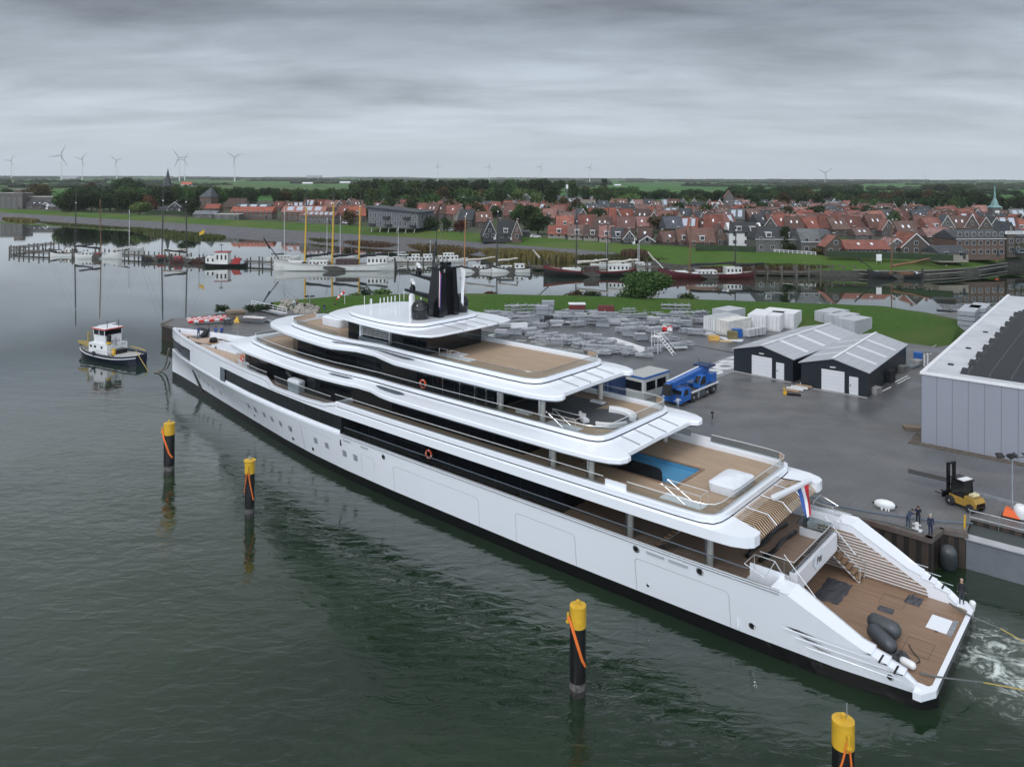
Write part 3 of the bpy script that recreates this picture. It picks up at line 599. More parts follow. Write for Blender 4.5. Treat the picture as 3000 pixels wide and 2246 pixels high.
# ---- the terraced decks ----
def mirror(pts): return pts + [(a, -b, c, -d) for a, b, c, d in reversed(pts) if b > .02]
def rot_ring(pts, z, ins=0.0):
 n = len(pts); out = []
 for i in range(n):
  p, c, q_ = Vector(pts[i - 1]), Vector(pts[i]), Vector(pts[(i + 1) % n])
  a = (c - p).normalized(); b = (q_ - c).normalized(); t = (a + b); t = t.normalized() if t.length > 1e-6 else a
  nn = Vector((t.y, -t.x)); k_ = 1 / max(.5, abs(nn.dot(Vector((a.y, -a.x))))); o = c + nn * (-ins) * k_ * ORI
  out.append((o.x, o.y, z))
 return out
ORI = -1
def area(p): return sum(p[i - 1][0] * p[i][1] - p[i][0] * p[i - 1][1] for i in range(len(p))) / 2
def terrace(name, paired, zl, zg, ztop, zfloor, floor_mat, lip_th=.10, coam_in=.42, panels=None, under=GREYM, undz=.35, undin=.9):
 global ORI
 P = mirror(paired); lip = [(a, b) for a, b, c, d in P]; cm = [(c, d) for a, b, c, d in P]
 ORI = -1 if area(lip) < 0 else 1
 q = MB()
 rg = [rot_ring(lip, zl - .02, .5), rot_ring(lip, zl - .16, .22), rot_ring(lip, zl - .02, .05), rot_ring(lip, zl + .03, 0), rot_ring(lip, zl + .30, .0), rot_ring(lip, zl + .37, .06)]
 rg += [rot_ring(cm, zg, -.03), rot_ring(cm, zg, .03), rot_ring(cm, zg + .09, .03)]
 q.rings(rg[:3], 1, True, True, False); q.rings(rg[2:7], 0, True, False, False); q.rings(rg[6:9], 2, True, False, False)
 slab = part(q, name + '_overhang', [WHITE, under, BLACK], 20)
 q = MB()
 rg = [rot_ring(cm, zg + .085, .04), rot_ring(cm, zg + .085, .0), rot_ring(cm, ztop - .04, .0), rot_ring(cm, ztop, .04), rot_ring(cm, ztop, coam_in - .04), rot_ring(cm, ztop - .04, coam_in), rot_ring(cm, zfloor, coam_in)]
 q.rings(rg, 0, True, False, False); part(q, name + '_coaming', WHITE, 20)
 q = MB(); rg = rot_ring(cm, zfloor, coam_in - .01)
 q.rings([[(x, y, zfloor - .1) for x, y, z in rg], rg], 0, True, False, True); part(q, name + '_deck', floor_mat)
 return lip, cm
def rails(cm_pts, x0, x1, z0, z1, ins, mat_r=RAILM, r=.032, glass=True, glassm=GLASS, name='rail'):
 """rail with glass along the coaming between two stations, round the stern if x0 is aft of it"""
 P = [p for p in cm_pts if x0 <= p[0] <= x1 and p[1] >= -.01]
 return P
def poly_rail(path, z0, z1, r=.032, gm=GLASS, rail=RAILM, posts=0):
 q = MB(); q.tube([(x, y, z1) for x, y in path], r, 6);
 for i in range(0, len(path), max(1, posts)) if posts else []: q.tube([(path[i][0], path[i][1], z0), (path[i][0], path[i][1], z1)], r * .8, 5)
 part(q, 'hand_rail', rail, True)
 q = MB(); k_ = len(path); q.add([(x, y, z0) for x, y in path] + [(x, y, z1 - .02) for x, y in path], [(i, i + 1, k_ + i + 1, k_ + i) for i in range(k_ - 1)]); part(q, 'glass_screen', gm)
def walls(name, pts, z0, z1, m, closed=True):
 q = MB(); P = pts + [(x, -y) for x, y in reversed(pts) if y > .02]; q.rings([[(x, y, z0) for x, y in P], [(x, y, z1) for x, y in P]], 0, True, False, True); return part(q, name, m)
# boat deck (first terrace): tall white slab sides
boat = [(51.2, 7.0, 51.2, 6.93), (50.4, 7.02, 50.4, 6.95), (43, 7.05, 43, 6.98), (35, 7.05, 35, 6.9), (27, 7.02, 27, 6.8), (20, 7.0, 20, 6.72), (15, 6.95, 15, 6.66), (13.2, 6.9, 13.3, 6.55), (11.9, 6.85, 12.5, 6.2), (11.0, 6.75, 12.25, 5.6), (10.2, 6.4, 12.2, 5.2), (9.85, 6.0, 12.18, 4.9), (9.8, 5.35, 12.15, 4.5), (9.9, 5.0, 12.15, 4.2), (11.9, 4.97, 12.14, 4.0)]
# forward end closes under the bridge deck
P0 = [(51.2, .01, 51.2, .01)] + boat + [(11.95, 0.01, 12.13, .01)]
q = MB(); lipP = mirror(P0); ORI = -1 if area([(a, b) for a, b, c, d in lipP]) < 0 else 1
lp = [(a, b) for a, b, c, d in lipP]; cp = [(c, d) for a, b, c, d in lipP]
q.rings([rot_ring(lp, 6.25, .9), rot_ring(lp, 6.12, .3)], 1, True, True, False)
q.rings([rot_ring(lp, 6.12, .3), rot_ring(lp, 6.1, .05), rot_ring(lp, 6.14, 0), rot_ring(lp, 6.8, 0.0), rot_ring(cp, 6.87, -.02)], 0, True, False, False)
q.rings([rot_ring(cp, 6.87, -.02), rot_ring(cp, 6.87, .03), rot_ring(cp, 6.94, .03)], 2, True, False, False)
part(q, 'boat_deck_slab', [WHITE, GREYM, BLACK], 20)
q = MB(); q.rings([rot_ring(cp, 6.94, .04), rot_ring(cp, 6.94, 0), rot_ring(cp, 7.30, .0), rot_ring(cp, 7.34, .04), rot_ring(cp, 7.34, .40), rot_ring(cp, 7.30, .44), rot_ring(cp, 6.9, .44)], 0, True, False, False)
part(q, 'boat_deck_coaming', WHITE, 20)
q = MB(); rg = rot_ring(cp, 6.92, .43)
# floor with the pool well left open: build as frame strips
bx_ = rg; xs0, xs1, py0, py1 = 17.3, 24.4, -1.55, 2.45
out = [(x, y) for x, y, z in rg]
q.rings([[(x, y, 6.8) for x, y in out], [(x, y, 6.92) for x, y in out]], 0, True, False, False)
def hy(X): return interp([(c, d) for a, b, c, d in boat], X) - .43
Xs = [12.6, 13.4, 15, xs0, 20, xs1, 27, 35, 43, 51.1]
for a_, b2 in zip(Xs, Xs[1:]):
 ya, yb = hy(a_), hy(b2)
 if a_ >= xs0 and b2 <= xs1:
  q.quad((a_, py1, 6.92), (b2, py1, 6.92), (b2, yb, 6.92), (a_, ya, 6.92)); q.quad((a_, -ya, 6.92), (b2, -yb, 6.92), (b2, py0, 6.92), (a_, py0, 6.92))
 else: q.quad((a_, -ya, 6.92), (b2, -yb, 6.92), (b2, yb, 6.92), (a_, ya, 6.92))
part(q, 'boat_deck_floor', TEAK)
q = MB(); q.bx(xs0 + .05, xs1, py0 + .05, py1 - .05, 6.2, 6.62, 0)
q.add([(xs0, py0, 6.9), (xs1, py0, 6.9), (xs1, py1, 6.9), (xs0, py1, 6.9), (xs0 + .04, py0 + .04, 6.3), (xs1, py0 + .04, 6.3), (xs1, py1 - .04, 6.3), (xs0 + .04, py1 - .04, 6.3)], [(0, 1, 5, 4), (1, 2, 6, 5), (2, 3, 7, 6), (3, 0, 4, 7)], 0)
part(q, 'swimming_pool', POOL)
q = MB(); t_ = .22
for a_ in ((xs0 - t_, xs1, py1, py1 + t_), (xs0 - t_, xs1, py0 - t_, py0), (xs0 - t_, xs0, py0, py1)): q.bx(*a_, 6.93, 6.97)
part(q, 'pool_rim', TEAKW)
q = MB(); gp = [(18.35, 6.95), (23.9, 6.95), (23.9, 7.85), (18.8, 7.85), (18.55, 7.78), (18.4, 7.6)]
q.extr_y(gp, py1 - .12, py1 - .06); part(q, 'pool_screen', SMOKE)
# mooring aft slats of the boat deck
q = MB()
for j in range(35):
 y = -4.95 + j * .284; q.add([(12.1, y, 6.86), (12.1, y + .15, 6.86), (10.55, y + .15, 6.8), (10.55, y, 6.8), (9.95, y + .15, 6.28), (9.95, y, 6.28), (9.95, y, 6.2), (9.95, y + .15, 6.2)], [(0, 1, 2, 3), (3, 2, 4, 5), (5, 4, 7, 6)])
sl = part(q, 'slatted_sunshade', mat('slat_teak', (.42, .30, .20), .55, var=.15))
q = MB()
for y in (-2.6, -.2, 2.3): q.add([(12.1, y, 6.9), (12.1, y + .14, 6.9), (10.5, y + .14, 6.84), (10.5, y, 6.84), (9.9, y + .14, 6.3), (9.9, y, 6.3)], [(0, 1, 2, 3), (3, 2, 4, 5)])
each(q, 'slat_beam', WHITE)
# upper superstructure walls
walls('boat_deck_house', [(74.2, .01), (73.9, 2.2), (73.2, 3.6), (69, 4.3), (64, 4.9), (57, 5.2), (50, 5.1), (43, 5.1), (33, 5.0), (29.3, 4.9), (29.2, .01)], 6.4, 9.2, DGLASS)
walls('bridge_deck_house', [(65.6, .01), (65.2, 1.8), (63.9, 3.2), (62, 3.9), (57, 4.2), (50, 4.15), (43, 4.2), (33.2, 4.1), (33.1, .01)], 9.6, 12.15, DGLASS)
walls('main_deck_house', [(50.4, .01), (50.39, 4.9), (45.4, 4.9), (45.3, 5.5), (40, 5.5), (39.9, 4.8), (25.5, 4.8), (25.4, .01)], 3.3, 6.25, DGLASS)
walls('sun_deck_house', [(53.9, .01), (53.7, 3.4), (53.3, 3.55), (46.8, 3.65), (41.95, 3.65), (41.9, .01)], 12.6, 15.0, DGLASS)
q = MB(); q.bx(50.3, 50.45, -6.9, 6.9, 3.3, 6.2); part(q, 'side_deck_bulkhead', mat('bulkhead_dark', (.02, .022, .025), .2))
# bridge deck terrace
bridge = [(76, .01, 72.3, .01), (75.6, 2.8, 72, 2.4), (75.1, 4.4, 71.5, 3.7), (74.2, 4.95, 70.6, 4.1), (70, 5.75, 67.2, 4.75), (65, 6.25, 63.3, 5.25), (60, 6.65, 59.2, 5.6), (55.6, 6.8, 55, 5.75), (53.3, 6.75, 52.8, 5.75), (50.4, 6.55, 50.2, 5.55), (48.8, 6.3, 48.6, 5.4), (46.6, 6.35, 46.6, 5.4), (44.8, 6.85, 44.8, 5.45), (43, 7.05, 43, 5.45), (38, 7.1, 38, 5.45), (30, 7.1, 30, 5.4), (24, 7.05, 24.5, 5.38), (21.5, 6.9, 22.9, 5.3), (20.2, 6.6, 22.2, 5.05), (19.5, 6.15, 21.9, 4.65), (19.25, 5.6, 21.8, 4.2), (19.3, 5.1, 21.75, 3.9), (19.85, 4.75, 21.72, 3.6), (19.95, .01, 21.7, .01)]
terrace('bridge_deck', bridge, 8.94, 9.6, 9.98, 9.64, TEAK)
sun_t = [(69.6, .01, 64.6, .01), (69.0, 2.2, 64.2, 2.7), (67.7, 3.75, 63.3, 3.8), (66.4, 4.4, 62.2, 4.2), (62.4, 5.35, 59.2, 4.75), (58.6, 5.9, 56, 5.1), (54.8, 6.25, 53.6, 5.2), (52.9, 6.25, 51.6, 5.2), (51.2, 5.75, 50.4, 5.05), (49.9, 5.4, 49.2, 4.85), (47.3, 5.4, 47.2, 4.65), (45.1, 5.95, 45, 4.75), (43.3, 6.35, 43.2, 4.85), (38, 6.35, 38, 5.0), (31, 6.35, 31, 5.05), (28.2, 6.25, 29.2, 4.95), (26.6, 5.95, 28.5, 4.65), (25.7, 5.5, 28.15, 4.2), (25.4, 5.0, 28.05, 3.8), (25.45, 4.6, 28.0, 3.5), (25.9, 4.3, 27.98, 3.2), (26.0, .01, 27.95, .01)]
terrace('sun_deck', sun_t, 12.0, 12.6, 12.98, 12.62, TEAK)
roof_t = [(57.2, .01, 54.8, .01), (56.5, 2.8, 54.3, 2.2), (55.6, 4.5, 53.4, 3.6), (54.6, 4.95, 52.2, 4.3), (49.2, 5.75, 50.2, 4.7), (46.4, 6.05, 47, 4.95), (43.9, 6.2, 44.6, 4.75), (42.2, 6.15, 43.2, 4.3), (40.6, 5.9, 42.7, 3.8), (39.6, 5.3, 42.5, 3.4), (39.3, 4.4, 42.4, 3.0), (39.2, .01, 42.35, .01)]
q = MB(); P = mirror(roof_t); lp = [(a, b) for a, b, c, d in P]; cp = [(c, d) for a, b, c, d in P]; ORI = -1 if area(lp) < 0 else 1
q.rings([rot_ring(lp, 14.95, .8), rot_ring(lp, 14.82, .3)], 1, True, True, False); q.rings([rot_ring(lp, 14.82, .3), rot_ring(lp, 14.8, .04), rot_ring(lp, 14.92, 0), rot_ring(lp, 14.98, .06), rot_ring(cp, 15.1, -.02)], 0, True, False, False)
q.rings([rot_ring(cp, 15.1, -.02), rot_ring(cp, 15.1, .04), rot_ring(cp, 15.17, .04)], 2, True, False, False); q.rings([rot_ring(cp, 15.165, .05), rot_ring(cp, 15.165, .0), rot_ring(cp, 15.36, .0), rot_ring(cp, 15.42, .12)], 0, True, False, True)
part(q, 'mast_roof', [WHITE, GREYM, BLACK], 20)
q = MB()   # panel joints of the aft overhangs
for (xa, za, xb, zb, ys) in ((42.2, 15.12, 39.25, 14.99, (-3.2, -1.6, 0, 1.6)), (27.9, 12.63, 26.0, 12.42, (-2.9, -1.2, .5, 2.2)), (21.6, 9.62, 19.95, 9.34, (-2.9, -1.0, .9, 2.8))):
 for y in ys: q.bx(xb, xa, y - .03, y + .03, 0, 0) if False else q.add([(xa, y - .04, za + .01), (xa, y + .04, za + .01), (xb, y + .04, zb + .012), (xb, y - .04, zb + .012), (xb, y - .04, zb - .12), (xb, y + .04, zb - .12)], [(0, 1, 2, 3), (3, 2, 5, 4)])
each(q, 'panel_joint', mat('joint', (.06, .065, .07), .4))
q = MB()    # grey inlay windows in the overhangs amidships
def inlay(pts):
 k_ = len(pts) // 2
 for s in (1, -1): q.add([(x, s * y, z) for x, y, z in pts], [(i, i + 1, len(pts) - 2 - i, len(pts) - 1 - i) for i in range(k_ - 1)])
zS = lambda X, Y: 12.42 + .2 * max(0, min(1, (interp([(a, b) for a, b, c, d in sun_t[5:16]], X) - Y) / max(.3, interp([(a, b) for a, b, c, d in sun_t[5:16]], X) - interp([(c, d) for a, b, c, d in sun_t[5:16]], X)))) + .03
zB = lambda X, Y: 9.34 + .27 * max(0, min(1, (interp([(a, b) for a, b, c, d in bridge[5:16]], X) - Y) / max(.3, interp([(a, b) for a, b, c, d in bridge[5:16]], X) - interp([(c, d) for a, b, c, d in bridge[5:16]], X)))) + .03
def inlay_strip(xs, t0, t1, tab, zf):
 ol = lambda X: interp([(a, b) for a, b, c, d in tab], X); cl_ = lambda X: interp([(c, d) for a, b, c, d in tab], X); a_ = []; b2 = []
 for i, X in enumerate(xs):
  e = .12 if i in (0, len(xs) - 1) else 0
  Y0 = cl_(X) + (ol(X) - cl_(X)) * (t0 + e); Y1 = cl_(X) + (ol(X) - cl_(X)) * (t1 - e); a_.append((X, Y0, zf(X, Y0))); b2.append((X, Y1, zf(X, Y1)))
 for s in (1, -1): q.add([(x, s * y, z) for x, y, z in a_ + b2], [(i, i + 1, len(xs) + i + 1, len(xs) + i) for i in range(len(xs) - 1)])
inlay_strip([53.6, 52.9, 51.2, 49.9, 48.5, 47.3, 46, 45.1, 44, 43.3, 42.4, 41.6], .22, .52, sun_t[5:16], zS)
inlay_strip([53.4, 52.8, 51.8, 50.6, 49.9], .2, .5, bridge[5:16], zB); inlay_strip([46.4, 45.6, 44.8, 43.8, 43, 42.2], .25, .6, bridge[5:16], zB)
each(q, 'overhang_inlay', mat('inlay', (.10, .12, .145), .15))
# louvres, doors on the sun deck house
for s in (1, -1):
 q = MB(); q.bx(51.3, 53.4, s * 3.6, s * 3.72, 12.62, 14.9, 1)
 for j in range(7): q.bx(46.9, 51.2, s * 3.66, s * 3.86, 13.35 + j * .2, 13.43 + j * .2, 0)
 q.bx(46.8, 46.95, s * 3.6, s * 3.9, 12.9, 14.85, 0); q.bx(51.2, 51.4, s * 3.6, s * 3.9, 12.7, 14.9, 2); q.bx(46.9, 51.3, s * 3.7, s * 4.1, 12.85, 13.15, 3); q.bx(47.2, 51.3, s * 4.0, s * 4.35, 12.62, 12.8, 3)
 part(q, 'louvre', [RAILM, DGLASS, WHITE, GREYM])
# columns
q = MB()
for s in (1, -1):
 for X, Y, z0, z1 in ((13.4, 4.8, 3.4, 6.2), (19.5, 4.8, 3.4, 6.2), (22.5, 5.35, 6.92, 9.1), (26, 5.35, 6.92, 9.1), (28.1, 4.05, 9.64, 12.15), (32.5, 4.05, 9.64, 12.15)):
  g = MB(); g.cyl((X, s * Y), .22, z0, z1, 14, 0); g.cyl((X + .24, s * (Y + .1)), .12, z0, z1, 10, 1); part(g, 'column', [mat('column_paint', (.46, .45, .43), .3), CHROME], True)
# rails
def half(path): return path + [(x, -y) for x, y in reversed(path) if y > .02]
cB = lambda X: interp([(c, d) for a, b, c, d in boat], X)
poly_rail(half([(63.5, 6.15)] + [(X, cB(X) - .2) for X in (60, 57, 54, 50.4, 47, 43, 39, 35, 31, 27, 23, 20.6)]), 7.34, 7.95) if False else None
for s in (1, -1):
 poly_rail([(X, s * (interp(HBT, X) - .45)) for X in (63.2, 60, 57, 54, 52.5)], 6.6, 7.5)
 q = MB(); side(s, 51, 98.6, 0, 0, -.012, -.012, 0, q, 1, lambda X: TB(X) - .33, lambda X: TB(X) - .29); part(q, 'sheer_groove', BLACK)
 poly_rail([(X, s * (cB(X) - .22)) for X in (51.5, 50.4, 47, 43, 39, 35, 31, 27, 23, 20.7)], 7.3, 7.95)
 poly_rail([(71.0, s * 5.3), (69, s * 5.55), (66.6, s * 5.85), (64.6, s * 6.0)], 7.15, 7.7)
 q = MB(); q.bx(18.9, 20.6, s * 6.28, s * 6.42, 7.2, 7.75); part(q, 'bulwark_gate', WHITE)
poly_rail(half([(18.8, 6.4), (16, 6.38), (14, 6.3), (13.1, 6.15), (12.6, 5.8), (12.4, 5.2)]), 7.3, 8.0)
cR = lambda X: interp([(c, d) for a, b, c, d in bridge[1:20]], X)
poly_rail([(x, -y) for x, y in reversed([(X, cR(X) - .2) for X in (71.6, 70, 67, 63, 59, 55.5)])] + [(71.75, 0)] + [(X, cR(X) - .2) for X in (71.6, 70, 67, 63, 59, 55.5)], 9.95, 10.55)
for s in (1, -1): poly_rail([(X, s * (cR(X) - .2)) for X in (55.5, 53, 50.2, 46.6, 43, 38, 33, 28, 25)], 9.9, 10.55)
poly_rail(half([(25, 5.2), (23.2, 5.12), (22.5, 4.9), (22.1, 4.5), (21.95, 3.8)]), 9.95, 10.65)
cS = lambda X: interp([(c, d) for a, b, c, d in sun_t[1:18]], X)
blk = mat('rail_dark', (.22, .23, .24), .25, .7)
poly_rail(half([(46.2, 4.5), (44, 4.6), (38, 4.8), (33, 4.83), (30, 4.78), (29, 4.6), (28.5, 4.2), (28.25, 3.5)]), 12.9, 13.5, .022, GLASS, blk)
poly_rail([(x, -y) for x, y in reversed([(X, cS(X) - .22) for X in (63.2, 62, 59, 56, 53.6)])] + [(64.2, 0)] + [(X, cS(X) - .22) for X in (63.2, 62, 59, 56, 53.6)], 12.9, 13.45, .018, GLASS, blk)
# bow posts and gear
q = MB()
for X in (69, 73, 76, 79.5, 83, 86.5, 90, 94):
 for s in (1, -1): q.tube([(X, s * (interp(HBT, X) - .2), 7.15), (X, s * (interp(HBT, X) - .2), 7.75)], .015, 4)
each(q, 'bow_stanchion', RAILM)
q = MB(); q.bx(92.1, 94.4, -1.5, -.2, 6.42, 6.46, 0); q.box((92.9, -1.55, 7.0), (2.3, .12, 1.1), 0, 0, 1, R(18)); part(q, 'bow_hatch', BLACK)
q = MB(); q.bx(79.5, 88.4, -2.6, 1.2, 6.42, 6.5, 0); q.bx(80, 86.2, -1.6, .9, 6.5, 6.62, 1); part(q, 'helideck_panel', [mat('pale_deck', (.50, .50, .51), .5, var=.06), WHITE])
q = MB(); q.lathe((87.9, -.3, 6.5), [(.45, 0), (.55, .2), (.5, .55), (.3, .7), (.001, .72)], 14, 0); q.bx(87.2, 88.6, -.7, .5, 6.48, 6.56, 1); part(q, 'windlass', [BLACK, mat('wood_pad', (.3, .17, .08), .6)], True)
q = MB()
q.tube([(94.5, 1.0, 6.46), (93.4, .9, 6.5), (92.5, 1.3, 6.75), (92.2, 1.0, 6.9), (92, 1.3, 6.5), (89, 1.2, 6.5), (86, .6, 6.5), (84.4, 1.2, 6.5)], .09, 6); q.tube([(90.5, -1.3, 6.5), (89, -2, 6.5), (86, -1.9, 6.5), (84, -2.1, 6.5)], .08, 6)
q.tube([(95.8, .6, 6.5), (95.9, .5, 7.3), (95.1, .8, 7.3), (95, .9, 6.5)], .07, 6)
each(q, 'mooring_rope', mat('rope_dark', (.035, .032, .028), .8))
q = MB(); q.bx(72.1, 74.5, 2.6, 3.7, 6.42, 6.95, 0); q.bx(72.0, 74.6, 2.5, 3.8, 6.95, 7.08, 0); part(q, 'deck_locker', WHITE)
# aft gear on boat deck: covers and stair rails
def cover(name, x0, x1, y0, y1, z0, h, peak=.25, m=COVER):
 q = MB(); n = 28; rg = []
 for z_, ins in ((z0 + .02, .05), (z0 + h * .9, 0), (z0 + h, .15)):
  r_ = []
  for i in range(n):
   a = 2 * math.pi * i / n; ca, sa = math.cos(a), math.sin(a); e = .28
   X = (x0 + x1) / 2 + ((x1 - x0) / 2 - ins) * (abs(ca) ** e) * (1 if ca > 0 else -1); Y = (y0 + y1) / 2 + ((y1 - y0) / 2 - ins) * (abs(sa) ** e) * (1 if sa > 0 else -1); r_.append((X, Y, z_))
  rg.append(r_)
 q.rings(rg, 0, True, True, False); o = len(q.v); top = [i + o - n for i in range(n)]; q.v.append(((x0 + x1) / 2, (y0 + y1) / 2, z0 + h + peak))
 for i in range(n): q.f.append((top[i], top[(i + 1) % n], o)); q.m.append(0)
 return part(q, name, m, 50)
cover('sunpad_cover', 13.05, 15.2, -1.75, 1.75, 6.92, .68, .26); cover('jacuzzi_cover', 57.8, 61.4, -2.4, 1.5, 12.62, .95, .06); cover('tender_cover', 58.6, 60.7, 5.15, 6.1, 6.42, 1.35, .12)
q = MB()
for (X0, X1, Y0, Y1, z_) in ((14.0, 17.1, 3.9, 5.0, 6.92), (24.6, 27.6, 3.4, 4.5, 9.64)):
 q.bx(X0, X1, Y0, Y1, z_, z_ + .05, 1)
 q.tube([(X1, Y0, z_ + .95), (X0, Y0, z_ + .95), (X0, Y1, z_ + .95), (X1, Y1, z_ + .95)], .03, 5); q.tube([(X1, Y0, z_ + .95), (X1, Y0, z_), (X0, Y0, z_)], .022, 5)
 q.tube([(X1 - .1, Y0 + .1, z_ + 1), (X0 + .9, Y0 + .1, z_ - .1)], .022, 5); q.tube([(X1 - .1, Y1 - .1, z_ + 1), (X0 + .9, Y1 - .1, z_ - .1)], .022, 5)
 q.tube([(X0, Y0, z_), (X0, Y0, z_ + .95)], .02, 5); q.tube([(X0, Y1, z_), (X0, Y1, z_ + .95)], .02, 5)
part(q, 'companionway', [RAILM, mat('stair_white', (.6, .62, .65), .3)], True)
q = MB()
for (X0, Y0, z_) in ((13.6, 5.3, 5.9), (21.6, 3.6, 8.75)):
 for j in range(8): q.bx(X0 + 1.3 + j * .3, X0 + 1.7 + j * .3, Y0 - .9, Y0 + .05, z_ - .25 - j * .29, z_ - .19 - j * .29, 0)
 q.tube([(X0 + 1.4, Y0 - .9, z_ - .3), (X0 + 3.7, Y0 - .9, z_ - 2.5)], .05, 5, 1); q.tube([(X0 + 1.4, Y0 + .05, z_ - .3), (X0 + 3.7, Y0 + .05, z_ - 2.5)], .05, 5, 1)
part(q, 'inner_stairs', [TEAKW, CHROME])
# bridge deck lounge: grey cover and curved sofas
q = MB(); q.prism([(21.9 + 2.75 + 2.6 * math.cos(a * .2618), .15 + 2.5 * math.sin(a * .2618)) for a in range(24)], 9.645, 9.665); q.bx(26.8, 32.8, -3.3, 2.6, 9.645, 9.66); each(q, 'deck_protection', GREYF)
q = MB()
def arc(cx, cy, r0, r1, a0, a1, z0, z1, n=10):
 rg = []
 for i in range(n + 1):
  a = R(a0 + (a1 - a0) * i / n); c, s_ = math.cos(a), math.sin(a); rg.append([(cx + r0 * c, cy + r0 * s_, z0), (cx + r1 * c, cy + r1 * s_, z0), (cx + r1 * c, cy + r1 * s_, z1), (cx + r0 * c, cy + r0 * s_, z1)])
 q.rings(rg)
for a0, a1 in ((205, 300), (100, 165), (20, 70)): arc(24.55, .2, 1.75, 2.25, a0, a1, 9.66, 9.9); arc(24.55, .2, 2.12, 2.3, a0, a1, 9.9, 10.05)
each(q, 'curved_sofa', WHITE2)
q = MB(); q.bx(29.8, 31.2, 3.2, 3.7, 9.64, 9.85); q.bx(27.0, 28.3, -3.2, -2.7, 9.64, 9.8); each(q, 'deck_box', WHITE2)
q = MB(); q.bx(37.3, 41.2, 2.0, 2.9, 12.62, 12.68, 0)
for X in (40.6, 39.2): q.tube([(X, 3.35, 12.62), (X, 3.35, 13.45), (X - 1.1, 3.35, 13.45), (X - 1.1, 3.35, 12.62)], .03, 5, 1)
q.bx(39.3, 40.6, .9, 1.9, 12.62, 12.67, 0); part(q, 'deck_hatch', [WHITE2, RAILM])
# mast, domes, antennas
q = MB()
def frustum(x0, x1, y0, y1, X0, X1, Y0, Y1, z0, z1, m=0): q.add([(x0, y0, z0), (x1, y0, z0), (x1, y1, z0), (x0, y1, z0), (X0, Y0, z1), (X1, Y0, z1), (X1, Y1, z1), (X0, Y1, z1)], [(0, 3, 2, 1), (4, 5, 6, 7), (0, 1, 5, 4), (1, 2, 6, 5), (2, 3, 7, 6), (3, 0, 4, 7)], m)
MASTB = mat('mast_black', (.007, .008, .010), .12, var=.3, vscale=.5)
frustum(43.4, 45.3, .05, .65, 43.5, 44.6, .0, .5, 15.4, 20.1); frustum(43.4, 45.0, -2.0, -1.4, 43.5, 44.5, -1.7, -1.2, 15.4, 20.1)
frustum(43.9, 44.9, -1.45, .1, 44.0, 44.6, -1.25, .05, 15.4, 19.6); q.bx(43.2, 45.0, -2.0, .8, 20.05, 20.2)
mast = part(q, 'radar_mast', MASTB, False)
q = MB(); q.extr_y([(44.8, 17.0), (48.6, 17.5), (48.6, 17.7), (44.8, 17.5)], .1, .5); q.extr_y([(44.8, 18.7), (48.0, 19.1), (48.0, 19.25), (44.8, 19.1)], -.3, .2); each(q, 'mast_arm', MASTB, False, mast)
for (X, Y, z_) in ((47.6, .3, 17.6), (47.2, -.1, 19.2)):
 q = MB(); q.lathe((X, Y, z_), [(.28, 0), (.3, .35), (.16, .5), (.2, .75), (.001, .78)], 10, 1); c = MB(); q.box((X, Y, z_ + .9), (2.9, .28, .2), R(-38), 0); part(q, 'radar_scanner', [WHITE2, MASTB], False, mast)
q = MB()
q.tube([(45.2, -.2, 20.2), (44.9, -.3, 22.6)], .16, 8, 0, .1); q.tube([(44.9, -.3, 22.6), (44.7, -.3, 24.1)], .03, 5, 0); q.box((45, -.3, 21.6), (.1, 1.9, .08), 0); q.box((44.5, -1.2, 20.4), (.8, .8, .35), 0); q.lathe((44.1, .5, 20.2), [(.25, 0), (.25, .3), (.001, .45)], 8)
for k_, (X, Y) in enumerate(((45.6, .8), (45.6, -1.9), (43.5, .9), (44.6, -1.5))): q.tube([(X, Y, 20.2), (X, Y, 21.1)], .05, 5)
part(q, 'mast_antenna', MASTB, False, mast)
for Y in (2.05, -3.35):
 q = MB(); q.lathe((44.6, Y, 15.42), [(.78, 0), (.78, .12), (.84, .16), (.84, 1.0)] + [(.84 * math.cos(R(a)), 1.0 + .8 * math.sin(R(a))) for a in (15, 30, 45, 60, 75)] + [(.001, 1.8)], 20); part(q, 'satellite_dome', MASTB, 60)
q = MB(); q.lathe((48.95, -.8, 15.42), [(.3, 0), (.3, 1.35), (.22, 1.55), (.001, 1.62)], 14); part(q, 'white_dome', WHITE2, 50)
for (X, Y, h_) in [(52.65, .23, .9), (52.67, -.29, .9), (52.7, -.8, .9), (52.7, -1.3, .9), (52.7, -1.8, .9), (52.9, 2.1, 1.3), (51.6, 2.4, 1.2), (53.0, 1.1, .9), (50.8, -.8, 1.4), (53.0, -3.3, 1.2), (46.8, 3.1, .6), (51.4, -4.3, .6), (46.9, 1.2, .8)]:
 q = MB(); q.tube([(X, Y, 15.4), (X, Y, 15.4 + h_ * .35)], .02, 5); q.tube([(X, Y, 15.4 + h_ * .35), (X, Y, 15.4 + h_)], .055 if h_ < 1 else .03, 6); part(q, 'whip_antenna', WHITE2)
# lifebuoys
for (X, Y, z_) in ((40.9, 5.05, 10.5), (39.6, 5.55, 4.7), (72.9, 4.15, 7.6)):
 q = MB(); n = 20; rg = []
 for i in range(n):
  a = 2 * math.pi * i / n; rg.append([(X + (.34 + .085 * math.cos(b * math.pi / 3)) * math.cos(a), Y + .085 * math.sin(b * math.pi / 3), z_ + (.34 + .085 * math.cos(b * math.pi / 3)) * math.sin(a)) for b in range(6)])
 rg.append(rg[0]); q.rings(rg, 0, True, False, False); q.m = [1 if (i // 6) % 5 == 0 else 0 for i in range(len(q.m))]
 part(q, 'lifebuoy', [mat('buoy_orange', (.75, .10, .03), .5), WHITE2], True)
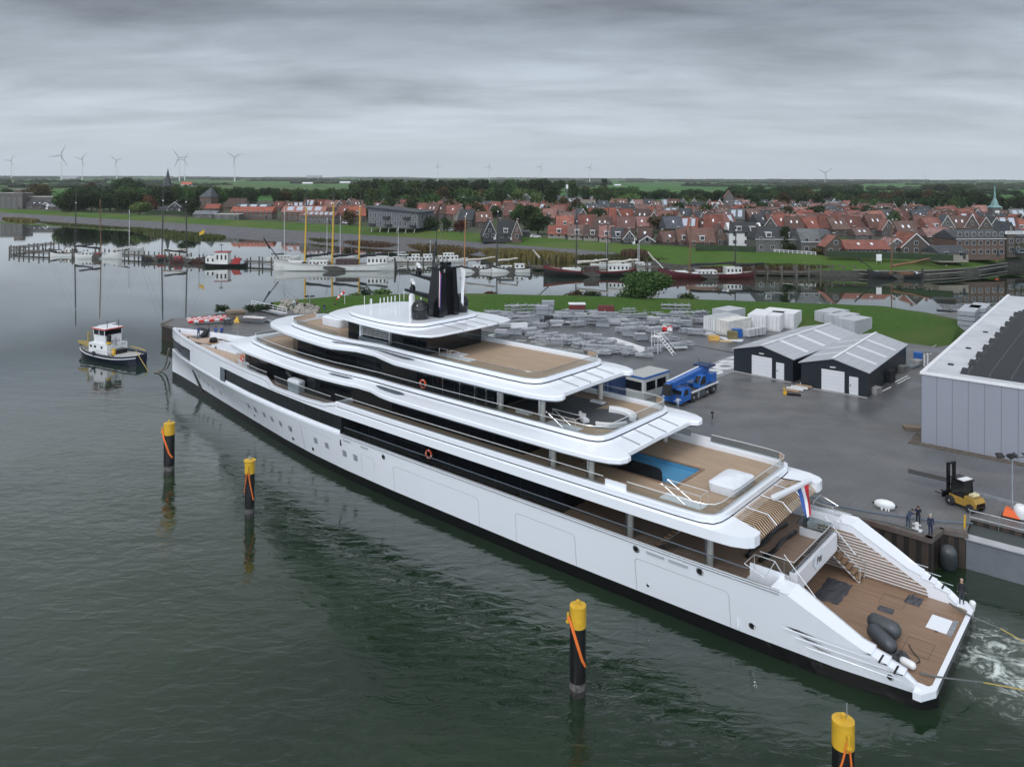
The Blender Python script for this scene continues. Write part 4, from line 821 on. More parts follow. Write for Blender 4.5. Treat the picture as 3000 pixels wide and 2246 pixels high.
# interior dividers visible through the dark bands
q = MB()
for X in (39.2, 37.1, 35.3, 34.0):
 for s in (1, -1): q.bx(X, X + .08, s * 4.12, s * 4.24, 9.7, 12.1)
each(q, 'window_mullion', CHROME)
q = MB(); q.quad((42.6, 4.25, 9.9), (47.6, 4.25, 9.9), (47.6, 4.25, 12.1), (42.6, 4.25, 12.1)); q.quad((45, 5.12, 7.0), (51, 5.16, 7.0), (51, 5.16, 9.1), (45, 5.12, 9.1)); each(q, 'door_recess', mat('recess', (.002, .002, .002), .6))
# ================= THE SHIPYARD =========================================================================
def V2(v): return Vector((v[0], v[1]))
NAVY = striped('shed_cladding', (.012, .018, .026), (.006, .009, .013), 'X', 2.0, .12, .4, .15)
ROOFM = striped('shed_roof', (.36, .38, .41), (.25, .27, .30), 'X', 1.1, .06, .35, .05, (.3, .3, 1))
DOORW = striped('door_white', (.62, .64, .68), (.48, .5, .54), 'Z', 2.2, .08, .4, .02)
def shed(P1, P2, Ldeep, eh, rh, label):
 """P1, P2: the front wall's left and right foot; the building runs back at right angles"""
 P1, P2 = V2(P1), V2(P2); w = (P2 - P1).length; a = math.atan2(P2.y - P1.y, P2.x - P1.x)
 t = thing('dark_shed', (P1.x, P1.y, ZQ), a, label, 'shed', 'dark steel sheds on the yard')   # local x along front, y backwards
 q = MB(); q.rings([[(0, y, 0), (w, y, 0), (w, y, eh), (w / 2, y, rh), (0, y, eh)] for y in (0, Ldeep)]); q.build('wall', NAVY, t)
 q = MB(); th = .1; ov = .25; sl = (rh - eh) / (w / 2)
 for s in (0, 1):
  xs = (-ov, w / 2) if s == 0 else (w + ov, w / 2); z0 = eh - ov * sl
  q.rings([[(xs[0], y, z0 + .02), (xs[1], y, rh + .02), (xs[1], y, rh + .02 + th), (xs[0], y, z0 + .02 + th)] for y in (-.25, Ldeep + .25)])
 rf = q.build('roof', ROOFM, t)
 for s in (0, 1):
  for f in (.2, .45, .70):
   q = MB(); x0, x1 = (.15, w / 2 - .2) if s == 0 else (w - .15, w / 2 + .2); y = Ldeep * f; z = lambda x: (eh + (x if s == 0 else w - x) * sl) + th + .035
   q.quad((x0, y, z(x0)), (x1, y, z(x1)), (x1, y + .9, z(x1)), (x0, y + .9, z(x0))); q.build('skylight', mat('skylight', (.62, .65, .70), .3), rf)
 q = MB(); q.box((w / 2, Ldeep / 2, rh + .16), (.35, Ldeep + .5, .06)); q.build('ridge_cap', WHITE2, rf)
 q = MB(); q.bx(w * .32, w * .66, -.05, .02, .05, eh * .88); q.build('roller_door', DOORW, t)
 q = MB(); q.bx(w * .73, w * .86, -.05, .02, .05, eh * .74); d = q.build('door', DOORW, t)
 q = MB(); q.bx(w * .74, w * .76, -.09, -.05, eh * .36, eh * .40); q.build('handle', BLACK, d)
 q = MB(); q.bx(w * .45, w * .53, -.22, .0, eh * 1.0, eh * 1.03); q.build('lamp_shade', WHITE2, t)
 q = MB(); q.box((w * .5, -.30, .004), (w, .5, .03)); q.build('doorstep', mat('kerb', (.3, .3, .3)), t)
 return t
shed((30.4, 104.9), (36.3, 99.0), 21.5, 2.95, 4.0, 'dark steel shed with pale roof, left one of the pair, behind the blue crane')
shed((36.7, 97.3), (42.9, 92.3), 20.0, 2.95, 4.0, 'dark steel shed with pale roof, right one, nearest the big grey hall')
# the grey hall
HP = [Vector((40.9, 76.6)), Vector((40.9 + .775 * 45, 76.6 - .632 * 45))]
ha = math.atan2(-.632, .775)
hall = thing('grey_hall', (40.9, 76.6, ZQ), ha, 'large grey clad hall with flat roof covered in solar panels at right edge', 'hall')
PANEL = striped('hall_cladding', (.24, .255, .30), (.13, .14, .165), 'X', .74, .04, .4, .04, (.3, .3, .3))
hz = 6.85
q = MB(); q.bx(0, 45, 0, 66, 0, hz); q.build('wall', PANEL, hall)
q = MB(); q.bx(-.12, 45, -.12, .25, hz, hz + .22); q.bx(-.12, .25, .25, 66.1, hz, hz + .22); rp = q.build('parapet', WHITE2, hall)
q = MB(); q.bx(.25, 45, .25, 66, hz - .02, hz + .03); q.build('roof', mat('bitumen_roof', (.40, .42, .45), .5, var=.2, vscale=.25, col2=(.52, .54, .57)), hall)
PV = striped('solar_cells', (.018, .021, .026), (.08, .085, .095), 'X', .55, .03, .45, .1)
for j in range(30):
 y = 2.4 + j * 1.55; q = MB(); x0 = 3.0 + (j % 3) * .35
 q.add([(x0, y, hz + .10), (44, y, hz + .10), (44, y + 1.4, hz + .42), (x0, y + 1.4, hz + .42), (x0, y + 1.42, hz + .05), (44, y + 1.42, hz + .05), (x0, y, hz + .05), (44, y, hz + .05)], [(0, 1, 2, 3), (3, 2, 5, 4), (6, 0, 3, 4), (1, 7, 5, 2)]); q.build('solar_row', PV, hall)
for x, y in ((1.6, 6), (1.7, 16), (1.8, 28)): q = MB(); q.box((x, y, hz + .1), (.5, .5, .12)); q.build('roof_drain', BLACK, hall)
q = MB(); q.bx(0, 45, -1.0, -.02, 0, .06); q.bx(-1.0, -.02, -1, 3, 0, .06); q.build('gravel_strip', ground_mat('gravel', (.05, .04, .03), (.16, .14, .12), 2.2), hall)
# containers
CONTW = striped('container_white', (.58, .59, .60), (.46, .47, .48), 'X', 3.5, .3, .5, .12, (2, 2, .5)); CONTB = striped('container_blue', (.02, .045, .12), (.012, .03, .09), 'X', 3.5, .3, .5, .2)
CONTG = striped('container_grey', (.42, .44, .47), (.36, .38, .41), 'X', 3.5, .3, .5, .1)
def container(loc, rz, ln, w, h, m, label, group=None, roofm=None, name='container'):
 t = thing(name, loc, rz, label, 'container', group)
 q = MB(); q.bx(0, ln, 0, w, .12, h); q.build('body', m, t)
 q = MB()
 for x in (0, ln):
  for y in (0, w): q.bx(x - .06, x + .06, y - .06, y + .06, 0, h + .04)
 for z in (.1, h): q.bx(0, ln, -.04, .04, z - .07, z + .05); q.bx(0, ln, w - .04, w + .04, z - .07, z + .05); q.bx(-.04, .04, 0, w, z - .07, z + .05); q.bx(ln - .04, ln + .04, 0, w, z - .07, z + .05)
 q.build('frame', m, t)
 q = MB(); q.bx(.03, ln - .03, .03, w - .03, h, h + .03); q.build('roof', roofm or m, t)
 for k in (0, 1):
  q = MB(); y0 = .12 + k * (w / 2 - .08); q.bx(-.1, -.05, y0, y0 + w / 2 - .18, .25, h - .15, 0)
  for yy in (.25, .7): q.tube([(-.12, y0 + yy * (w / 2 - .2), .3), (-.12, y0 + yy * (w / 2 - .2), h - .2)], .025, 5, 1)
  q.build('door', [m, STEEL], t)
 return t
sa = math.atan2(15.5, 16)     # direction running back, parallel with the sheds
ga = 'white containers beside the dike'
container((*W(2103, 976, ZQ).xy, ZQ), R(38), 6.0, 2.9, 2.45, CONTW, 'white container with closed doors, leftmost, next to the metal racks', ga, mat('cont_roof', (.36, .38, .4), .5, var=.1))
container((*W(2135, 984, ZQ).xy, ZQ), R(38), 6.0, 2.5, 2.35, mat('worn_white', (.60, .59, .56), .6, var=.15, vscale=.8), 'worn white container with stained roof beside a blue bin', ga)
container((*W(2242, 972, ZQ).xy, ZQ), R(60), 6.5, 2.9, 2.7, WHITE2, 'clean white container standing apart behind the worn one', ga)
container((*W(2284, 972, ZQ).xy, ZQ), R(60), 5.5, 3.4, 2.6, WHITE2, 'white container with hinged doors left of the widest one', ga)
container((*W(2325, 965, ZQ).xy, ZQ), R(55), 5.0, 5.6, 2.6, WHITE2, 'widest white container at right end of the row', ga)
container((*W(2135, 955, ZQ).xy, ZQ), R(40), 5.0, 3.4, 2.6, CONTG, 'pale container behind the leftmost white one by the dike', ga)
container((*W(2140, 935, ZQ).xy, ZQ), R(55), .4, .4, .4, CONTG, 'x', ga) if False else None
for i, (px, py, lb) in enumerate(((2440, 960, 'left grey topped box container behind the dark sheds'), (2470, 972, 'middle grey topped box container behind the dark sheds'), (2505, 985, 'right grey topped box container behind the dark sheds'))):
 container((*W(px, py, ZQ).xy, ZQ), R(38), 5.5, 3.4, 2.5, CONTG, lb, 'grey containers behind the sheds')
for px, py, lb in ((1720, 1180, 'dark blue container behind the yacht, left one'), (1790, 1172, 'dark blue container behind the yacht, beside the kiosk')):
 container((*W(px, py, ZQ).xy, ZQ), R(44), 5.0, 2.5, 2.5, CONTB, lb, 'blue containers by the kiosk', mat('cont_roof_grey', (.20, .21, .23), .5))
# kiosk
kl, kc, kr = W(1829, 1157, ZQ), W(1880, 1170, ZQ), W(1939, 1157, ZQ)
ka = math.atan2(kc.y - kl.y, kc.x - kl.x); kw = (kc - kl).length + .3
t = thing('site_kiosk', (kl.x, kl.y, ZQ), ka, 'pale site cabin with big windows and blue roof edge beside crane', 'cabin')
kd = 5.2; q = MB(); q.bx(0, kw, 0, kd, 0, 2.45); q.build('wall', mat('cabin_grey', (.50, .52, .52), .5), t)
q = MB(); q.bx(-.12, kw + .12, -.12, kd + .12, 2.45, 2.62); rfo = q.build('roof_edge', BLUE, t)
q = MB(); q.bx(-.02, kw + .02, -.02, kd + .02, 2.62, 2.66); q.build('roof', striped('corrugated', (.42, .43, .42), (.25, .26, .26), 'Y', 3.0, .3, .5, .05), t)
q = MB(); q.bx(.25, kw - .3, -.03, .02, .95, 2.0); q.build('window', DGLASS, t)
for y0 in (.5, 2.7): q = MB(); q.bx(kw - .02, kw + .03, y0, y0 + 1.8, .95, 2.0); q.build('window', DGLASS, t)
# ---- mobile crane ----
cr = thing('mobile_crane', (*W(1968, 1186, ZQ).xy, ZQ), math.atan2(.74, .67), 'blue three-axle mobile crane parked next to the site cabin', 'crane')
# local x: towards the rear of the truck, y: left; the near (right-hand in the picture) side is y<0
def wheel(par, x, y, r, w, rim, s=1):
 q = MB(); q.lathe((x, y, r), [(r * .55, -w / 2), (r * .95, -w / 2), (r, -w * .35), (r, w * .35), (r * .95, w / 2), (r * .55, w / 2)], 20, 0, 'Y'); wv = q.build('wheel', RUBBER, par, True)
 q = MB(); q.lathe((x, y, r), [(.001, -w * .52), (r * .2, -w * .54), (r * .3, -w * .45), (r * .56, -w * .42), (r * .58, -w * .51), (r * .58, w * .51), (r * .56, w * .42), (r * .2, w * .5), (.001, w * .52)], 16, 0, 'Y'); q.build('rim', rim, wv, True); return wv
RIM = mat('rim_silver', (.45, .47, .5), .35, .4)
q = MB(); q.bx(1.6, 7.6, -.95, .95, .75, 1.25); q.build('chassis', BLACK, cr)
q = MB(); q.bx(1.9, 7.7, -1.22, 1.22, 1.25, 1.36, 0); q.bx(1.9, 7.75, -1.3, -1.2, 1.22, 1.42, 1); q.bx(1.9, 7.75, 1.2, 1.3, 1.22, 1.42, 1); q.build('deck', [mat('chequer', (.05, .05, .055), .5), WHITE2], cr)
for x in (2.4, 5.2, 6.7):
 for y in (-1.05, 1.05): wheel(cr, x, y, .62, .42, RIM)
for x in (3.25, 7.5):
 for s in (-1, 1): q = MB(); q.bx(x, x + .3, s * 1.0, s * 1.28, .35, 1.25); q.build('outrigger', mat('outrigger_grey', (.22, .24, .26), .5), cr)
q = MB()
for z in (.45, .7, .95, 1.2): q.bx(3.9, 4.5, -1.3, -1.15, z, z + .04)
q.bx(3.86, 3.9, -1.3, -1.2, .35, 1.25); q.bx(4.5, 4.54, -1.3, -1.2, .35, 1.25); q.build('ladder', STEEL, cr)
q = MB(); q.extr_y([(.0, .55), (1.75, .55), (1.75, 2.05), (.35, 2.1), (.0, 1.35)], -1.25, 1.25); cb = q.build('cab', BLUE, cr)
q = MB(); q.add([(-.02, -1.1, 1.38), (-.02, 1.1, 1.38), (.31, 1.05, 2.0), (.31, -1.05, 2.0)], [(0, 1, 2, 3)]); q.build('windscreen', DGLASS, cb)
for s in (-1, 1): q = MB(); q.add([(.35, s * 1.262, 1.3), (1.2, s * 1.262, 1.3), (1.2, s * 1.262, 1.95), (.5, s * 1.262, 1.98)], [(0, 1, 2, 3)]); q.build('window', DGLASS, cb)
q = MB(); q.bx(-.12, .1, -1.2, 1.2, .4, .62); q.build('bumper', BLUE, cr)
for s in (-1, 1): q = MB(); q.bx(-.05, .0, s * .85, s * 1.1, .8, .95); q.build('headlight', WHITE2, cb)
q = MB(); q.bx(4.0, 7.4, -.9, .9, 1.4, 1.75); q.bx(6.4, 7.6, -1.1, 1.1, 1.45, 2.6); q.build('superstructure', BLUE, cr)
q = MB(); q.extr_y([(3.6, 1.45), (5.1, 1.45), (5.1, 2.85), (4.2, 2.85), (3.6, 2.0)], -1.2, -.45); oc = q.build('operator_cab', BLUE, cr)
q = MB(); q.extr_y([(3.8, 1.75), (4.95, 1.75), (4.95, 2.7), (4.3, 2.7), (3.8, 2.1)], -1.215, -1.19); q.add([(3.58, -1.1, 2.05), (3.58, -.55, 2.05), (4.16, -.55, 2.83), (4.16, -1.1, 2.83)], [(0, 1, 2, 3)]); q.build('cab_window', DGLASS, oc)
q = MB(); q.extr_y([(-.4, 2.3), (-.4, 2.95), (7.2, 3.45), (7.2, 2.7)], -.4, .4); q.extr_y([(-.9, 2.4), (-.4, 2.35), (-.4, 2.9), (-.9, 2.85)], -.28, .28); bm_ = q.build('boom', BLUE, cr)
q = MB(); q.extr_y([(-1.3, 1.5), (-.7, 1.5), (-.6, 2.8), (-1.1, 2.75)], -.4, .4); q.build('hook_block', RUBBER, bm_)
q = MB(); q.extr_y([(-.38, 2.96), (-.38, 3.0), (7.2, 3.5), (7.2, 3.46)], .2, .41); q.build('boom_top', WHITE2, bm_)
q = MB(); q.tube([(2.0, .1, 1.9), (4.6, .1, 2.9)], .14, 8); q.build('ram', BLUE, cr)
q = MB(); q.box((6.9, 0, 3.5), (1.6, 1.9, .2)); q.tube([(6.3, -.9, 3.5), (6.2, -1.0, 3.95)], .05, 5); q.tube([(7.4, .9, 3.5), (7.5, 1.1, 3.95)], .05, 5); q.build('winch_frame', mat('blue_black', (.01, .03, .09), .5), cr)
q = MB(); q.tube([(1.95, -.7, 1.35), (1.95, -.7, 2.2)], .1, 8); q.build('exhaust', mat('exhaust', (.09, .07, .06), .5), cr)
cr.scale = (1.13, 1.1, .93)
# ---- forklift, lamp, gear at the quay ----
fl = thing('forklift_truck', (*W(2822, 1484, ZQ).xy, ZQ), R(114), 'yellow and black forklift truck with raised mast carrying long beams', 'forklift')
fl.scale = (.92, .92, .95)
q = MB(); q.bx(-1.1, .9, -.6, .6, .35, .95, 0); q.extr_y([(-1.5, .45), (-.5, .45), (-.5, 1.2), (-1.4, 1.15), (-1.6, .8)], -.62, .62, 0); q.build('body', mat('forklift_yellow', (.33, .20, .04), .5, var=.15, vscale=2), fl)
q = MB(); q.bx(-1.62, -1.45, -.5, .5, .55, .85); q.build('radiator_grille', BLACK, fl)
for x, r in ((.75, .42), (-1.1, .36)):
 for y in (-.68, .68): wheel(fl, x, y, r, .28, RIM)
q = MB()
for x in (-.5, .75):
 for y in (-.55, .55): q.tube([(x, y, .95), (x * .9, y * .95, 2.3)], .045, 5)
q.bx(-.6, .85, -.62, .62, 2.3, 2.4); q.build('cab_frame', BLACK, fl)
q = MB(); q.bx(-.45, .7, -.54, .54, .95, 2.2); q.build('cab_glass', SMOKE, fl)
q = MB(); q.bx(-.45, .15, -.62, .62, 2.4, 2.43); q.build('roof_panel', WHITE2, fl)
q = MB(); q.bx(1.05, 1.25, -.5, -.25, .1, 3.4); q.bx(1.05, 1.25, .25, .5, .1, 3.4); q.bx(1.05, 1.25, -.5, .5, 3.3, 3.45); q.bx(1.05, 1.2, -.5, .5, 1.5, 1.6); q.build('mast', BLACK, fl)
q = MB(); q.bx(1.28, 1.4, -.9, .9, .5, 1.0); q.bx(1.4, 2.4, -.45, -.33, .5, .56); q.bx(1.4, 2.4, .33, .45, .5, .56); q.build('forks', BLACK, fl)
for y in (-.2, .2): q = MB(); q.lathe((-.95, y - 0, 1.36), [(.001, -.35), (.13, -.33), (.15, -.2), (.15, .3), (.001, .36)], 10, 0, 'Y') if False else q.tube([(-1.0 + y * .6, -.35, 1.36), (-1.0 + y * .6, .35, 1.36)], .14, 8); q.build('gas_bottle', mat('gas_bottle', (.55, .5, .3), .4), fl)
a = W(2660, 1406, ZQ); b_ = W(2800, 1440, ZQ); d_ = (b_ - a)
for k, (dz, dy) in enumerate(((.0, 0), (.0, .28), (.14, .14))):
 q = MB(); n_ = Vector((-d_.y, d_.x, 0)).normalized() * dy; q.tube([(a.x + n_.x, a.y + n_.y, ZQ + .75 + dz), (b_.x + n_.x, b_.y + n_.y, ZQ + .75 + dz)], .1, 4)
 tag(q.build('steel_beam', STEEL if k == 1 else mat('dark_steel', (.03, .03, .032), .5)), ('front long dark beam across the forklift forks', 'bright long beam behind the dark one on the forklift forks', 'dark long beam lying on top of the two on the forklift forks')[k], 'beam', 'beams on the forklift')
a, b_ = W(2850, 1447, ZQ), W(2990, 1482, ZQ); q = MB(); q.box(((a.x + b_.x) / 2, (a.y + b_.y) / 2, ZQ + .12), ((b_ - a).length, .16, .24), math.atan2(b_.y - a.y, b_.x - a.x)); tag(q.build('aluminium_profile', STEEL), 'long pale metal profile lying on the paving right of the forklift', 'beam')
def lampmast(loc, h, label, base=True, hd=.5, nm='floodlight_mast'):
 t = thing(nm, loc, 0, label, 'lamp mast')
 if base:
  q = MB(); q.box((0, 0, .3), (1.2, 1.0, .6), R(-40), 0, .75); q.build('orange_base', mat('orange_plastic', (.75, .13, .03), .5), t); q = MB(); q.box((0, 0, .05), (1.3, 1.1, .12), R(-40)); q.build('skid', BLACK, t)
  q = MB(); q.box((.45, -.42, .42), (.3, .02, .28), R(-40)); q.build('notice', WHITE2, t)
 q = MB(); q.tube([(0, 0, .0 if not base else .5), (0, 0, h)], .09 if base else .06, 10, 0, .06); q.build('mast', STEEL, t)
 for i, (dx, dy) in enumerate(((-.9, .1), (-.35, -.35), (.35, .2), (.9, -.2))):
  f = hd / .5; q = MB(); q.box((dx * f, dy * f, h + .05 + .1 * (i % 2)), (.55 * f, .4 * f, .12), R(25 * i), 0, 1, R(35)); hh = q.build('lamp_head', BLACK, t)
  q = MB(); q.tube([(0, 0, h - .1), (dx * f, dy * f, h + .05)], .03, 5); q.build('bracket', BLACK, hh)
 return t
lampmast((39.1, 59.9, ZQ), 4.7, 'mobile floodlight mast on orange base at right, in front of the grey hall')
lampmast((-38.4, 146.2, ZQ), 3.3, 'slim floodlight mast by the boulders at the end of the dike', False, .42)
# big bag
q = MB(); c = W(2990, 1520, ZQ); q.lathe((c.x, c.y, ZQ + .1), [(.4, 0), (.5, .4), (.48, .8), (.3, 1.0), (.001, 1.0)], 10); tag(q.build('bulk_bag', WHITE2, None, True), 'white bulk bag on a pallet at the right edge', 'bag')
# quay bollard, fenders, ropes
q = MB(); c = W(2686, 1552, ZQ); q.cyl((c.x, c.y), .14, ZQ, ZQ + .55, 12); q.box((c.x, c.y, ZQ + .42), (.6, .06, .06), R(-40)); q.box((c.x, c.y, ZQ + .02), (.7, .5, .04), R(-40)); tag(q.build('quay_bollard', WHITE2, None), 'white mooring bollard at the feet of the dock workers', 'bollard')
c = W(2592, 1490, ZQ); t = thing('white_fender', (c.x, c.y, ZQ + .35), R(-28), 'white fat fender with black ends lying on wooden blocks', 'fender')
q = MB(); q.lathe((0, 0, 0), [(.12, -.75), (.3, -.55), (.38, -.2), (.38, .2), (.3, .55), (.12, .75)], 16, 0, 'X'); q.build('body', WHITE2, t, True)
for s in (-1, 1): q = MB(); q.lathe((0, 0, 0), [(.001, s * .95), (.13, s * .74)], 12, 0, 'X'); q.build('end_cap', BLACK, t, True)
for x in (-.2, .1, .3): q = MB(); q.box((x, -.25, -.33), (.12, .3, .3)); q.build('block', WHITE2, t)
def fender(loc, rz, ry, l, r, label, m=FENDER, nm='rubber_fender', grp='big rubber fenders'):
 q = MB(); q.lathe((0, 0, 0), [(.001, -l / 2), (r * .55, -l / 2 + .03), (r * .9, -l * .4), (r, -l * .25), (r, l * .25), (r * .9, l * .4), (r * .55, l / 2 - .03), (.001, l / 2)], 22, 0, 'X')
 o = q.build(nm, m, None, 50); o.location = loc; o.rotation_euler = (0, ry, rz); return tag(o, label, 'fender', grp)
p = yw(3.6, 1.5); fender((p.x, p.y, 1.23 + .55), YA + R(170), 0, 1.9, .5, 'upper of two dark fenders lying on the stern deck'); p = yw(3.35, 2.9); fender((p.x, p.y, 1.75), YA + R(150), R(8), 1.9, .44, 'lower dark fender against the port wing of the stern deck')
fender((32.3, 56.6, 1.0), R(60), R(62), 2.2, .55, 'dark fender hanging upright against the dock wall')
p = yw(1.7, 3.9); fender((p.x, p.y, 1.45), YA + R(165), 0, .9, .22, 'white fender behind the port wing steps', WHITE2, 'white_fender', 'white fenders on the stern'); p = yw(.3, -6.3); fender((p.x, p.y, .9), YA, R(80), .8, .2, 'white fender hanging below the person at the stern corner', WHITE2, 'white_fender', 'white fenders on the stern')
def crumple(name, X, Y, sx, sy, label, m, h=.15, cat='tarpaulin', Z=1.22):
 q = MB(); n = 9; r_ = random.Random(int(X * 100)); vs = [(X + sx * (i / (n - 1) - .5) * (1 + r_.uniform(-.08, .08)), Y + sy * (j / (n - 1) - .5) * (1 + r_.uniform(-.08, .08)), Z + .01 + (r_.random() * h if 0 < i < n - 1 and 0 < j < n - 1 else 0)) for j in range(n) for i in range(n)]
 q.add([tuple(yw(*v)) for v in vs], [(j * n + i, j * n + i + 1, (j + 1) * n + i + 1, (j + 1) * n + i) for j in range(n - 1) for i in range(n - 1)]); return tag(q.build(name, m), label, cat)
TARP = mat('tarp_grey', (.04, .042, .05), .55, var=.3, vscale=2)
crumple('tarpaulin', 7.6, -1.6, 1.6, 3.2, 'grey sheet spread over the stern deck by the stairs', TARP, .05); crumple('tarpaulin', 3.2, -3.9, .9, 1.2, 'small crumpled dark sheet by the starboard wing', TARP, .2); crumple('tarpaulin', 4.3, -1.5, .9, .7, 'folded grey cloth in the middle of the stern deck', TARP, .1); crumple('tarpaulin', 2.4, 3.3, .9, 1.2, 'dark crumpled cloth behind the lower fender', TARP, .35)
def rope(name, pts, r, m, label, cat='rope', grp=None):
 P = []
 for i in range(len(pts) - 1):
  a_, b2 = Vector(pts[i]), Vector(pts[i + 1])
  for k in range(6): P.append(a_.lerp(b2, k / 6) + Vector((0, 0, 0)))
 P.append(Vector(pts[-1])); Q = P[:]
 for _ in range(5): Q = [Q[0]] + [(Q[i - 1] + Q[i] * 2 + Q[i + 1]) / 4 for i in range(1, len(Q) - 1)] + [Q[-1]]
 q = MB(); q.tube(Q, r, 6); return tag(q.build(name, m, None, True), label, cat, grp)
def wy(px, py, z): p_ = W(px, py, z); return (p_.x, p_.y, z)
rope('towing_rope', [tuple(yw(1.3, -4.7, 1.4)), tuple(yw(0, -4.0, 1.35)), wy(2930, 1840, .9)], .05, ROPE, 'grey towing line leaving the starboard corner of the stern'); rope('towing_rope', [wy(2930, 1840, .9), wy(3010, 1885, .3), wy(3120, 1940, .1)], .035, ROPEY, 'yellow line continuing the upper towing rope over the water')
rope('towing_rope', [tuple(yw(1.0, 4.3, 1.4)), tuple(yw(0, 3.8, 1.3)), wy(2880, 1998, .5)], .05, ROPE, 'grey towing line leaving the port corner of the stern'); rope('towing_rope', [wy(2880, 1998, .5), wy(3010, 2022, .1), wy(3120, 2040, .05)], .035, ROPEY, 'yellow line continuing the lower towing rope over the water')
rope('bow_rope', [tuple(yw(98.2, .9, 4.4)), wy(485, 1075, 1.2), wy(470, 1088, .2), wy(452, 1090, .1)], .11, mat('hawser', (.16, .15, .13), .8), 'thick hawser hanging from the bow into the water', 'rope'); rope('bow_rope', [tuple(yw(99.0, .3, 2.4)), wy(490, 1082, .4), wy(462, 1084, .08)], .09, MATS['hawser'], 'second hawser lying low beside the bow', 'rope')
rope('quay_hose', [wy(2348, 1475, ZQ + .1), wy(2440, 1490, ZQ + .1), wy(2530, 1515, ZQ + .1), wy(2610, 1530, ZQ + .12), wy(2690, 1555, ZQ + .1)], .06, ROPE, 'dark mooring line lying along the quay edge'); rope('quay_hose', [wy(2400, 1470, ZQ + .08), wy(2540, 1498, ZQ + .08), wy(2640, 1512, ZQ + .1), wy(2740, 1525, ZQ + .2), wy(2850, 1532, ZQ + .15)], .05, mat('rope_blue', (.09, .13, .18), .7), 'blue grey hoses lying on the paving behind the workers')
rope('deck_rope', [tuple(yw(2.2, 1.6, 1.27)), tuple(yw(1.9, 2.2, 1.3)), tuple(yw(1.2, 2.9, 1.27)), tuple(yw(1.6, 3.6, 1.27))], .03, RUBBER, 'thin black line curling on the stern deck')
for k, (X0, Y0, X1, Y1) in enumerate(((12.0, 2.2, 11.9, -4.3), (11.0, 2.25, 10.95, -3.5))):
 pts = [(X0 + (X1 - X0) * i / 8 + .09 * math.sin(i * 1.3 + k), Y0 + (Y1 - Y0) * i / 8, 3.55) for i in range(9)]
 rope('cable_bundle', [tuple(yw(*p_)) for p_ in pts], .15, BLACK, ('black padded bundle on the main deck, nearest the slatted sunshade', 'black padded bundle on the main deck, nearest the stern glass')[k], 'cable', 'black bundles on the aft main deck')
# Dutch ensign on its covered staff
fs = thing('flag', tuple(yw(11.2, -.2, 7.0)), YA, 'Dutch tricolour hanging from a covered staff over the stern', 'flag')
q = MB(); q.tube([(0, 0, -.1), (-1.5, 0, 1.0), (-2.6, 0, 1.85)], .22, 8, 0, .16); q.build('staff_cover', COVER, fs, True)
q = MB()
for m_, (a0, a1) in enumerate(((0, .34), (.34, .67), (.67, 1))):
 n = 10
 for i in range(n):
  for (u, v) in ((a0, a1),):
   f = lambda uu, tt: (-2.45 + .95 * uu * (1 - tt * .75) - .1 * tt, .12 * math.sin(tt * 5 + uu * 4), 1.75 - .55 * uu - 2.3 * tt + .3 * uu * tt)
   t0, t1 = i / n, (i + 1) / n; q.quad(f(u, t0), f(v, t0), f(v, t1), f(u, t1), m_)
q.build('cloth', [mat('flag_red', (.42, .02, .03), .8), mat('flag_white', (.7, .7, .72), .8), mat('flag_blue', (.03, .08, .30), .8)], fs, True)
for (X, Y, lb, ms, w_) in ((43.2, .9, 'narrow red white and blue flag hanging from the left of the black mast', (1, 0, 2), .22), (43.4, -2.3, 'white flag hanging right of the black mast', (1, 1, 1), .4)):
 p = yw(X, Y, 20.0); q = MB()
 for i in range(8):
  for k in range(3):
   f = lambda u, t_: (p.x + w_ * u * (1 - .5 * t_), p.y + .1 * math.sin(t_ * 6 + u * 3), 20.0 - 3.4 * t_ - .4 * u); q.quad(f(k / 3, i / 8), f((k + 1) / 3, i / 8), f((k + 1) / 3, (i + 1) / 8), f(k / 3, (i + 1) / 8), ms[k])
 tag(q.build('flag', [MATS['flag_red'], MATS['flag_white'], MATS['flag_blue']], None, True), lb, 'flag')
# dock gate / steel caisson on the right
q = MB(); ca = [(33.75, 57.15), (70, 27.2), (72.0, 29.6), (35.6, 59.55)]
t = thing('dock_gate', (0, 0, 0), 0, 'grey steel dock gate with railing at the right edge', 'dock gate')
q.prism(ca, -1, 2.2); q.build('wall', mat('gate_grey', (.13, .145, .165), .5, var=.15, vscale=.6), t)
q = MB(); q.prism([(33.7, 57.0), (70, 27.0), (70.5, 27.7), (34.3, 57.7)], 2.2, 2.3); q.build('fascia', mat('gate_pale', (.36, .37, .39), .5, var=.1), t)
q = MB(); q.prism([(34.35, 57.75), (70.5, 27.75), (72, 29.6), (35.6, 59.5)], 2.2, 2.25); q.build('walkway', mat('gate_deck', (.045, .055, .055), .7), t)
q = MB(); dr = Vector((.771, -.637)); st_ = Vector((35.55, 59.45))
for z in (2.8, 3.3): e = st_ + dr * 22; q.tube([(st_.x, st_.y, z), (e.x, e.y, z)], .03, 5)
for k in range(12): e = st_ + dr * k * 1.9; q.tube([(e.x, e.y, 2.2), (e.x, e.y, 3.3)], .03, 5)
q.build('railing', STEEL, t); q = MB(); q.tube([(34.2, 57.9, 2.2), (34.25, 57.9, 3.6)], .07, 6); q.build('marker_post', YELLOW, t)
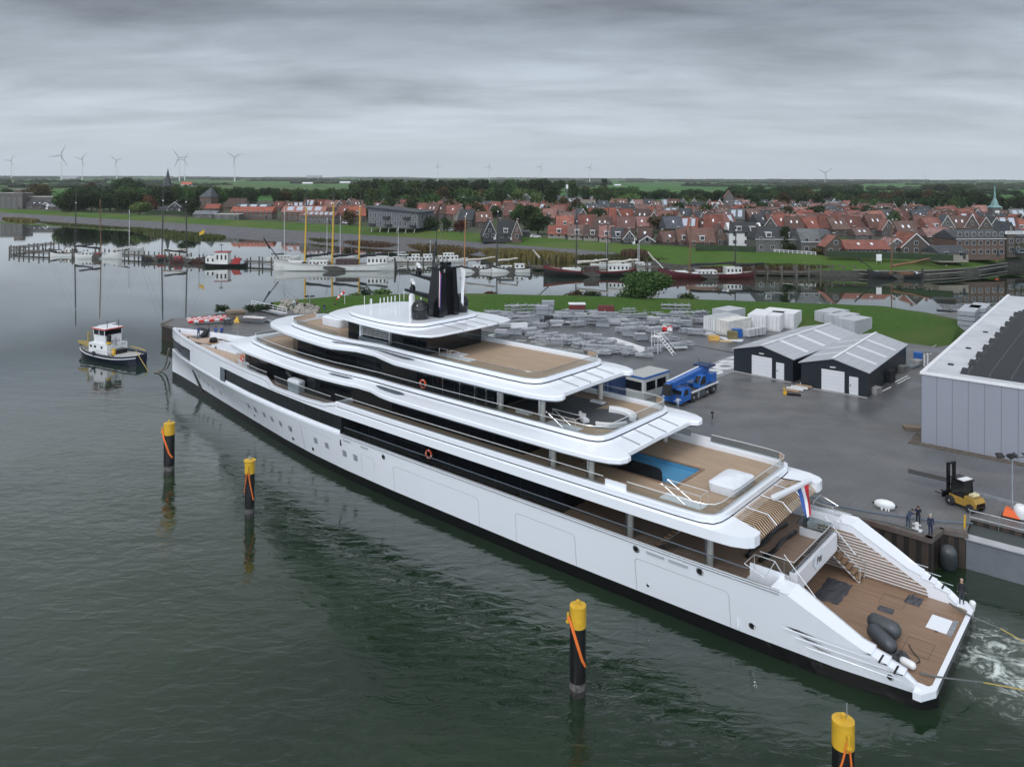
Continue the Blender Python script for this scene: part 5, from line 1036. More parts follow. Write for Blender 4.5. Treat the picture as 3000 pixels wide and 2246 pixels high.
# ---- mooring piles ----
def pile(x, y, top, yb, d, label, stake=False, pegside=-1, ropek=0, cap=False):
 t = thing('mooring_pile', (x, y, 0), 0, label, 'mooring pile', 'black steel mooring piles with yellow tops'); r = d / 2
 q = MB(); q.cyl((0, 0), r, -1.5, .35, 24, 1); q.cyl((0, 0), r, .35, .75, 24, 2); q.cyl((0, 0), r, .75, yb, 24, 0); q.build('shaft', [mat('pile_black', (.007, .007, .008), .35, var=.3), mat('pile_wet', (.03, .028, .026), .4, var=.5, vscale=4), mat('pile_scuffed', (.03, .028, .028), .6, vscale=5, col2=(.16, .15, .145))], t, 60)
 q = MB(); rr = r * 1.03; q.lathe((0, 0, 0), [(rr, yb), (rr, top - .05)] + ([(rr * 1.22, top - .05), (rr * 1.22, top)] if cap else [(rr, top)]) + [(.001, top + .04)], 24); tp = q.build('top', YELLOW, t, 50)
 q = MB(); q.box((0, 0, top + .12), (.1, .1, .24)); q.cyl((0, 0), .11, top + .2, top + .27, 10); q.build('lifting_eye', STEEL if cap else YELLOW, tp)
 if stake: q = MB(); q.tube([(.25, .2, top), (.25, .2, top + .6)], .025, 5); q.build('rod', STEEL, tp)
 ax = (pegside * (r + .12), -.15 if pegside else -(r + .15)); q = MB()
 if pegside == 0: ax = (0.0, -(r + .12))
 q.cyl(ax, .07, top - .85, top - .35, 10); q.cyl(ax, .13, top - .88, top - .8, 10); q.box((ax[0] / 2, ax[1] / 2, top - .7), (.28, .1, .12)); q.build('peg', YELLOW, tp)
 zt = top - .8
 if ropek == 0: P = [[(ax[0], ax[1] - .08, zt + .3), (ax[0] * .55, -r - .03, zt - .5), (r * .35, -r - .02, zt - 2.0), (r * .85, -r * .6, zt - 2.5)], [(ax[0] + .04, ax[1] - .08, zt + .3), (ax[0] * .4, -r - .05, zt - .5), (r * .5, -r * .95, zt - 2.0), (r * .9, -r * .55, zt - 2.45)]]
 else: P = [[(0, -r - .1, zt + .35), (-r * .5, -r * .95, zt - .8), (-r * 1.02, -r * .2, zt - 2.0)], [(0, -r - .1, zt + .35), (r * .45, -r * .95, zt - 1.2), (r * .95, -r * .5, zt - 2.5)]]
 for k, pp in enumerate(P): q = MB(); q.tube(pp, .045, 6); q.build('orange_rope', ORANGE, t, True)
 return t
pile(-33.24, 74.7, 4.88, 3.79, 1.0, 'leftmost black mooring pile with yellow top and orange rope'); pile(-22.2, 65.3, 4.8, 3.69, .8, 'black mooring pile with flanged yellow cap and split orange rope', False, 0, 1, True)
pile(3.8, 43.1, 4.97, 3.8, .9, 'tall black mooring pile in front of the hull middle, white scuffed foot'); pile(14.8, 34.1, 4.95, 3.8, .93, 'mooring pile with a rod on top, cut by the lower frame edge', True, 0, 1)
# ---- people ----
SKIN = mat('skin', (.42, .24, .17), .6)
def person(loc, rz, top, legs, label, pose='stand', hair=(.03, .02, .015), h=1.62, hat=None, boots=(.02, .02, .02)):
 s = h / 1.75; t = thing('person', loc, rz, label, 'person')
 J = {'pel': (0, 0, .95), 'spi': (0, 0, 1.18), 'che': (0, 0, 1.38), 'nek': (0, 0, 1.52), 'hed': (0, .02, 1.62), 'top': (0, .02, 1.72)}
 bend = 0
 if pose in ('bend', 'lean'): bend = R(62 if pose == 'bend' else 28)
 def bd(p):
  x, y, z = p; dz = z - .95
  return (x, y + dz * math.sin(bend), .95 + dz * math.cos(bend)) if z > .95 else p
 st_ = .16 if pose == 'walk' else .02
 arm = {'stand': ((.23, 0, 1.14), (.24, .10, .92), (.25, .14, .84)), 'reach': ((.22, .16, 1.20), (.18, .40, 1.24), (.16, .5, 1.25)), 'hips': ((.34, -.06, 1.16), (.2, .08, 1.02), (.16, .13, 1.0)), 'phone': ((.2, .14, 1.16), (.12, .24, 1.36), (.1, .26, 1.44))}
 A = arm.get(pose if pose in arm else ('reach' if pose in ('bend', 'lean') else 'stand'))
 vs, es, rs = [], [], []
 def V(p, r): vs.append(p); rs.append(r); return len(vs) - 1
 pel = V((0, 0, .95), .145); spi = V(bd((0, 0, 1.15)), .135); che = V(bd((0, 0, 1.36)), .16); nek = V(bd((0, .01, 1.50)), .06); hd = V(bd((0, .025, 1.60)), .092); tp_ = V(bd((0, .02, 1.70)), .075)
 es += [(pel, spi), (spi, che), (che, nek), (nek, hd), (hd, tp_)]
 for s_ in (-1, 1):
  hp = V((s_ * .09, 0, .88), .105); kn = V((s_ * .10, .04 + s_ * st_ * .6, .50), .07); an = V((s_ * .11, s_ * st_ - .01, .10), .045); to = V((s_ * .12, s_ * st_ + .14, .045), .04); es += [(pel, hp), (hp, kn), (kn, an), (an, to)]
  sh = V(bd((s_ * .175, 0, 1.40)), .07); el = V(bd((s_ * A[0][0], A[0][1], A[0][2])), .05); wr = V(bd((s_ * A[1][0], A[1][1], A[1][2])), .034); hn = V(bd((s_ * A[2][0], A[2][1], A[2][2])), .04); es += [(che, sh), (sh, el), (el, wr), (wr, hn)]
 me = bpy.data.meshes.new('body'); me.from_pydata([Vector(v) * s for v in vs], es, []); o = bpy.data.objects.new('body', me); COL.objects.link(o)
 o.modifiers.new('s', 'SKIN');
 for i, sv in enumerate(me.skin_vertices[0].data): sv.radius = (rs[i] * s, rs[i] * s * (.78 if i in (1, 2) else 1)); sv.use_root = (i == 0)
 sb = o.modifiers.new('u', 'SUBSURF'); sb.levels = 1; sb.render_levels = 1
 dg = bpy.context.evaluated_depsgraph_get(); nm = bpy.data.meshes.new_from_object(o.evaluated_get(dg)); o.modifiers.clear(); o.data = nm; nm.name = 'body'
 nm.materials.clear()
 for q_ in (mat('cloth_%d_%d_%d' % tuple(int(c * 99) for c in top), top, .8), mat('cloth_%d_%d_%d' % tuple(int(c * 99) for c in legs), legs, .85), SKIN, mat('boot', (.015, .015, .016), .5)): nm.materials.append(q_)
 hd_c = Vector(bd((0, .02, 1.62))) * s; hands = [Vector(bd((k * A[2][0], A[2][1], A[2][2]))) * s for k in (-1, 1)]
 for p_ in nm.polygons:
  c = p_.center; p_.use_smooth = True
  if (c - hd_c).length < .17 * s or min((c - h_).length for h_ in hands) < .065 * s: p_.material_index = 2
  elif c.z < .11 * s: p_.material_index = 3
  elif c.z < .93 * s and abs(c.x) < .24 * s and not (bend and c.y > .25): p_.material_index = 1
  else: p_.material_index = 0
 o.parent = t
 q = MB(); q.lathe((hd_c.x, hd_c.y - .012 * s, hd_c.z + .02 * s), [(.001, .14 * s), (.07 * s, .12 * s), (.105 * s, .05 * s), (.10 * s, -.01 * s), (.085 * s, -.03 * s)], 10); q.build('hat' if hat else 'hair', mat('hat_%d' % int(sum(hat) * 100), hat, .8) if hat else mat('hair_%d' % int(hair[0] * 999), hair, .9), t, True)
 return t
NV = (.012, .02, .05); DK = (.015, .016, .02); BL = (.02, .06, .25)
p = yw(93.2, -.9); person((p.x, p.y, 6.42), R(200), BL, NV, 'person in blue overalls bending over the open bow hatch', 'lean')
p = yw(92.2, -1.9); person((p.x, p.y, 6.42), R(120), (.015, .03, .12), DK, 'person in dark blue jacket standing right of the bow hatch', 'stand')
p = yw(90.9, -2.2); person((p.x, p.y, 6.42), R(160), BL, NV, 'person in bright blue jacket, front one of the pair on the bow', 'hips'); p = yw(90.6, -2.9); person((p.x, p.y, 6.42), R(30), BL, NV, 'person in blue jacket half hidden behind colleague on the bow', 'stand', hair=(.2, .15, .1))
p = yw(.75, -5.5); person((p.x, p.y, 1.24), R(150), DK, (.03, .035, .05), 'person in black jacket with red collar standing on the stern corner', 'stand', hat=(.35, .25, .2))
c = W(2660, 1545, ZQ); person((c.x, c.y, ZQ), R(-60), (.02, .03, .06), (.03, .05, .08), 'dock worker in dark clothes bending over the mooring bollard', 'bend'); c = W(2694, 1540, ZQ); person((c.x, c.y + .2, ZQ), R(150), NV, DK, 'dock worker in navy jacket and dark cap behind the bending one', 'lean', hat=(.04, .02, .02))
c = W(2729, 1572, ZQ); person((c.x, c.y + .15, ZQ), R(170), NV, NV, 'dock worker in navy overalls and pale cap at the quay corner', 'stand', hat=(.35, .33, .30))
for px, py, tp, lg, lb, ps in ((861, 898, (.45, .5, .5), (.1, .15, .25), 'small figure in light clothes on the dike beside a tall one', 'stand'), (871, 897, (.12, .10, .05), (.05, .05, .05), 'person in olive coat standing on the dike by the boulders', 'walk'), (892, 908, DK, (.03, .05, .09), 'person in dark coat left of the slim floodlight mast', 'walk'), (918, 910, DK, DK, 'person in black just right of the slim floodlight mast', 'hips'), (950, 911, NV, (.06, .12, .2), 'person in dark top and blue jeans between two others on the grass', 'stand'), (981, 908, DK, DK, 'person in black standing under the windsock', 'stand')):
 z = 2.75 if px > 880 else 3.2; c = W(px, py, z); person((c.x, c.y, z - .1), R(180), tp, lg, lb, ps)
c = W(1986, 1203, ZQ); person((c.x, c.y, ZQ), R(120), (.42, .46, .55), (.16, .2, .28), 'person in pale blue shirt pointing in front of the crane', 'reach')
c = W(1798, 1147, ZQ); person((c.x - .4, c.y, ZQ), R(190), (.6, .6, .62), (.1, .1, .12), 'person in white top between the blue container and the cabin', 'stand'); c = W(1786, 1145, ZQ); person((c.x - .3, c.y, ZQ), R(190), DK, DK, 'person in dark clothes left of the one in white by the blue container', 'stand')
c = W(2087, 1226, ZQ); t = thing('small_bollard', (c.x, c.y, ZQ), 0, 'small black post standing alone on the paving', 'post'); q = MB(); q.tube([(0, 0, 0), (0, 0, .55)], .06, 8); q.build('stem', BLACK, t); q = MB(); q.lathe((0, 0, .5), [(.05, 0), (.2, .1), (.16, .25), (.001, .3)], 10); q.build('head', BLACK, t)
# windsock
c = W(1010, 905, 2.9); t = thing('windsock', (c.x, c.y, 2.8), 0, 'red and white striped windsock on a white pole', 'windsock')
q = MB(); q.tube([(0, 0, 0), (0, 0, 3.6)], .045, 6); q.build('pole', WHITE2, t)
q = MB(); n = 12
for k in range(5):
 f0, f1 = k / 5, (k + 1) / 5; c0 = Vector((-.1 - 1.5 * f0, 0, 3.45 - 1.5 * f0)); c1 = Vector((-.1 - 1.5 * f1, 0, 3.45 - 1.5 * f1)); q.tube([c0, c1], .28 - .1 * f0, 10, k % 2, .28 - .1 * f1)
q.build('sock', [RED, WHITE2], t, True)
# ---- boulders and left quay stuff ----
ROCK = mat('boulder', (.16, .15, .135), .9, vscale=2.5, col2=(.32, .30, .27), bump=.6, bscale=5)
rk = []
for v in range(4):
 bm = bmesh.new(); bmesh.ops.create_icosphere(bm, subdivisions=2, radius=.5)
 for w_ in bm.verts: w_.co *= 1 + .35 * noise.noise(w_.co * 2.3 + Vector((v * 9, 0, 0))); w_.co.z *= .75
 me = bpy.data.meshes.new('boulder'); bm.to_mesh(me); bm.free(); me.materials.append(ROCK); rk.append(me)
rr = random.Random(3)
for k in range(95):
 u = rr.random(); v = rr.random(); px = 822 + u * 112; py = 893 + u * 16 + (v - .5) * (14 + 12 * (1 - abs(u - .4))); z = ZQ + max(0, .9 - abs(v - .45) * 2.2) * (1 - u * .6) * 1.0
 c = W(px, py + 6, ZQ); o = bpy.data.objects.new('boulder', rk[k % 4]); COL.objects.link(o); o.location = (c.x, c.y, z + .1); o.rotation_euler = (rr.random() * 6, rr.random() * 6, rr.random() * 6); s = rr.uniform(.7, 1.7); o.scale = (s, s, s)
 tag(o, 'rounded grey boulder in the pile at left end of the grass dike', 'boulder', 'boulders piled at the dike end')
# red and white barriers
BARR = [RED, WHITE2]
def barrier_stack(px, py, n, rz, label, rows=2):
 c = W(px, py, ZQ); t = thing('barrier_stack', (c.x, c.y, ZQ), rz, label, 'barriers')
 for i in range(n):
  for j in range(rows):
   q = MB(); x = i * .95; y = j * 1.05 + (i % 2) * .12
   prof = [(-.45, .1), (.45, .1), (.42, .5), (.2, .5), (.2, .62), (-.2, .62), (-.2, .5), (-.42, .5)]
   q.rings([[(x + d, y + dy, z) for d, z in prof] for dy in (0, .98)], (i + j) % 2 if rows > 2 else (i // 2 + j) % 2); q.build('barrier', BARR, t)
 return t
barrier_stack(560, 947, 8, R(28), 'stack of red and white plastic barriers on the left quay', 4).scale = (.92, .95, .62)
barrier_stack(1929, 970, 3, R(-12), 'low red and white barriers amid the metal racks', 2)
def box_thing(name, px, py, dims, rz, m, label, cat, z=ZQ):
 c = W(px, py, z); q = MB(); q.box((0, 0, dims[2] / 2), dims); o = q.build(name, m); o.location = (c.x, c.y, z); o.rotation_euler = (0, 0, rz); return tag(o, label, cat)
WOODP = striped('boards', (.20, .16, .12), (.09, .07, .055), 'Z', 5, .35, .8, .2)
def board_stack(px, py, L_, W_, n, label, th=.14, m=WOODP, rz=R(20), name='board_stack', cat='board stack', jit=.25, group=None):
 c = W(px, py, ZQ); q = MB(); r_ = random.Random(int(px))
 for k in range(n): q.box((r_.uniform(-jit, jit), r_.uniform(-jit, jit), th / 2 + k * th * 1.25), (L_, W_, th), r_.uniform(-.06, .06))
 o = q.build(name, m); o.location = (c.x, c.y, ZQ); o.rotation_euler = (0, 0, rz); return tag(o, label, cat, group)
board_stack(690, 930, 3.2, 2.2, 8, 'tall stack of brown mats on the left quay'); board_stack(722, 934, 3.4, 2.0, 3, 'low stack of flat mats beside the tall one', m=mat('mat_grey', (.14, .13, .125), .8))
c = W(740, 945, ZQ); t = thing('aluminium_dinghy', (c.x, c.y, ZQ + .2), R(-15), 'grey flat aluminium dinghy standing on the left quay', 'dinghy')
q = MB(); q.rings([[(x, -w_, .75), (x, -w_ * .55, 0 + zb), (x, w_ * .55, 0 + zb), (x, w_, .75)] for x, w_, zb in ((-2.4, .8, .35), (-1.6, 1.0, 0), (1.6, 1.0, 0), (2.4, .9, .1))], 0, False, True, True); q.build('hull', STEEL, t)
q = MB(); q.bx(-1.9, 2.2, -.75, .75, .45, .5); q.build('thwart', mat('rusty', (.25, .13, .08), .7, var=.4), t)
c = W(667, 952, ZQ); t = thing('wire_cage', (c.x, c.y, ZQ), R(15), 'dark wire cage on wheels on the left quay', 'cage'); q = MB()
for x in (-.7, 0, .7):
 for y in (-.5, .5): q.tube([(x, y, 0), (x, y, 1.2)], .05, 4)
for z in (.1, .6, 1.2):
 for y in (-.5, .5): q.tube([(-.7, y, z), (.7, y, z)], .04, 4)
q.build('frame', GREYM, t); q = MB(); q.box((0, 0, .5), (1.2, .85, .8)); q.build('content', RUBBER, t)
q = MB(); c = W(692, 945, ZQ); q.add([(c.x - .6, c.y, ZQ), (c.x + .6, c.y, ZQ), (c.x + .6, c.y + .8, ZQ), (c.x - .6, c.y + .8, ZQ), (c.x, c.y + .4, ZQ + 1.1)], [(0, 1, 2, 3), (0, 1, 4), (1, 2, 4), (2, 3, 4), (3, 0, 4)]); tag(q.build('yellow_stand', YELLOW), 'yellow pyramid stand between the mats and the dinghy', 'stand')
c = W(625, 953, ZQ); q = MB()
for y in (-.5, .5): q.tube([(c.x - 3, c.y + y - 1.0, ZQ + .35), (c.x + 3.2, c.y + y + .6, ZQ + .35)], .09, 4)
tag(q.build('steel_rail', mat('dark_steel', (.03, .03, .032), .5)), 'dark steel beams lying below the striped barriers', 'beam')
a, b_ = W(737, 903, ZQ), W(840, 925, ZQ); t = thing('gangway', (a.x, a.y, ZQ), math.atan2(b_.y - a.y, b_.x - a.x), 'white aluminium gangway lying on the left quay by the boulders', 'gangway'); l_ = (b_ - a).length; q = MB()
q.bx(0, l_, -.1, .1, .4, .55)
for y, z in ((0, 1.0), (0, 1.5)): q.tube([(0, y, z), (l_, y, z)], .05, 5)
for k in range(9): q.tube([(l_ * k / 8, 0, .5), (l_ * k / 8, 0, 1.5)], .04, 4)
q.build('railing', WHITE2, t); q = MB(); q.bx(0, l_, -1.2, -.15, .3, .42); q.build('walkway', STEEL, t)
for k, (px, py) in enumerate(((770, 940), (790, 948), (812, 952))): q = MB(); a = W(px - 30, py - 10, ZQ); b_ = W(px + 40, py + 6, ZQ); q.tube([(a.x, a.y, ZQ + .2), (b_.x, b_.y, ZQ + .2)], .16, 6); tag(q.build('aluminium_tube', STEEL), ('upper long pale tube below the gangway', 'middle long pale tube below the gangway', 'lowest long pale tube below the gangway')[k], 'tube', 'tubes below the gangway')
# fence posts along left quay edge
# ---- galvanised scaffolding store: single stacks, each a thing ----
def tex(name, c1, c2, ax, f): return striped(name, c1, c2, ax, f, .35, .45, .2, (2, 2, 2))
RK = {}
S1 = tex('rack_steel', (.32, .345, .385), (.09, .10, .115), 'Z', 7); S2 = tex('rack_alu', (.40, .42, .46), (.13, .14, .16), 'X', 5); S3 = tex('rack_planks', (.36, .38, .41), (.12, .13, .145), 'Z', 9); S4 = mat('board_pale', (.42, .43, .45), .6, var=.25, vscale=2)
def rk_bundle():   # long bundle of planks on feet with posts
 t = thing('scaffold_stack', (0, 0, 0), 0); q = MB(); r_ = random.Random(1)
 for k in range(9): q.box((r_.uniform(-.12, .12), 0, .28 + k * .09), (3.0 + r_.uniform(-.2, .2), 1.0, .07));
 q.build('planks', S2, t); q = MB()
 for x in (-1.1, 1.1):
  for y in (-.58, .58): q.bx(x - .04, x + .04, y - .04, y + .04, 0, 1.35)
 for x in (-1.1, 1.1): q.bx(x - .04, x + .04, -.58, .58, .12, .2)
 q.build('rack', STEEL, t); return t
def rk_crate():
 t = thing('scaffold_stack', (0, 0, 0), 0); q = MB(); q.bx(-1.3, 1.3, -.6, .6, .15, 1.0); q.build('content', S1, t); q = MB()
 for x in (-1.3, 0, 1.3):
  for y in (-.6, .6): q.bx(x - .05, x + .05, y - .05, y + .05, 0, 1.1)
 for z in (.15, 1.0):
  for y in (-.62, .62): q.bx(-1.3, 1.3, y - .03, y + .03, z - .04, z + .04)
  for x in (-1.32, 1.32): q.bx(x - .03, x + .03, -.6, .6, z - .04, z + .04)
 q.build('rack', STEEL, t); return t
def rk_half():     # half-round topped bundle
 t = thing('scaffold_stack', (0, 0, 0), 0); q = MB(); pr = [(-.5, .15), (.5, .15), (.5, .75), (.3, 1.0), (-.3, 1.0), (-.5, .75)]; q.extr_x(pr, -1.5, 1.5); q.build('content', S3, t); q = MB()
 for x in (-1.1, 0, 1.1): q.extr_x([(p[0] * 1.06, p[1] * 1.04) for p in pr], x - .04, x + .04)
 for x in (-1.1, 1.1): q.bx(x - .05, x + .05, -.55, .55, 0, .15)
 q.build('rack', STEEL, t); return t
def rk_loose():
 t = thing('scaffold_stack', (0, 0, 0), 0); q = MB(); r_ = random.Random(5)
 for k in range(16): y = r_.uniform(-.6, .6); z = .15 + r_.random() * .5; a_ = r_.uniform(-.25, .25); q.tube([(-1.5 - r_.random() * .4, y - a_, z), (1.5 + r_.random() * .4, y + a_, z + r_.uniform(-.1, .25))], .05, 4)
 q.build('poles', STEEL, t); q = MB(); q.bx(-1.0, -.9, -.75, .75, 0, .12); q.bx(.9, 1.0, -.75, .75, 0, .12); q.build('rack', STEEL, t); return t
def rk_frames():   # stack of white stair / frame sections
 t = thing('scaffold_stack', (0, 0, 0), 0); q = MB()
 for k in range(6): q.box((.06 * k, 0, .16 + k * .2), (2.4, 1.1, .09), .03 * (k % 3))
 q.build('frames', S4, t); q = MB(); q.bx(-1.1, -1.0, -.6, .6, 0, .12); q.bx(1.0, 1.1, -.6, .6, 0, .12); q.build('rack', STEEL, t); return t
def rk_tall():
 t = thing('scaffold_stack', (0, 0, 0), 0)
 for k in range(3):
  q = MB(); q.bx(-1.25 + .12 * (k % 2), 1.15 + .1 * k, -.6, .6, .08 + k * 1.02, .95 + k * 1.02); q.build('crate', S1, t)
 return t
def rk_low():
 t = thing('scaffold_stack', (0, 0, 0), 0); q = MB()
 for k in range(3): q.box((.05 * k, .04 * k, .32 + k * .07), (2.6 - .2 * k, .85, .05))
 q.build('planks', S4, t); q = MB(); q.bx(-.9, -.8, -.4, .4, 0, .3); q.bx(.8, .9, -.4, .4, 0, .3); q.build('rack', STEEL, t); return t
def rk_shelf():
 t = thing('scaffold_stack', (0, 0, 0), 0); q = MB()
 for z in (.5, 1.3, 2.0):
  for k in range(3): q.box((.1 * k, 0, z + .06 * k), (3.4 - .3 * k, .9, .05))
 q.build('planks', S2, t); q = MB()
 for x in (-1.4, 0, 1.4):
  for y in (-.5, .5): q.bx(x - .04, x + .04, y - .04, y + .04, 0, 2.5)
 q.build('rack', STEEL, t); return t
KP = {'bundle': (rk_bundle(), 'aluminium decks in a post rack'), 'crate': (rk_crate(), 'steel mesh crate'), 'half': (rk_half(), 'strapped round-topped scaffold bundle'), 'loose': (rk_loose(), 'loose heap of scaffold poles'), 'frames': (rk_frames(), 'stack of white stair frames'), 'tall': (rk_tall(), 'tower of grey crates'), 'low': (rk_low(), 'low pallet of white boards'), 'shelf': (rk_shelf(), 'tall three level post rack')}
used = {}
ST = [('bundle', 1445, 925, 25), ('bundle', 1472, 930, 25), ('shelf', 1500, 920, 20), ('bundle', 1492, 934, 20), ('low', 1482, 941, 15), ('shelf', 1522, 925, 25), ('low', 1530, 924, 20), ('low', 1508, 932, 15), ('low', 1540, 928, 20), ('shelf', 1560, 905, 15), ('crate', 1556, 920, 10), ('shelf', 1585, 903, 20),
  ('tall', 1588, 936, -8), ('tall', 1605, 922, -8), ('crate', 1564, 941, -8), ('crate', 1640, 926, -5), ('bundle', 1640, 903, 8), ('bundle', 1662, 902, 5), ('crate', 1665, 920, -5), ('frames', 1670, 915, -5), ('half', 1645, 938, -10), ('half', 1668, 937, -10), ('crate', 1680, 941, -10), ('half', 1710, 945, 25), ('half', 1632, 950, -12), ('crate', 1630, 945, -10), ('low', 1668, 950, -12), ('bundle', 1695, 956, 22), ('frames', 1700, 905, 60),
  ('crate', 1745, 940, -5), ('crate', 1775, 930, 0), ('bundle', 1735, 912, 0), ('bundle', 1758, 916, 0), ('bundle', 1788, 930, -5), ('low', 1758, 953, -8), ('half', 1795, 946, -3), ('half', 1822, 944, -8), ('loose', 1845, 945, -5), ('crate', 1865, 940, -5), ('bundle', 1830, 912, 0), ('bundle', 1850, 916, 0), ('loose', 1880, 918, 5), ('bundle', 1905, 920, 0), ('half', 1900, 940, 0), ('frames', 1912, 948, -5), ('crate', 1935, 945, -5), ('loose', 1950, 930, -5), ('loose', 1965, 922, 10), ('shelf', 1960, 915, -10), ('bundle', 1985, 930, 0), ('shelf', 1998, 924, 0), ('crate', 2005, 955, -3), ('half', 2020, 938, 0), ('frames', 2030, 945, 10), ('crate', 2045, 935, -3), ('bundle', 2060, 948, -5), ('crate', 2075, 928, 0), ('crate', 2078, 950, 60), ('frames', 1975, 958, 70), ('crate', 2012, 975, -3), ('low', 2045, 975, -5), ('bundle', 2042, 981, -5), ('low', 2078, 984, -5), ('half', 1915, 972, 25), ('loose', 1862, 968, 5), ('low', 1885, 960, -10),
  ('low', 1468, 972, -5), ('crate', 1520, 974, 20), ('half', 1548, 975, 25), ('half', 1562, 985, 25), ('crate', 1580, 982, 35), ('low', 1565, 994, 10), ('half', 1612, 988, 30), ('half', 1638, 992, 30), ('half', 1660, 999, 30), ('half', 1682, 1003, 30), ('low', 1526, 1003, -15), ('crate', 1510, 980, -10), ('bundle', 1470, 986, 0),
  ('bundle', 1715, 990, -12), ('bundle', 1738, 996, -12), ('bundle', 1760, 1002, -12), ('bundle', 1786, 1008, -12), ('half', 1725, 1015, -10), ('loose', 1755, 1018, -5), ('loose', 1780, 1024, -5), ('low', 1810, 1012, -5), ('loose', 1735, 1030, -5), ('loose', 1760, 1040, 0), ('loose', 1790, 1036, 15), ('bundle', 1700, 1018, 20),
  ('crate', 1845, 985, -22), ('bundle', 1825, 974, -22), ('frames', 1872, 992, -5), ('crate', 1880, 996, 12), ('frames', 1922, 1002, 10), ('frames', 1938, 995, 15), ('loose', 1960, 1000, 20), ('half', 1915, 1032, 25), ('bundle', 1975, 1020, 12), ('loose', 2000, 1015, 12), ('low', 1995, 1024, 12), ('loose', 1945, 1020, 5), ('low', 1820, 1036, 10), ('loose', 1845, 1040, 20), ('loose', 1888, 1046, -8),
  ('loose', 1600, 1020, -10), ('crate', 1625, 1028, -10), ('loose', 1650, 1036, -10), ('bundle', 1680, 1045, -10), ('loose', 1580, 1010, -10)]
r_ = random.Random(21)
for k in range(75): px = r_.uniform(1425, 2085); ST.append((r_.choice(['loose', 'bundle', 'low', 'crate', 'loose', 'shelf', 'half']), px, r_.uniform(924, 962) if px < 1990 else r_.uniform(924, 950), r_.uniform(-15, 25)))
for k in range(25): px = r_.uniform(1580, 1850); ST.append((r_.choice(['loose', 'low', 'loose', 'bundle']), px, 985 + (px - 1560) * .17 + r_.uniform(-6, 16), r_.uniform(-15, 35)))
rowname = lambda py: 'by the dike' if py < 932 else ('in the second line' if py < 958 else ('in the middle line' if py < 1008 else 'nearest the yacht'))
cnt = {}
ORD = ['first', 'second', 'third', 'fourth', 'fifth', 'sixth', 'seventh', 'eighth', 'ninth', 'tenth', 'eleventh', 'twelfth', 'thirteenth', 'fourteenth', 'fifteenth', 'sixteenth', 'seventeenth', 'eighteenth', 'nineteenth', 'twentieth']
for k, px, py, dg in sorted(ST, key=lambda s: s[1]):
 py = max(py, 922 + (px * 7 % 5))
 key = (k, rowname(py)); i = cnt[key] = cnt.get(key, 0) + 1
 c = W(px, py, ZQ); pr, ds = KP[k]
 place(pr, used, (c.x, c.y, ZQ), R(dg), f'{ds} {rowname(py)}, {ORD[i - 1]} from the left', 'scaffold stacks in the yard', rnd.uniform(.72, .98), 'scaffold stack')
c = W(1650, 915, ZQ); t = thing('red_bin', (*W(1690, 923, ZQ).xy, ZQ), 0, 'dark red bin under a white sheet at the foot of the dike', 'bin'); q = MB(); q.bx(-1.5, 1.5, -.7, .7, 1.2, 2.1); q.build('body', mat('dark_red', (.12, .02, .02), .6), t); q = MB(); q.bx(-1.6, 1.6, -.8, .8, 2.1, 2.3); q.build('sheet', WHITE2, t); q = MB(); q.bx(-1.4, 1.4, -.6, .6, 0, 1.2); q.build('stand', S1, t)
box_thing('red_bin', 1775, 924, (3, 1, 1.9), 0, MATS['dark_red'], 'long dark red bin amid the racks at the dike foot', 'bin'); box_thing('black_bin', 1608, 945, (1.6, 1.3, 1.25), R(-8), RUBBER, 'black bin between the grey crate towers', 'bin')
box_thing('white_box', 1521, 972, (2.8, .7, 1.5), R(20), WHITE2, 'upright white case on the asphalt left of the strapped bundles', 'case'); box_thing('wooden_crate', 2146, 992, (1.5, 1.1, 1.2), R(-5), mat('wood_green', (.14, .12, .05), .8, var=.2), 'brown wooden crate before the worn white container', 'crate'); box_thing('blue_bin', 2160, 985, (1.3, 1.1, 1.25), R(10), BLUE, 'blue bin behind the brown wooden crate', 'bin')
box_thing('yellow_box', 2091, 996, (1.7, .9, .7), R(-8), mat('ochre', (.55, .32, .08), .7, var=.2), 'ochre box standing alone on the asphalt', 'box'); box_thing('wood_pallet', 2126, 1000, (1.8, .9, .12), R(-5), mat('pallet', (.5, .36, .2), .8), 'flat pale pallet right of the ochre box', 'pallet')
c = W(2186, 988, ZQ); t = thing('frame_rack', (c.x, c.y, ZQ), R(35), 'row of white wrapped window frames beside the blue bin', 'frames')
for k in range(5): q = MB(); q.bx(k * .9, k * .9 + .7, -.55, .55, .15, 1.3); q.build('frame', mat('wrapped', (.46, .48, .5), .35, var=.2, vscale=3), t)
# white stair tower
c = W(1935, 1035, ZQ); t = thing('stair_tower', (c.x, c.y, ZQ), R(-35), 'white steel mobile stair standing in the yard', 'stairs'); q = MB()
for j in range(7): q.bx(-.2 + j * .32, .1 + j * .32, -.45, .45, 2.4 - j * .33, 2.45 - j * .33)
for y in (-.5, .5): q.tube([(-.2, y, 2.5), (2.2, y, .1)], .05, 4); q.tube([(-.2, y, 3.2), (-.2, y, 0)], .05, 4); q.tube([(-1.2, y, 3.2), (-1.2, y, 0)], .05, 4); q.tube([(-1.2, y, 3.2), (-.2, y, 3.2), (2.2, y, .9)], .03, 4)
q.bx(-1.3, -.1, -.5, .5, 2.42, 2.5); q.build('stairs', WHITE2, t)
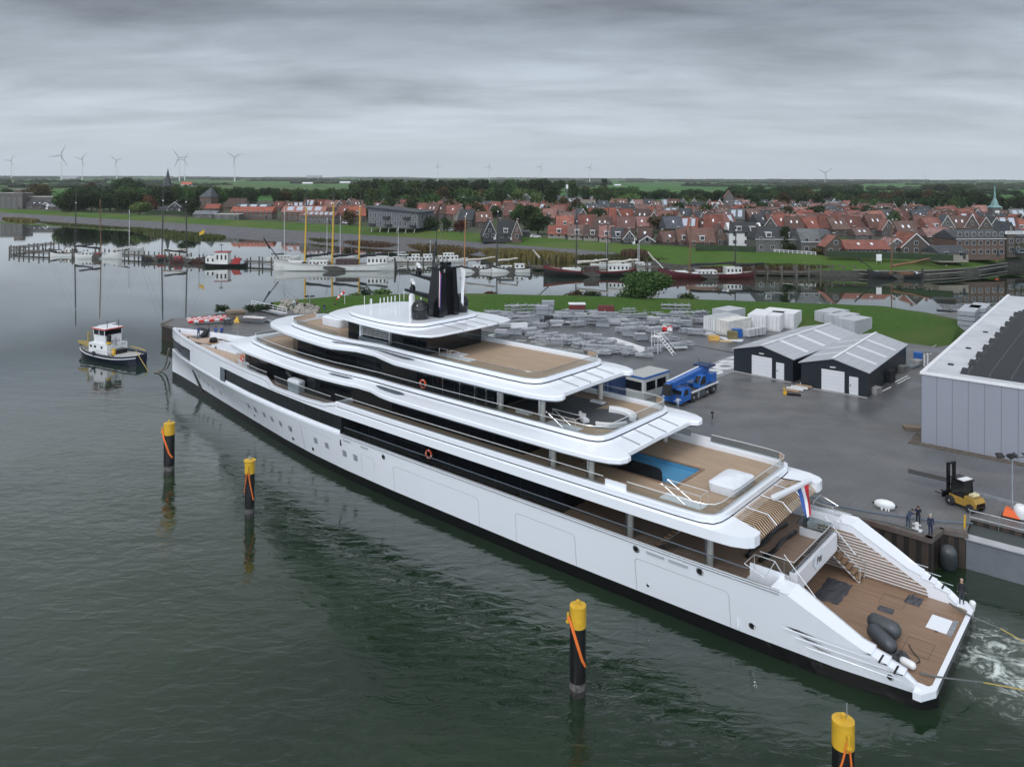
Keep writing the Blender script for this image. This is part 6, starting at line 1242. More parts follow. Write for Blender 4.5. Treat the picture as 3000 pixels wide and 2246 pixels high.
# galvanised mesh stacks right of the dike
GALV = tex('mesh_stack', (.36, .39, .43), (.17, .19, .21), 'Z', 6)
for i, (px, py, lb) in enumerate(((2830, 970, 'left galvanised mesh stack at the foot of the dike end'), (2862, 958, 'right galvanised mesh stack against the hall corner'))):
 c = W(px, py, ZQ); t = thing('mesh_stack', (c.x, c.y, ZQ), R(52), lb, 'mesh stack', 'galvanised mesh stacks by the hall')
 for k in range(4): q = MB(); q.bx(0, 9 if i == 0 else 7, -1.3, 1.3, .1 + k * .85, .85 + k * .85); q.build('pack', GALV, t)
# jetty railing beyond, tubes, bins by sheds
a, b_ = W(2744, 915, 1.2), W(2960, 928, 1.2); t = thing('footbridge', (a.x, a.y, 1.2), math.atan2(b_.y - a.y, b_.x - a.x), 'low footbridge with white railing over the water behind the dike end', 'footbridge'); l_ = (b_ - a).length; q = MB()
q.bx(0, l_, -.8, .8, .3, .6); q.build('deck', BLACK, t); q = MB()
for z in (1.1, 1.6): q.tube([(0, -.8, z), (l_, -.8, z)], .05, 4); q.tube([(0, .8, z), (l_, .8, z)], .05, 4)
for k in range(11): q.tube([(l_ * k / 10, -.8, .6), (l_ * k / 10, -.8, 1.6)], .05, 4)
q.build('railing', STEEL, t)
box_thing('blue_bin', 2690, 1062, (1.1, .9, 1.5), R(-35), BLUE, 'blue wheeled bin at the back corner of the right shed', 'bin')
for k, px in enumerate((2708, 2718)): q = MB(); c = W(px, 1072, ZQ); q.tube([(c.x, c.y, ZQ), (c.x, c.y, ZQ + 1.7), (c.x + .5, c.y + .1, ZQ + 1.7)], .12, 7); tag(q.build('vent_pipe', WHITE2, None, True), ('left white bent pipe beside the blue wheeled bin', 'right white bent pipe beside the blue wheeled bin')[k], 'pipe', 'white pipes by the shed')
for k, (px, py, dm, m_, lb) in enumerate(((2563, 1152, (1.5, 1.1, .8), mat('wrap_grey', (.30, .30, .30), .7, var=.3, vscale=2), 'grey wrapped load at the near corner of the right shed'), (2605, 1118, (1.4, 1.0, 1.5), RUBBER, 'black crate against the right shed wall'), (2640, 1090, (1.6, 1.2, .9), mat('wrap_dark', (.16, .16, .155), .8, var=.3), 'dark grey load beside the grey plates'), (2668, 1075, (2.6, 1.6, .35), mat('plates', (.15, .17, .19), .5), 'flat pile of blue grey plates by the right shed'), (2688, 1068, (1.5, 1.1, .7), MATS['wrap_grey'], 'small wrapped load nearest the blue wheeled bin'))): box_thing('wrapped_load', px, py, dm, R(40), m_, lb, 'load')
for k, (px, py) in enumerate(((2641, 1113), (2647, 1118), (2592, 1146))): q = MB(); a = W(px - 18, py + 8, ZQ); b_ = W(px + 18, py - 10, ZQ); q.tube([(a.x, a.y, ZQ + .1), (b_.x, b_.y, ZQ + .1)], .08, 4); tag(q.build('white_profile', WHITE2), ('left white profile lying by the black crate', 'right white profile lying by the black crate', 'short white profile lying by the grey wrapped load')[k], 'profile', 'white profiles beside the shed')
c = W(2300, 1156, ZQ); t = thing('pallet_truck', (c.x, c.y, ZQ), R(-20), 'yellow hand pallet truck with a load of white boards', 'pallet truck'); q = MB(); q.tube([(0, 0, .2), (-.15, 0, 1.2)], .04, 5); q.bx(-.2, .2, -.25, .25, .05, .4); q.build('body', YELLOW, t); q = MB(); q.bx(.2, 1.8, -.3, -.12, .08, .18); q.bx(.2, 1.8, .12, .3, .08, .18); q.build('forks', BLACK, t)
for k in range(6): px = 2316 + k * 13; c = W(px, 1148 - k * 4.2, ZQ); q = MB(); q.box((0, 0, .12), (2.0, .22, .2)); q.box((.1, .3, .10), (1.7, .18, .16)); o = q.build('board_pack', WHITE2 if k % 3 else mat('board_wood', (.35, .24, .15), .7)); o.location = (c.x, c.y, ZQ + .1); o.rotation_euler = (0, 0, R(-38)); tag(o, ORD[k] + ' pack of boards right of the pallet truck handle', 'boards', 'board packs by the pallet truck')
c = W(2678, 1256, ZQ); box_thing('wooden_crate', 2676, 1258, (1.9, 1.0, .35), R(-12), WOODP, 'open wooden crate against the grey hall corner', 'crate')
# ================= BOATS ================================================================================
WOODM = mat('mast_wood', (.16, .07, .03), .5, var=.2, vscale=2); DKM = mat('mast_dark', (.02, .018, .018), .5); SAILD = mat('sail_dark', (.012, .013, .018), .85, var=.3, vscale=2); SAILW = mat('sail_cream', (.42, .40, .36), .85, var=.15, vscale=2)
HW = mat('boat_white', (.62, .63, .62), .35, var=.06, vscale=.7); HD = mat('boat_black', (.012, .012, .014), .35, var=.3); HM = mat('boat_maroon', (.07, .012, .016), .35, var=.2); HR = mat('boat_red', (.30, .02, .02), .4); DECKB = mat('boat_deck', (.22, .22, .20), .7, var=.25, vscale=1.5); OAK = mat('leeboard', (.05, .045, .04), .6, var=.3)
def hullmesh(L_, B, D, m, par, bowl=.16, stl=.12, sheer=.9, strip=None, name='hull'):
 """x from -L/2 (stern) to L/2 (bow)"""
 q = MB(); n = 22; rg = []
 for i in range(n + 1):
  t = i / n; x = (t - .5) * L_; w = 1.0
  if t > 1 - bowl * 2: k = (t - (1 - bowl * 2)) / (bowl * 2); w = math.sqrt(max(0, 1 - k ** 2.4))
  if t < stl * 2: k = 1 - t / (stl * 2); w = math.sqrt(max(0, 1 - .85 * k ** 2.2))
  w = max(w, .03) * B / 2; sh = D + sheer * (abs(t - .42) / .58) ** 2.3
  rg.append([(x, -w, sh), (x, -w * .98, sh * .72), (x, -w * .9, .25), (x, -w * .7, -.4), (x, w * .7, -.4), (x, w * .9, .25), (x, w * .98, sh * .72), (x, w, sh)])
 k_ = 8; vs = [p for r_ in rg for p in r_]; o = len(q.v); fs = []; ms = []
 for i in range(n):
  for j in range(7): fs.append((i * k_ + j, i * k_ + j + 1, (i + 1) * k_ + j + 1, (i + 1) * k_ + j)); ms.append(1 if (strip and j in (0, 6)) else 0)
 q.v = vs; q.f = fs; q.m = ms; q.f.append(tuple(range(8))); q.m.append(0)
 h = q.build(name, [m, strip or m], par, 30)
 q = MB(); q.v = [(r_[0][0], r_[0][1] * .97, r_[0][2] - .28) for r_ in rg] + [(r_[7][0], r_[7][1] * .97, r_[7][2] - .28) for r_ in rg]; q.f = [(i, i + 1, n + 2 + i, n + 1 + i) for i in range(n)]; q.m = [0] * n
 q.build('deck', DECKB, par); return h
def sheerz(x, L_, D, sheer): t = x / L_ + .5; return D + sheer * (abs(t - .42) / .58) ** 2.3
def cabin(par, x0, x1, w, z0, h, m, win=True, name='cabin'):
 q = MB(); q.bx(x0, x1, -w / 2, w / 2, z0, z0 + h); q.bx(x0 - .15, x1 + .15, -w / 2 - .12, w / 2 + .12, z0 + h, z0 + h + .1); c = q.build(name, m, par)
 if win:
  n = max(1, int((x1 - x0) / 1.1))
  for k in range(n):
   for s in (-1, 1): q = MB(); xc = x0 + (k + .5) * (x1 - x0) / n; q.bx(xc - .28, xc + .28, s * (w / 2 + .01), s * (w / 2 + .03), z0 + h * .4, z0 + h * .82); q.build('window', DGLASS, c)
def mast(par, x, z0, h, m, top=None, r=.16, th=0, yard=False, stays=True, bow=None, beam=2.0, rake=.02):
 q = MB(); zt = z0 + h * (1 - th); q.tube([(x, 0, z0 - .5), (x - rake * h * (1 - th), 0, zt)], r, 8, 0, r * .75); ms_ = q.build('mast', m, par, True)
 if th: q = MB(); q.tube([(x - rake * h * (1 - th), 0, zt), (x - rake * h, 0, z0 + h)], r * .9, 6, 0, r * .6); q.build('topmast', top or DKM, ms_, True); q = MB(); q.cyl((x - rake * h * (1 - th), 0), r * 1.05, zt - .25, zt + .1, 8); q.build('mast_band', WHITE2, ms_)
 if stays:
  q = MB(); T = (x - rake * h, 0, z0 + h * .93)
  for s in (-1, 1):
   for dx in (-.9, -.2, .6): q.tube([T, (x + dx, s * beam, z0 - .3)], .018, 3, 0)
  if bow: q.tube([T, bow], .022, 3); q.tube([(T[0], 0, z0 + h * .7), (bow[0] - 1, 0, bow[2])], .02, 3)
  q.build('rigging', mat('wire', (.10, .10, .10), .6), ms_)
 return ms_
def boomsail(par, x, z, l, m, up=.12, r=.28):
 q = MB(); q.tube([(x, 0, z), (x - l, 0, z + l * up)], .09, 6); b_ = q.build('boom', WOODM if m is SAILW else DKM, par, True)
 q = MB(); pts = [(x - l * t, .0, z + l * t * up + .25 + .1 * math.sin(t * 9)) for t in (0, .15, .3, .5, .7, .85, 1)]; q.tube(pts, r, 7, 0, r * .5); q.build('furled_sail', m, b_, True)
def bowsprit(par, x, z, l, m, up=.9, tip=None):
 q = MB(); q.tube([(x - 1, 0, z), (x + l, 0, z + l * up)], .17, 7, 0, .1); b_ = q.build('bowsprit', m, par, True)
 q = MB(); q.tube([(x + l * .45, 0, z + l * up * .5), (x + l * 1.0, 0, z + l * up * 1.02)], .32, 7, 0, .18); q.build('furled_jib', tip or m, b_, True)
def leeboards(par, x, L_, B, m=OAK):
 for s in (-1, 1):
  q = MB(); q.extr_y([(x + .8, 1.5), (x - L_ * .08, 1.6), (x - L_ * .16, .9), (x - L_ * .15, .1), (x - L_ * .05, .0), (x + .9, .9)], s * (B / 2 + .02), s * (B / 2 + .14)); q.build('leeboard', m, par)
def boatpos(pxl, pxr, py, bow='left'):
 a, b_ = W(pxl, py, 0), W(pxr, py, 0); c = (a + b_) / 2; L_ = (b_ - a).length; ang = math.atan2(b_.y - a.y, b_.x - a.x) + (math.pi if bow == 'left' else 0); return c, L_, ang
def tallship(pxl, pxr, py, label, hm, masts, bow='left', strip=None, B=None, spr=None, cabs=(), rot=0, D=1.2, sheer=.9, boomm=SAILD, rud=True, lee=True, boomup=.12):
 c, L_, a = boatpos(pxl, pxr, py, bow); B = B or L_ * .2; t = thing('sailing_barge', (c.x, c.y, 0), a + rot, label, 'sailing ship', 'old sailing barges at the jetties'); d = c.y
 hullmesh(L_, B, D, hm, t, strip=strip, sheer=sheer)
 q = MB();
 for px, z in (): pass
 s = -1 if bow == 'left' else 1
 for (px, pty, m, th, boom, bm) in masts:
  x = s * ((W(px, py, 0) - c).dot(Vector((math.cos(a) * s, math.sin(a) * s, 0)))) ; h = HT(px, pty, d) - D
  mast(t, x, D, h, m, th=th, bow=(L_ / 2, 0, D + sheer), beam=B / 2, r=max(.18, h * (.0125 if m is YELLOW else .0095)))
  if boom: boomsail(t, x - .4, D + 2.0, boom, bm or boomm, boomup, .30 + L_ * .006)
 if spr: bowsprit(t, L_ / 2 - .5, D + sheer - .2, spr[0], spr[2], spr[1], spr[3] if len(spr) > 3 else None)
 for x0, x1, h, m, wn in cabs: cabin(t, x0 * L_, x1 * L_, B * .62, D - .25, h, m, wn)
 if lee: leeboards(t, L_ * .05, L_, B)
 if rud: q = MB(); q.extr_y([(-L_ / 2 - .9, -.3), (-L_ / 2 + .2, -.3), (-L_ / 2 + .2, D + sheer + .2), (-L_ / 2 - .3, D + sheer + .3)], -.08, .08); q.build('rudder', OAK, t)
 q = MB()
 rr_ = random.Random(int(pxl))
 for k in range(9): x = (rr_.random() - .5) * L_ * .8; q = MB(); q.box((x, rr_.uniform(-.3, .3) * B, sheerz(x, L_, D, sheer) - .05), (rr_.uniform(.4, 1.4), rr_.uniform(.4, 1.0), rr_.uniform(.3, .7))); q.build('deck_gear', rr_.choice([WHITE2, DKM, OAK, WOODM, STEEL]), t)
 q = MB(); q.tube([(x_, -B / 2 * .93, sheerz(x_, L_, D, sheer) + .75) for x_ in (-L_ * .4, -L_ * .2, 0, L_ * .2)], .025, 4)
 for k in range(12): x_ = -L_ * .4 + k * L_ * .6 / 11; q.tube([(x_, -B / 2 * .93, sheerz(x_, L_, D, sheer) - .1), (x_, -B / 2 * .93, sheerz(x_, L_, D, sheer) + .75)], .02, 4)
 q.build('railing', STEEL, t); return t
tallship(147, 224, 750, 'white sailing barge with dark mast, leftmost at the far jetty', HW, [(219, 545, DKM, .25, 6, None)], 'left', cabs=[(-.38, -.08, 1.5, HW, True), (.05, .2, .8, HW, True)], strip=mat('strip_blk', (.03, .03, .035), .4), lee=False)
tallship(222, 358, 757, 'white sailing barge with brown mast, second from the left at the far jetty', HW, [(296, 583, WOODM, .0, 7, None)], 'right', strip=None, cabs=[(-.35, -.12, 1.2, HW, True), (-.05, .02, .9, HR, False), (.1, .3, .8, HW, True)], spr=(3, .2, DKM), sheer=1.6)
tallship(414, 502, 764, 'black sailing barge with tall black mast, third from the left', HD, [(474, 545, DKM, .2, 8, SAILW)], 'left', cabs=[(-.3, -.05, .9, HR, False)], spr=None, boomup=.05)
tallship(500, 607, 770, 'dark red brown sailing barge beside the red and white workboat', mat('boat_brown', (.05, .018, .016), .4), [(548, 572, DKM, .1, 7, None)], 'right', cabs=[(-.38, -.2, 1.2, HR, True), (-.05, .2, .8, HW, True)], sheer=1.2)
tallship(802, 1156, 791, 'long white three-masted sailing ship with yellow masts and dark furled sails', HW, [(893, 552, YELLOW, .24, 7.5, None), (973, 548, YELLOW, .2, 7.5, None), (1051, 565, YELLOW, .18, 8.5, None)], 'left', strip=mat('strip_grey', (.45, .46, .46), .4), spr=(3.6, 1.75, HD, SAILD), cabs=[(-.44, -.28, 2.4, HW, True), (-.2, -.02, 1.6, mat('cab_brown', (.05, .02, .018), .5), True), (.05, .2, 1.2, HW, True), (.26, .36, .9, HW, False)], sheer=1.7, B=6.6, D=1.9)
tallship(1349, 1440, 797, 'white sailing barge with varnished orange mast, cream awning over the boom', HW, [(1360, 616, mat('mast_varnish', (.42, .19, .06), .4), .1, 9, SAILW)], 'left', cabs=[(-.3, .1, 1.0, HW, True)], strip=MATS['strip_blk'])
tallship(1440, 1553, 797, 'white sailing barge with thin dark mast, right of the orange-masted one', HW, [(1455, 600, DKM, .1, 6, SAILW)], 'left', cabs=[(-.35, -.1, 1.5, HW, True), (-.02, .25, .9, HW, True)], strip=MATS['strip_blk'])
tallship(1592, 1860, 808, 'black and red two-masted sailing ship with white furled sails', HD, [(1687, 585, DKM, .3, 9, SAILW), (1778, 606, DKM, .25, 8, SAILW)], 'left', strip=mat('boat_red2', (.10, .012, .012), .4), spr=(3.6, 1.25, DKM, SAILW), cabs=[(-.42, -.2, 1.9, HW, True), (-.1, .05, 1.3, mat('cab_brown', (0, 0, 0)), True), (.1, .3, .8, HW, False)], sheer=1.6, D=1.6, boomup=.1)
tallship(1927, 2207, 814, 'maroon two-masted sailing ship with dark furled sails, right of the big bush', HM, [(2020, 592, WOODM, .22, 13, SAILD), (2153, 660, DKM, .1, 8, SAILD)], 'left', spr=(3.4, 1.35, HW, SAILW), cabs=[(-.36, -.2, 1.9, HW, True), (-.1, .1, 1.0, HW, True), (.2, .36, .7, HW, False)], sheer=1.6, D=1.4, boomup=.06)
tallship(2541, 2702, 815, 'black sailing barge with brown mast moored at the right village quay', HD, [(2611, 602, WOODM, .2, 11, WOODM)], 'left', spr=(4.2, 1.0, DKM, DKM), cabs=[(-.3, -.05, .7, WOODM, False)], sheer=1.5, boomup=.2)
def yachtlet(px, py, l, mtop, label, motor=False, hm=HW, ang=0, boom=True):
 c = W(px, py, 0); t = thing('motor_cruiser' if motor else 'sailing_yacht', (c.x, c.y, 0), ang, label, 'motor boat' if motor else 'sailing yacht', 'small white boats behind the barges'); hullmesh(l, l * .3, .9, hm, t, sheer=.5)
 if motor: cabin(t, -l * .35, l * .2, l * .22, .8, 1.3, HW, True); cabin(t, -l * .2, l * .08, l * .18, 2.1, .9, HW, True, 'wheelhouse')
 else: cabin(t, -l * .2, l * .2, l * .2, .8, .5, HW, True)
 if mtop:
  h = HT(px, mtop, c.y) - .9; mast(t, .3, .9, h, mat('mast_alu', (.6, .61, .62), .35, .3), r=.12, beam=l * .14, bow=(l / 2, 0, 1.2), rake=0)
  q = MB();
  for f in (.45, .75): q.tube([(.3, -.8, .9 + h * f), (.3, .8, .9 + h * f)], .03, 4)
  q.build('spreader', MATS['mast_alu'], t)
  if boom: boomsail(t, .2, 1.9, l * .38, SAILD if px < 1000 else HW, .03, .2)
 return t
for a_ in ((376, 735, 11, 613, 'white sloop with leaning boom between the white and black barges'), (515, 752, 10, None, 'low white yacht without mast behind the black barge'), (520, 745, 9, 620, None), (830, 762, 11, 612, 'white yacht with tall mast behind the bow of the three-master'), (960, 757, 11, 637, 'white yacht behind the first two yellow masts'), (994, 757, 12, 631, 'white yacht with thick mast behind the middle yellow mast'), (1169, 765, 10, 664, 'white yacht right of the three-master with two-pole rig'), (1775, 782, 10, 706, 'pale yacht behind the black and red ship'), (1866, 783, 9, 713, 'pale yacht with thin mast, left of the two by the big bush'), (1870, 780, 9, 704, 'pale yacht with taller mast, right of the two by the big bush')):
 if a_[4]: yachtlet(*a_[:5], ang=rnd.choice([0, .3, 2.9]))
for a_ in ((1222, 772, 9, 'white motor cruiser with rounded cabin, left of the pair by the jetty'), (1258, 772, 10, 'white motor cruiser with small mast, right of the pair by the jetty'), (1320, 768, 12, 'large white motor yacht behind the black yacht mast')): yachtlet(a_[0], a_[1], a_[2], 705 if a_[0] == 1258 else None, a_[3], True, ang=.2, boom=False)
q = MB(); a = W(345, 748, 1.5); q.tube([(a.x, a.y, 1), (a.x + 4.3, a.y, 13)], .12, 6);
# workboat (red/white) and the harbour tug
c, L_, a = boatpos(597, 725, 780, 'left'); t = thing('work_boat', (c.x, c.y, 0), a, 'red and white harbour workboat with crane arm at the far jetty', 'workboat')
hullmesh(L_, 4.6, .9, HD, t, sheer=.4); cabin(t, L_ * .2, L_ * .42, 3.2, .8, 2.2, HW); cabin(t, L_ * -.08, L_ * .2, 3.0, .8, 3.6, HW); q = MB(); q.bx(L_ * -.1, L_ * .22, -1.7, 1.7, 4.5, 4.75); q.build('roof', HR, t)
q = MB(); q.extr_y([(-L_ * .12, .8), (-L_ * .32, .8), (-L_ * .36, 2.6), (-L_ * .2, 2.7)], -.5, .5); q.build('red_crane', HR, t); q = MB(); q.bx(-L_ * .45, -L_ * .36, -1.2, 1.2, .8, 1.9); q.build('winch', STEEL, t)
q = MB(); q.tube([(L_ * .1, 0, 4.7), (L_ * .1, 0, 7.3)], .08, 5); q.box((L_ * .1, 0, 6.8), (1.2, 1.4, .1)); q.build('mast', DKM, t)
q = MB(); p_ = W(588, 745, 3); z_ = 0
t = thing('yellow_flag', (*W(583, 752, 1).xy, 1), 0, 'small yellow and black flag flying left of the workboat', 'flag'); q = MB(); q.tube([(0, 0, 0), (0, 0, 9)], .06, 5); q.build('staff', DKM, t); q = MB(); q.add([(0, 0, 7.2), (1.7, .1, 7.9), (1.9, .1, 9.3), (1.2, 0, 9.0), (0, 0, 8.2)], [(0, 1, 2, 3, 4)]); q.build('cloth', YELLOW, t)
A, B_ = W(232, 1040, 0), W(425, 1066, 0)
tg = thing('tug_boat', (-62.9, 121.2, 0), R(150), 'small dark blue and white tug with red-edged roof off the yacht bow', 'tug')
NVH = mat('tug_blue', (.012, .018, .035), .35, var=.3, vscale=1)
tg.scale = (1, 1, .87); TL = 14.6; hullmesh(TL, 4.9, 1.25, NVH, tg, bowl=.2, stl=.22, sheer=.95)
q = MB(); n = 30
pts = [((i / n - .5) * TL * 1.0, 0, 0) for i in range(n + 1)]
for s in (-1, 1):
 P = []
 for i in range(23):
  t_ = i / 22; w = 1.0
  if t_ > .6: w = math.sqrt(max(0, 1 - ((t_ - .6) / .4) ** 2.4))
  if t_ < .44: w = min(w, math.sqrt(max(0, 1 - .85 * (1 - t_ / .44) ** 2.2)))
  P.append(((t_ - .5) * TL, s * (max(w, .03) * 2.45 + .03), sheerz((t_ - .5) * TL, TL, 1.25, .95) - .42))
 q.tube(P, .07, 5)
q.build('white_fender_line', WHITE2, tg, True)
OCH = mat('ochre_paint', (.32, .24, .08), .5, var=.2, vscale=2)
q = MB(); q.bx(-1.2, 3.6, -1.7, 1.7, 1.1, 2.9); dh = q.build('deckhouse', WHITE2, tg)
for x in (.2, 1.9, 3.0):
 for s in (-1, 1): q = MB(); q.bx(x - .22, x + .22, s * 1.7, s * 1.74, 2.1, 2.5); q.build('window', DGLASS, dh)
q = MB(); q.extr_y([(-.2, 2.9), (2.7, 2.9), (2.9, 4.3), (2.6, 4.3), (2.6, 5.4), (.2, 5.4), (.1, 4.3), (-.2, 4.3)], -1.35, 1.35); wh = q.build('wheelhouse', WHITE2, tg)
q = MB(); q.bx(-.05, 2.75, -1.42, 1.42, 4.4, 5.25); q.build('window_band', DGLASS, wh)
for x in (-.1, 1.3, 2.75):
 for s in (-1, 1): q = MB(); q.bx(x - .06, x + .06, s * 1.40, s * 1.46, 4.3, 5.3); q.build('window_post', WHITE2, wh)
q = MB(); q.bx(-.4, 3.1, -1.65, 1.65, 5.42, 5.56, 0); q.bx(-.3, 3.0, -1.55, 1.55, 5.56, 5.6, 1); q.build('roof', [RED, WHITE2], wh)
q = MB(); q.box((1.5, 0, 6.0), (.2, 2.9, .15)); q.tube([(1.5, 0, 5.6), (1.5, 0, 6.0)], .06, 5); q.build('radar', WHITE2, wh)
q = MB(); q.tube([(.2, .8, 5.5), (.2, .8, 6.9)], .05, 5); q.tube([(-.1, -.9, 5.5), (-.1, -.9, 6.9)], .05, 5); q.build('aerial', BLACK, wh)
q = MB(); q.tube([(-.9, 1.2, 2.8), (-.9, 1.2, 4.5)], .32, 12, 0); q.tube([(-.9, 1.2, 3.0), (-.9, 1.2, 3.4)], .335, 12, 1); q.build('funnel', [BLACK, YELLOW], tg)
q = MB()
for i in range(16): r_ = random.Random(i); a1 = Vector((-1.6 + r_.random() * 1.4, r_.uniform(-1, 1), 2.2 + r_.random() * .8)); q.tube([a1, a1 + Vector((r_.uniform(-.6, .6), r_.uniform(-.6, .6), r_.uniform(.6, 1.6)))], .045, 4)
q.build('deck_machinery', STEEL, tg)
q = MB(); q.bx(-2.4, -1.2, -.9, .9, 1.1, 2.0, 0); q.bx(-2.2, -1.6, .9, 1.2, 1.1, 2.2, 1); q.build('winch', [BLACK, YELLOW], tg)
q = MB(); q.cyl((-4.0, .1), 1.9, 1.1, 1.24, 26); q.build('tow_grating', mat('grating_grey', (.34, .34, .33), .7, var=.1), tg)
q = MB(); q.tube([(-1.6, -1.9, 2.0), (-4.2, -1.9, 1.9), (-6.4, -1.2, 2.0)], .12, 6, 0); q.build('tow_rail', OCH, tg)
q = MB(); q.extr_y([(4.0, 1.9), (6.9, 2.3), (6.9, 2.7), (5.2, 2.9), (4.0, 2.7)], -1.5, -1.35); q.extr_y([(4.0, 1.9), (6.9, 2.3), (6.9, 2.7), (5.2, 2.9), (4.0, 2.7)], 1.35, 1.5); q.tube([(4.4, -1.3, 2), (4.4, -1.3, 5)], .14, 6); q.tube([(4.4, 1.3, 2), (4.4, 1.3, 4.6)], .14, 6)
for z in (2.6, 3.2, 3.8, 4.4): q.bx(4.3, 4.5, -1.3, 1.3, z, z + .12)
q.build('bow_frame', OCH, tg)
q = MB(); q.tube([(1.5, 1.9, 1.9), (-1.5, 1.95, 1.9), (-3, 1.7, 1.9)], .035, 5)
for x in (1.5, .5, -.5, -1.5, -2.5): q.tube([(x, 1.9, 1.0), (x, 1.9, 1.9)], .03, 4)
q.build('railing', WHITE2, tg)
for x, y in ((7.5, .5), (1.0, 2.5)):
 q = MB(); rg = []
 for i in range(14): a_ = 2 * math.pi * i / 14; rg.append([(x + .12 * math.cos(b) * (1 if x < 5 else 1), y + .14 * math.sin(b), 1.4 + 0) for b in ()])
 q.lathe((x, y, 1.35), [(.16, -.15), (.38, -.12), (.42, 0), (.38, .12), (.16, .15)], 14, 0, 'X' if x > 5 else 'Y'); q.build('tyre_fender', RUBBER, tg, True)
p_ = W(423, 1075, .5); rope('tow_line', [(-57.6, 117.8, 2.0), (p_.x - .2, p_.y, 1.1), (p_.x + .8, p_.y - .5, .05)], .05, ROPEY, 'yellow tow line hanging from the tug stern into the water')
# ---- jetties ----
JW = mat('jetty_wood', (.06, .055, .048), .8, var=.35, vscale=1.5, col2=(.13, .12, .105))
def jetty(pts, label, w=1.6, z=1.1, postz=2.6, step=4.0, post_r=.22):
 P = [W(px, py, 0) for px, py in pts]; t = thing('jetty', (P[0].x, P[0].y, 0), 0, label, 'jetty', 'wooden jetties'); o = P[0]
 q = MB()
 for a_, b2 in zip(P, P[1:]):
  d_ = b2 - a_; ang = math.atan2(d_.y, d_.x); c_ = (a_ + b2) / 2 - o
  q.box((c_.x, c_.y, z), (d_.length + .3, w, .25), ang); q.box((c_.x, c_.y - w / 2, z - .5), (d_.length, .15, .2), ang); q.box((c_.x, c_.y - w / 2 - .05, z + .5), (d_.length, .1, .22), ang)
 q.build('walkway', JW, t)
 r_ = random.Random(int(pts[0][0]))
 for a_, b2 in zip(P, P[1:]):
  d_ = b2 - a_; n = max(1, int(d_.length / step)); nn = Vector((-d_.y, d_.x, 0)).normalized()
  for k in range(n + 1):
   for s in (-1, 1):
    c_ = a_ + d_ * (k / n) + nn * s * w * .55 - o; q = MB(); q.cyl((c_.x, c_.y), post_r, -1, postz + r_.uniform(-.4, .5), 7); q.build('post', JW, t)
 return t
jetty([(34, 742), (150, 748), (285, 752), (400, 758)], 'wooden jetty with posts at far left, ahead of the white barges'); jetty([(40, 736), (165, 722)], 'slanting wooden breakwater arm above the leftmost jetty', 2.2, 1.3, 2.0)
jetty([(400, 758), (520, 766), (625, 772), (800, 780)], 'wooden jetty with tall posts between the black barges and the three-master'); jetty([(1150, 783), (1285, 781)], 'grey wooden jetty in front of the white motor cruisers', 1.8, 1.3, 2.3); jetty([(1550, 792), (1605, 792)], 'short plank jetty left of the black and red ship', 1.6); jetty([(1855, 790), (1935, 795)], 'short plank jetty behind the big bush', 1.6)
jetty([(2205, 806), (2330, 808), (2500, 805)], 'long timber landing with thick posts below the village lawn', 1.8, 1.0, 2.9, 3.6, .3)
q = MB()
for i, (a_, b2) in enumerate(zip([(2500, 808), (2560, 812), (2700, 812), (2800, 806), (2880, 797)], [(2560, 812), (2700, 812), (2800, 806), (2880, 797), (2950, 786)])):
 A_, B2 = W(*a_, 0), W(*b2, 0); d_ = B2 - A_; c_ = (A_ + B2) / 2; q.box((c_.x, c_.y - .1, .8), (d_.length + .2, .5, .3), math.atan2(d_.y, d_.x)); q.box((c_.x, c_.y + .2, 1.75), (d_.length + .2, .8, .2), math.atan2(d_.y, d_.x))
tag(q.build('quay_coping', mat('coping', (.17, .165, .15), .8, var=.2)), kind='structure')
for k, px in enumerate((2540, 2570, 2620, 2669, 2721, 2772, 2819, 2851, 2892)):
 c = W(px, 783 if px < 2800 else 783 - (px - 2800) * .16, 1.9); t = thing('mooring_bollard', (c.x, c.y, 1.7), 0, ORD[k] + ' white-topped bollard from the left on the village quay', 'bollard', 'bollards on the village quay'); q = MB(); q.cyl((0, 0), .25, 0, .7, 8); q.build('post', JW, t); q = MB(); q.cyl((0, 0), .28, .7, .85, 8); q.build('cap', WHITE2, t)
for k, (px, py) in enumerate(((898, 735), (911, 735), (932, 733), (952, 730), (1007, 734), (1030, 736), (10, 0))):
 if py: c = W(px, py, 0); q = MB(); q.cyl((c.x, c.y), .18, -1, 3.2, 7); tag(q.build('harbour_post', JW), ORD[k] + ' bare wooden post standing in the water behind the three-master', 'post', 'bare posts in the harbour')
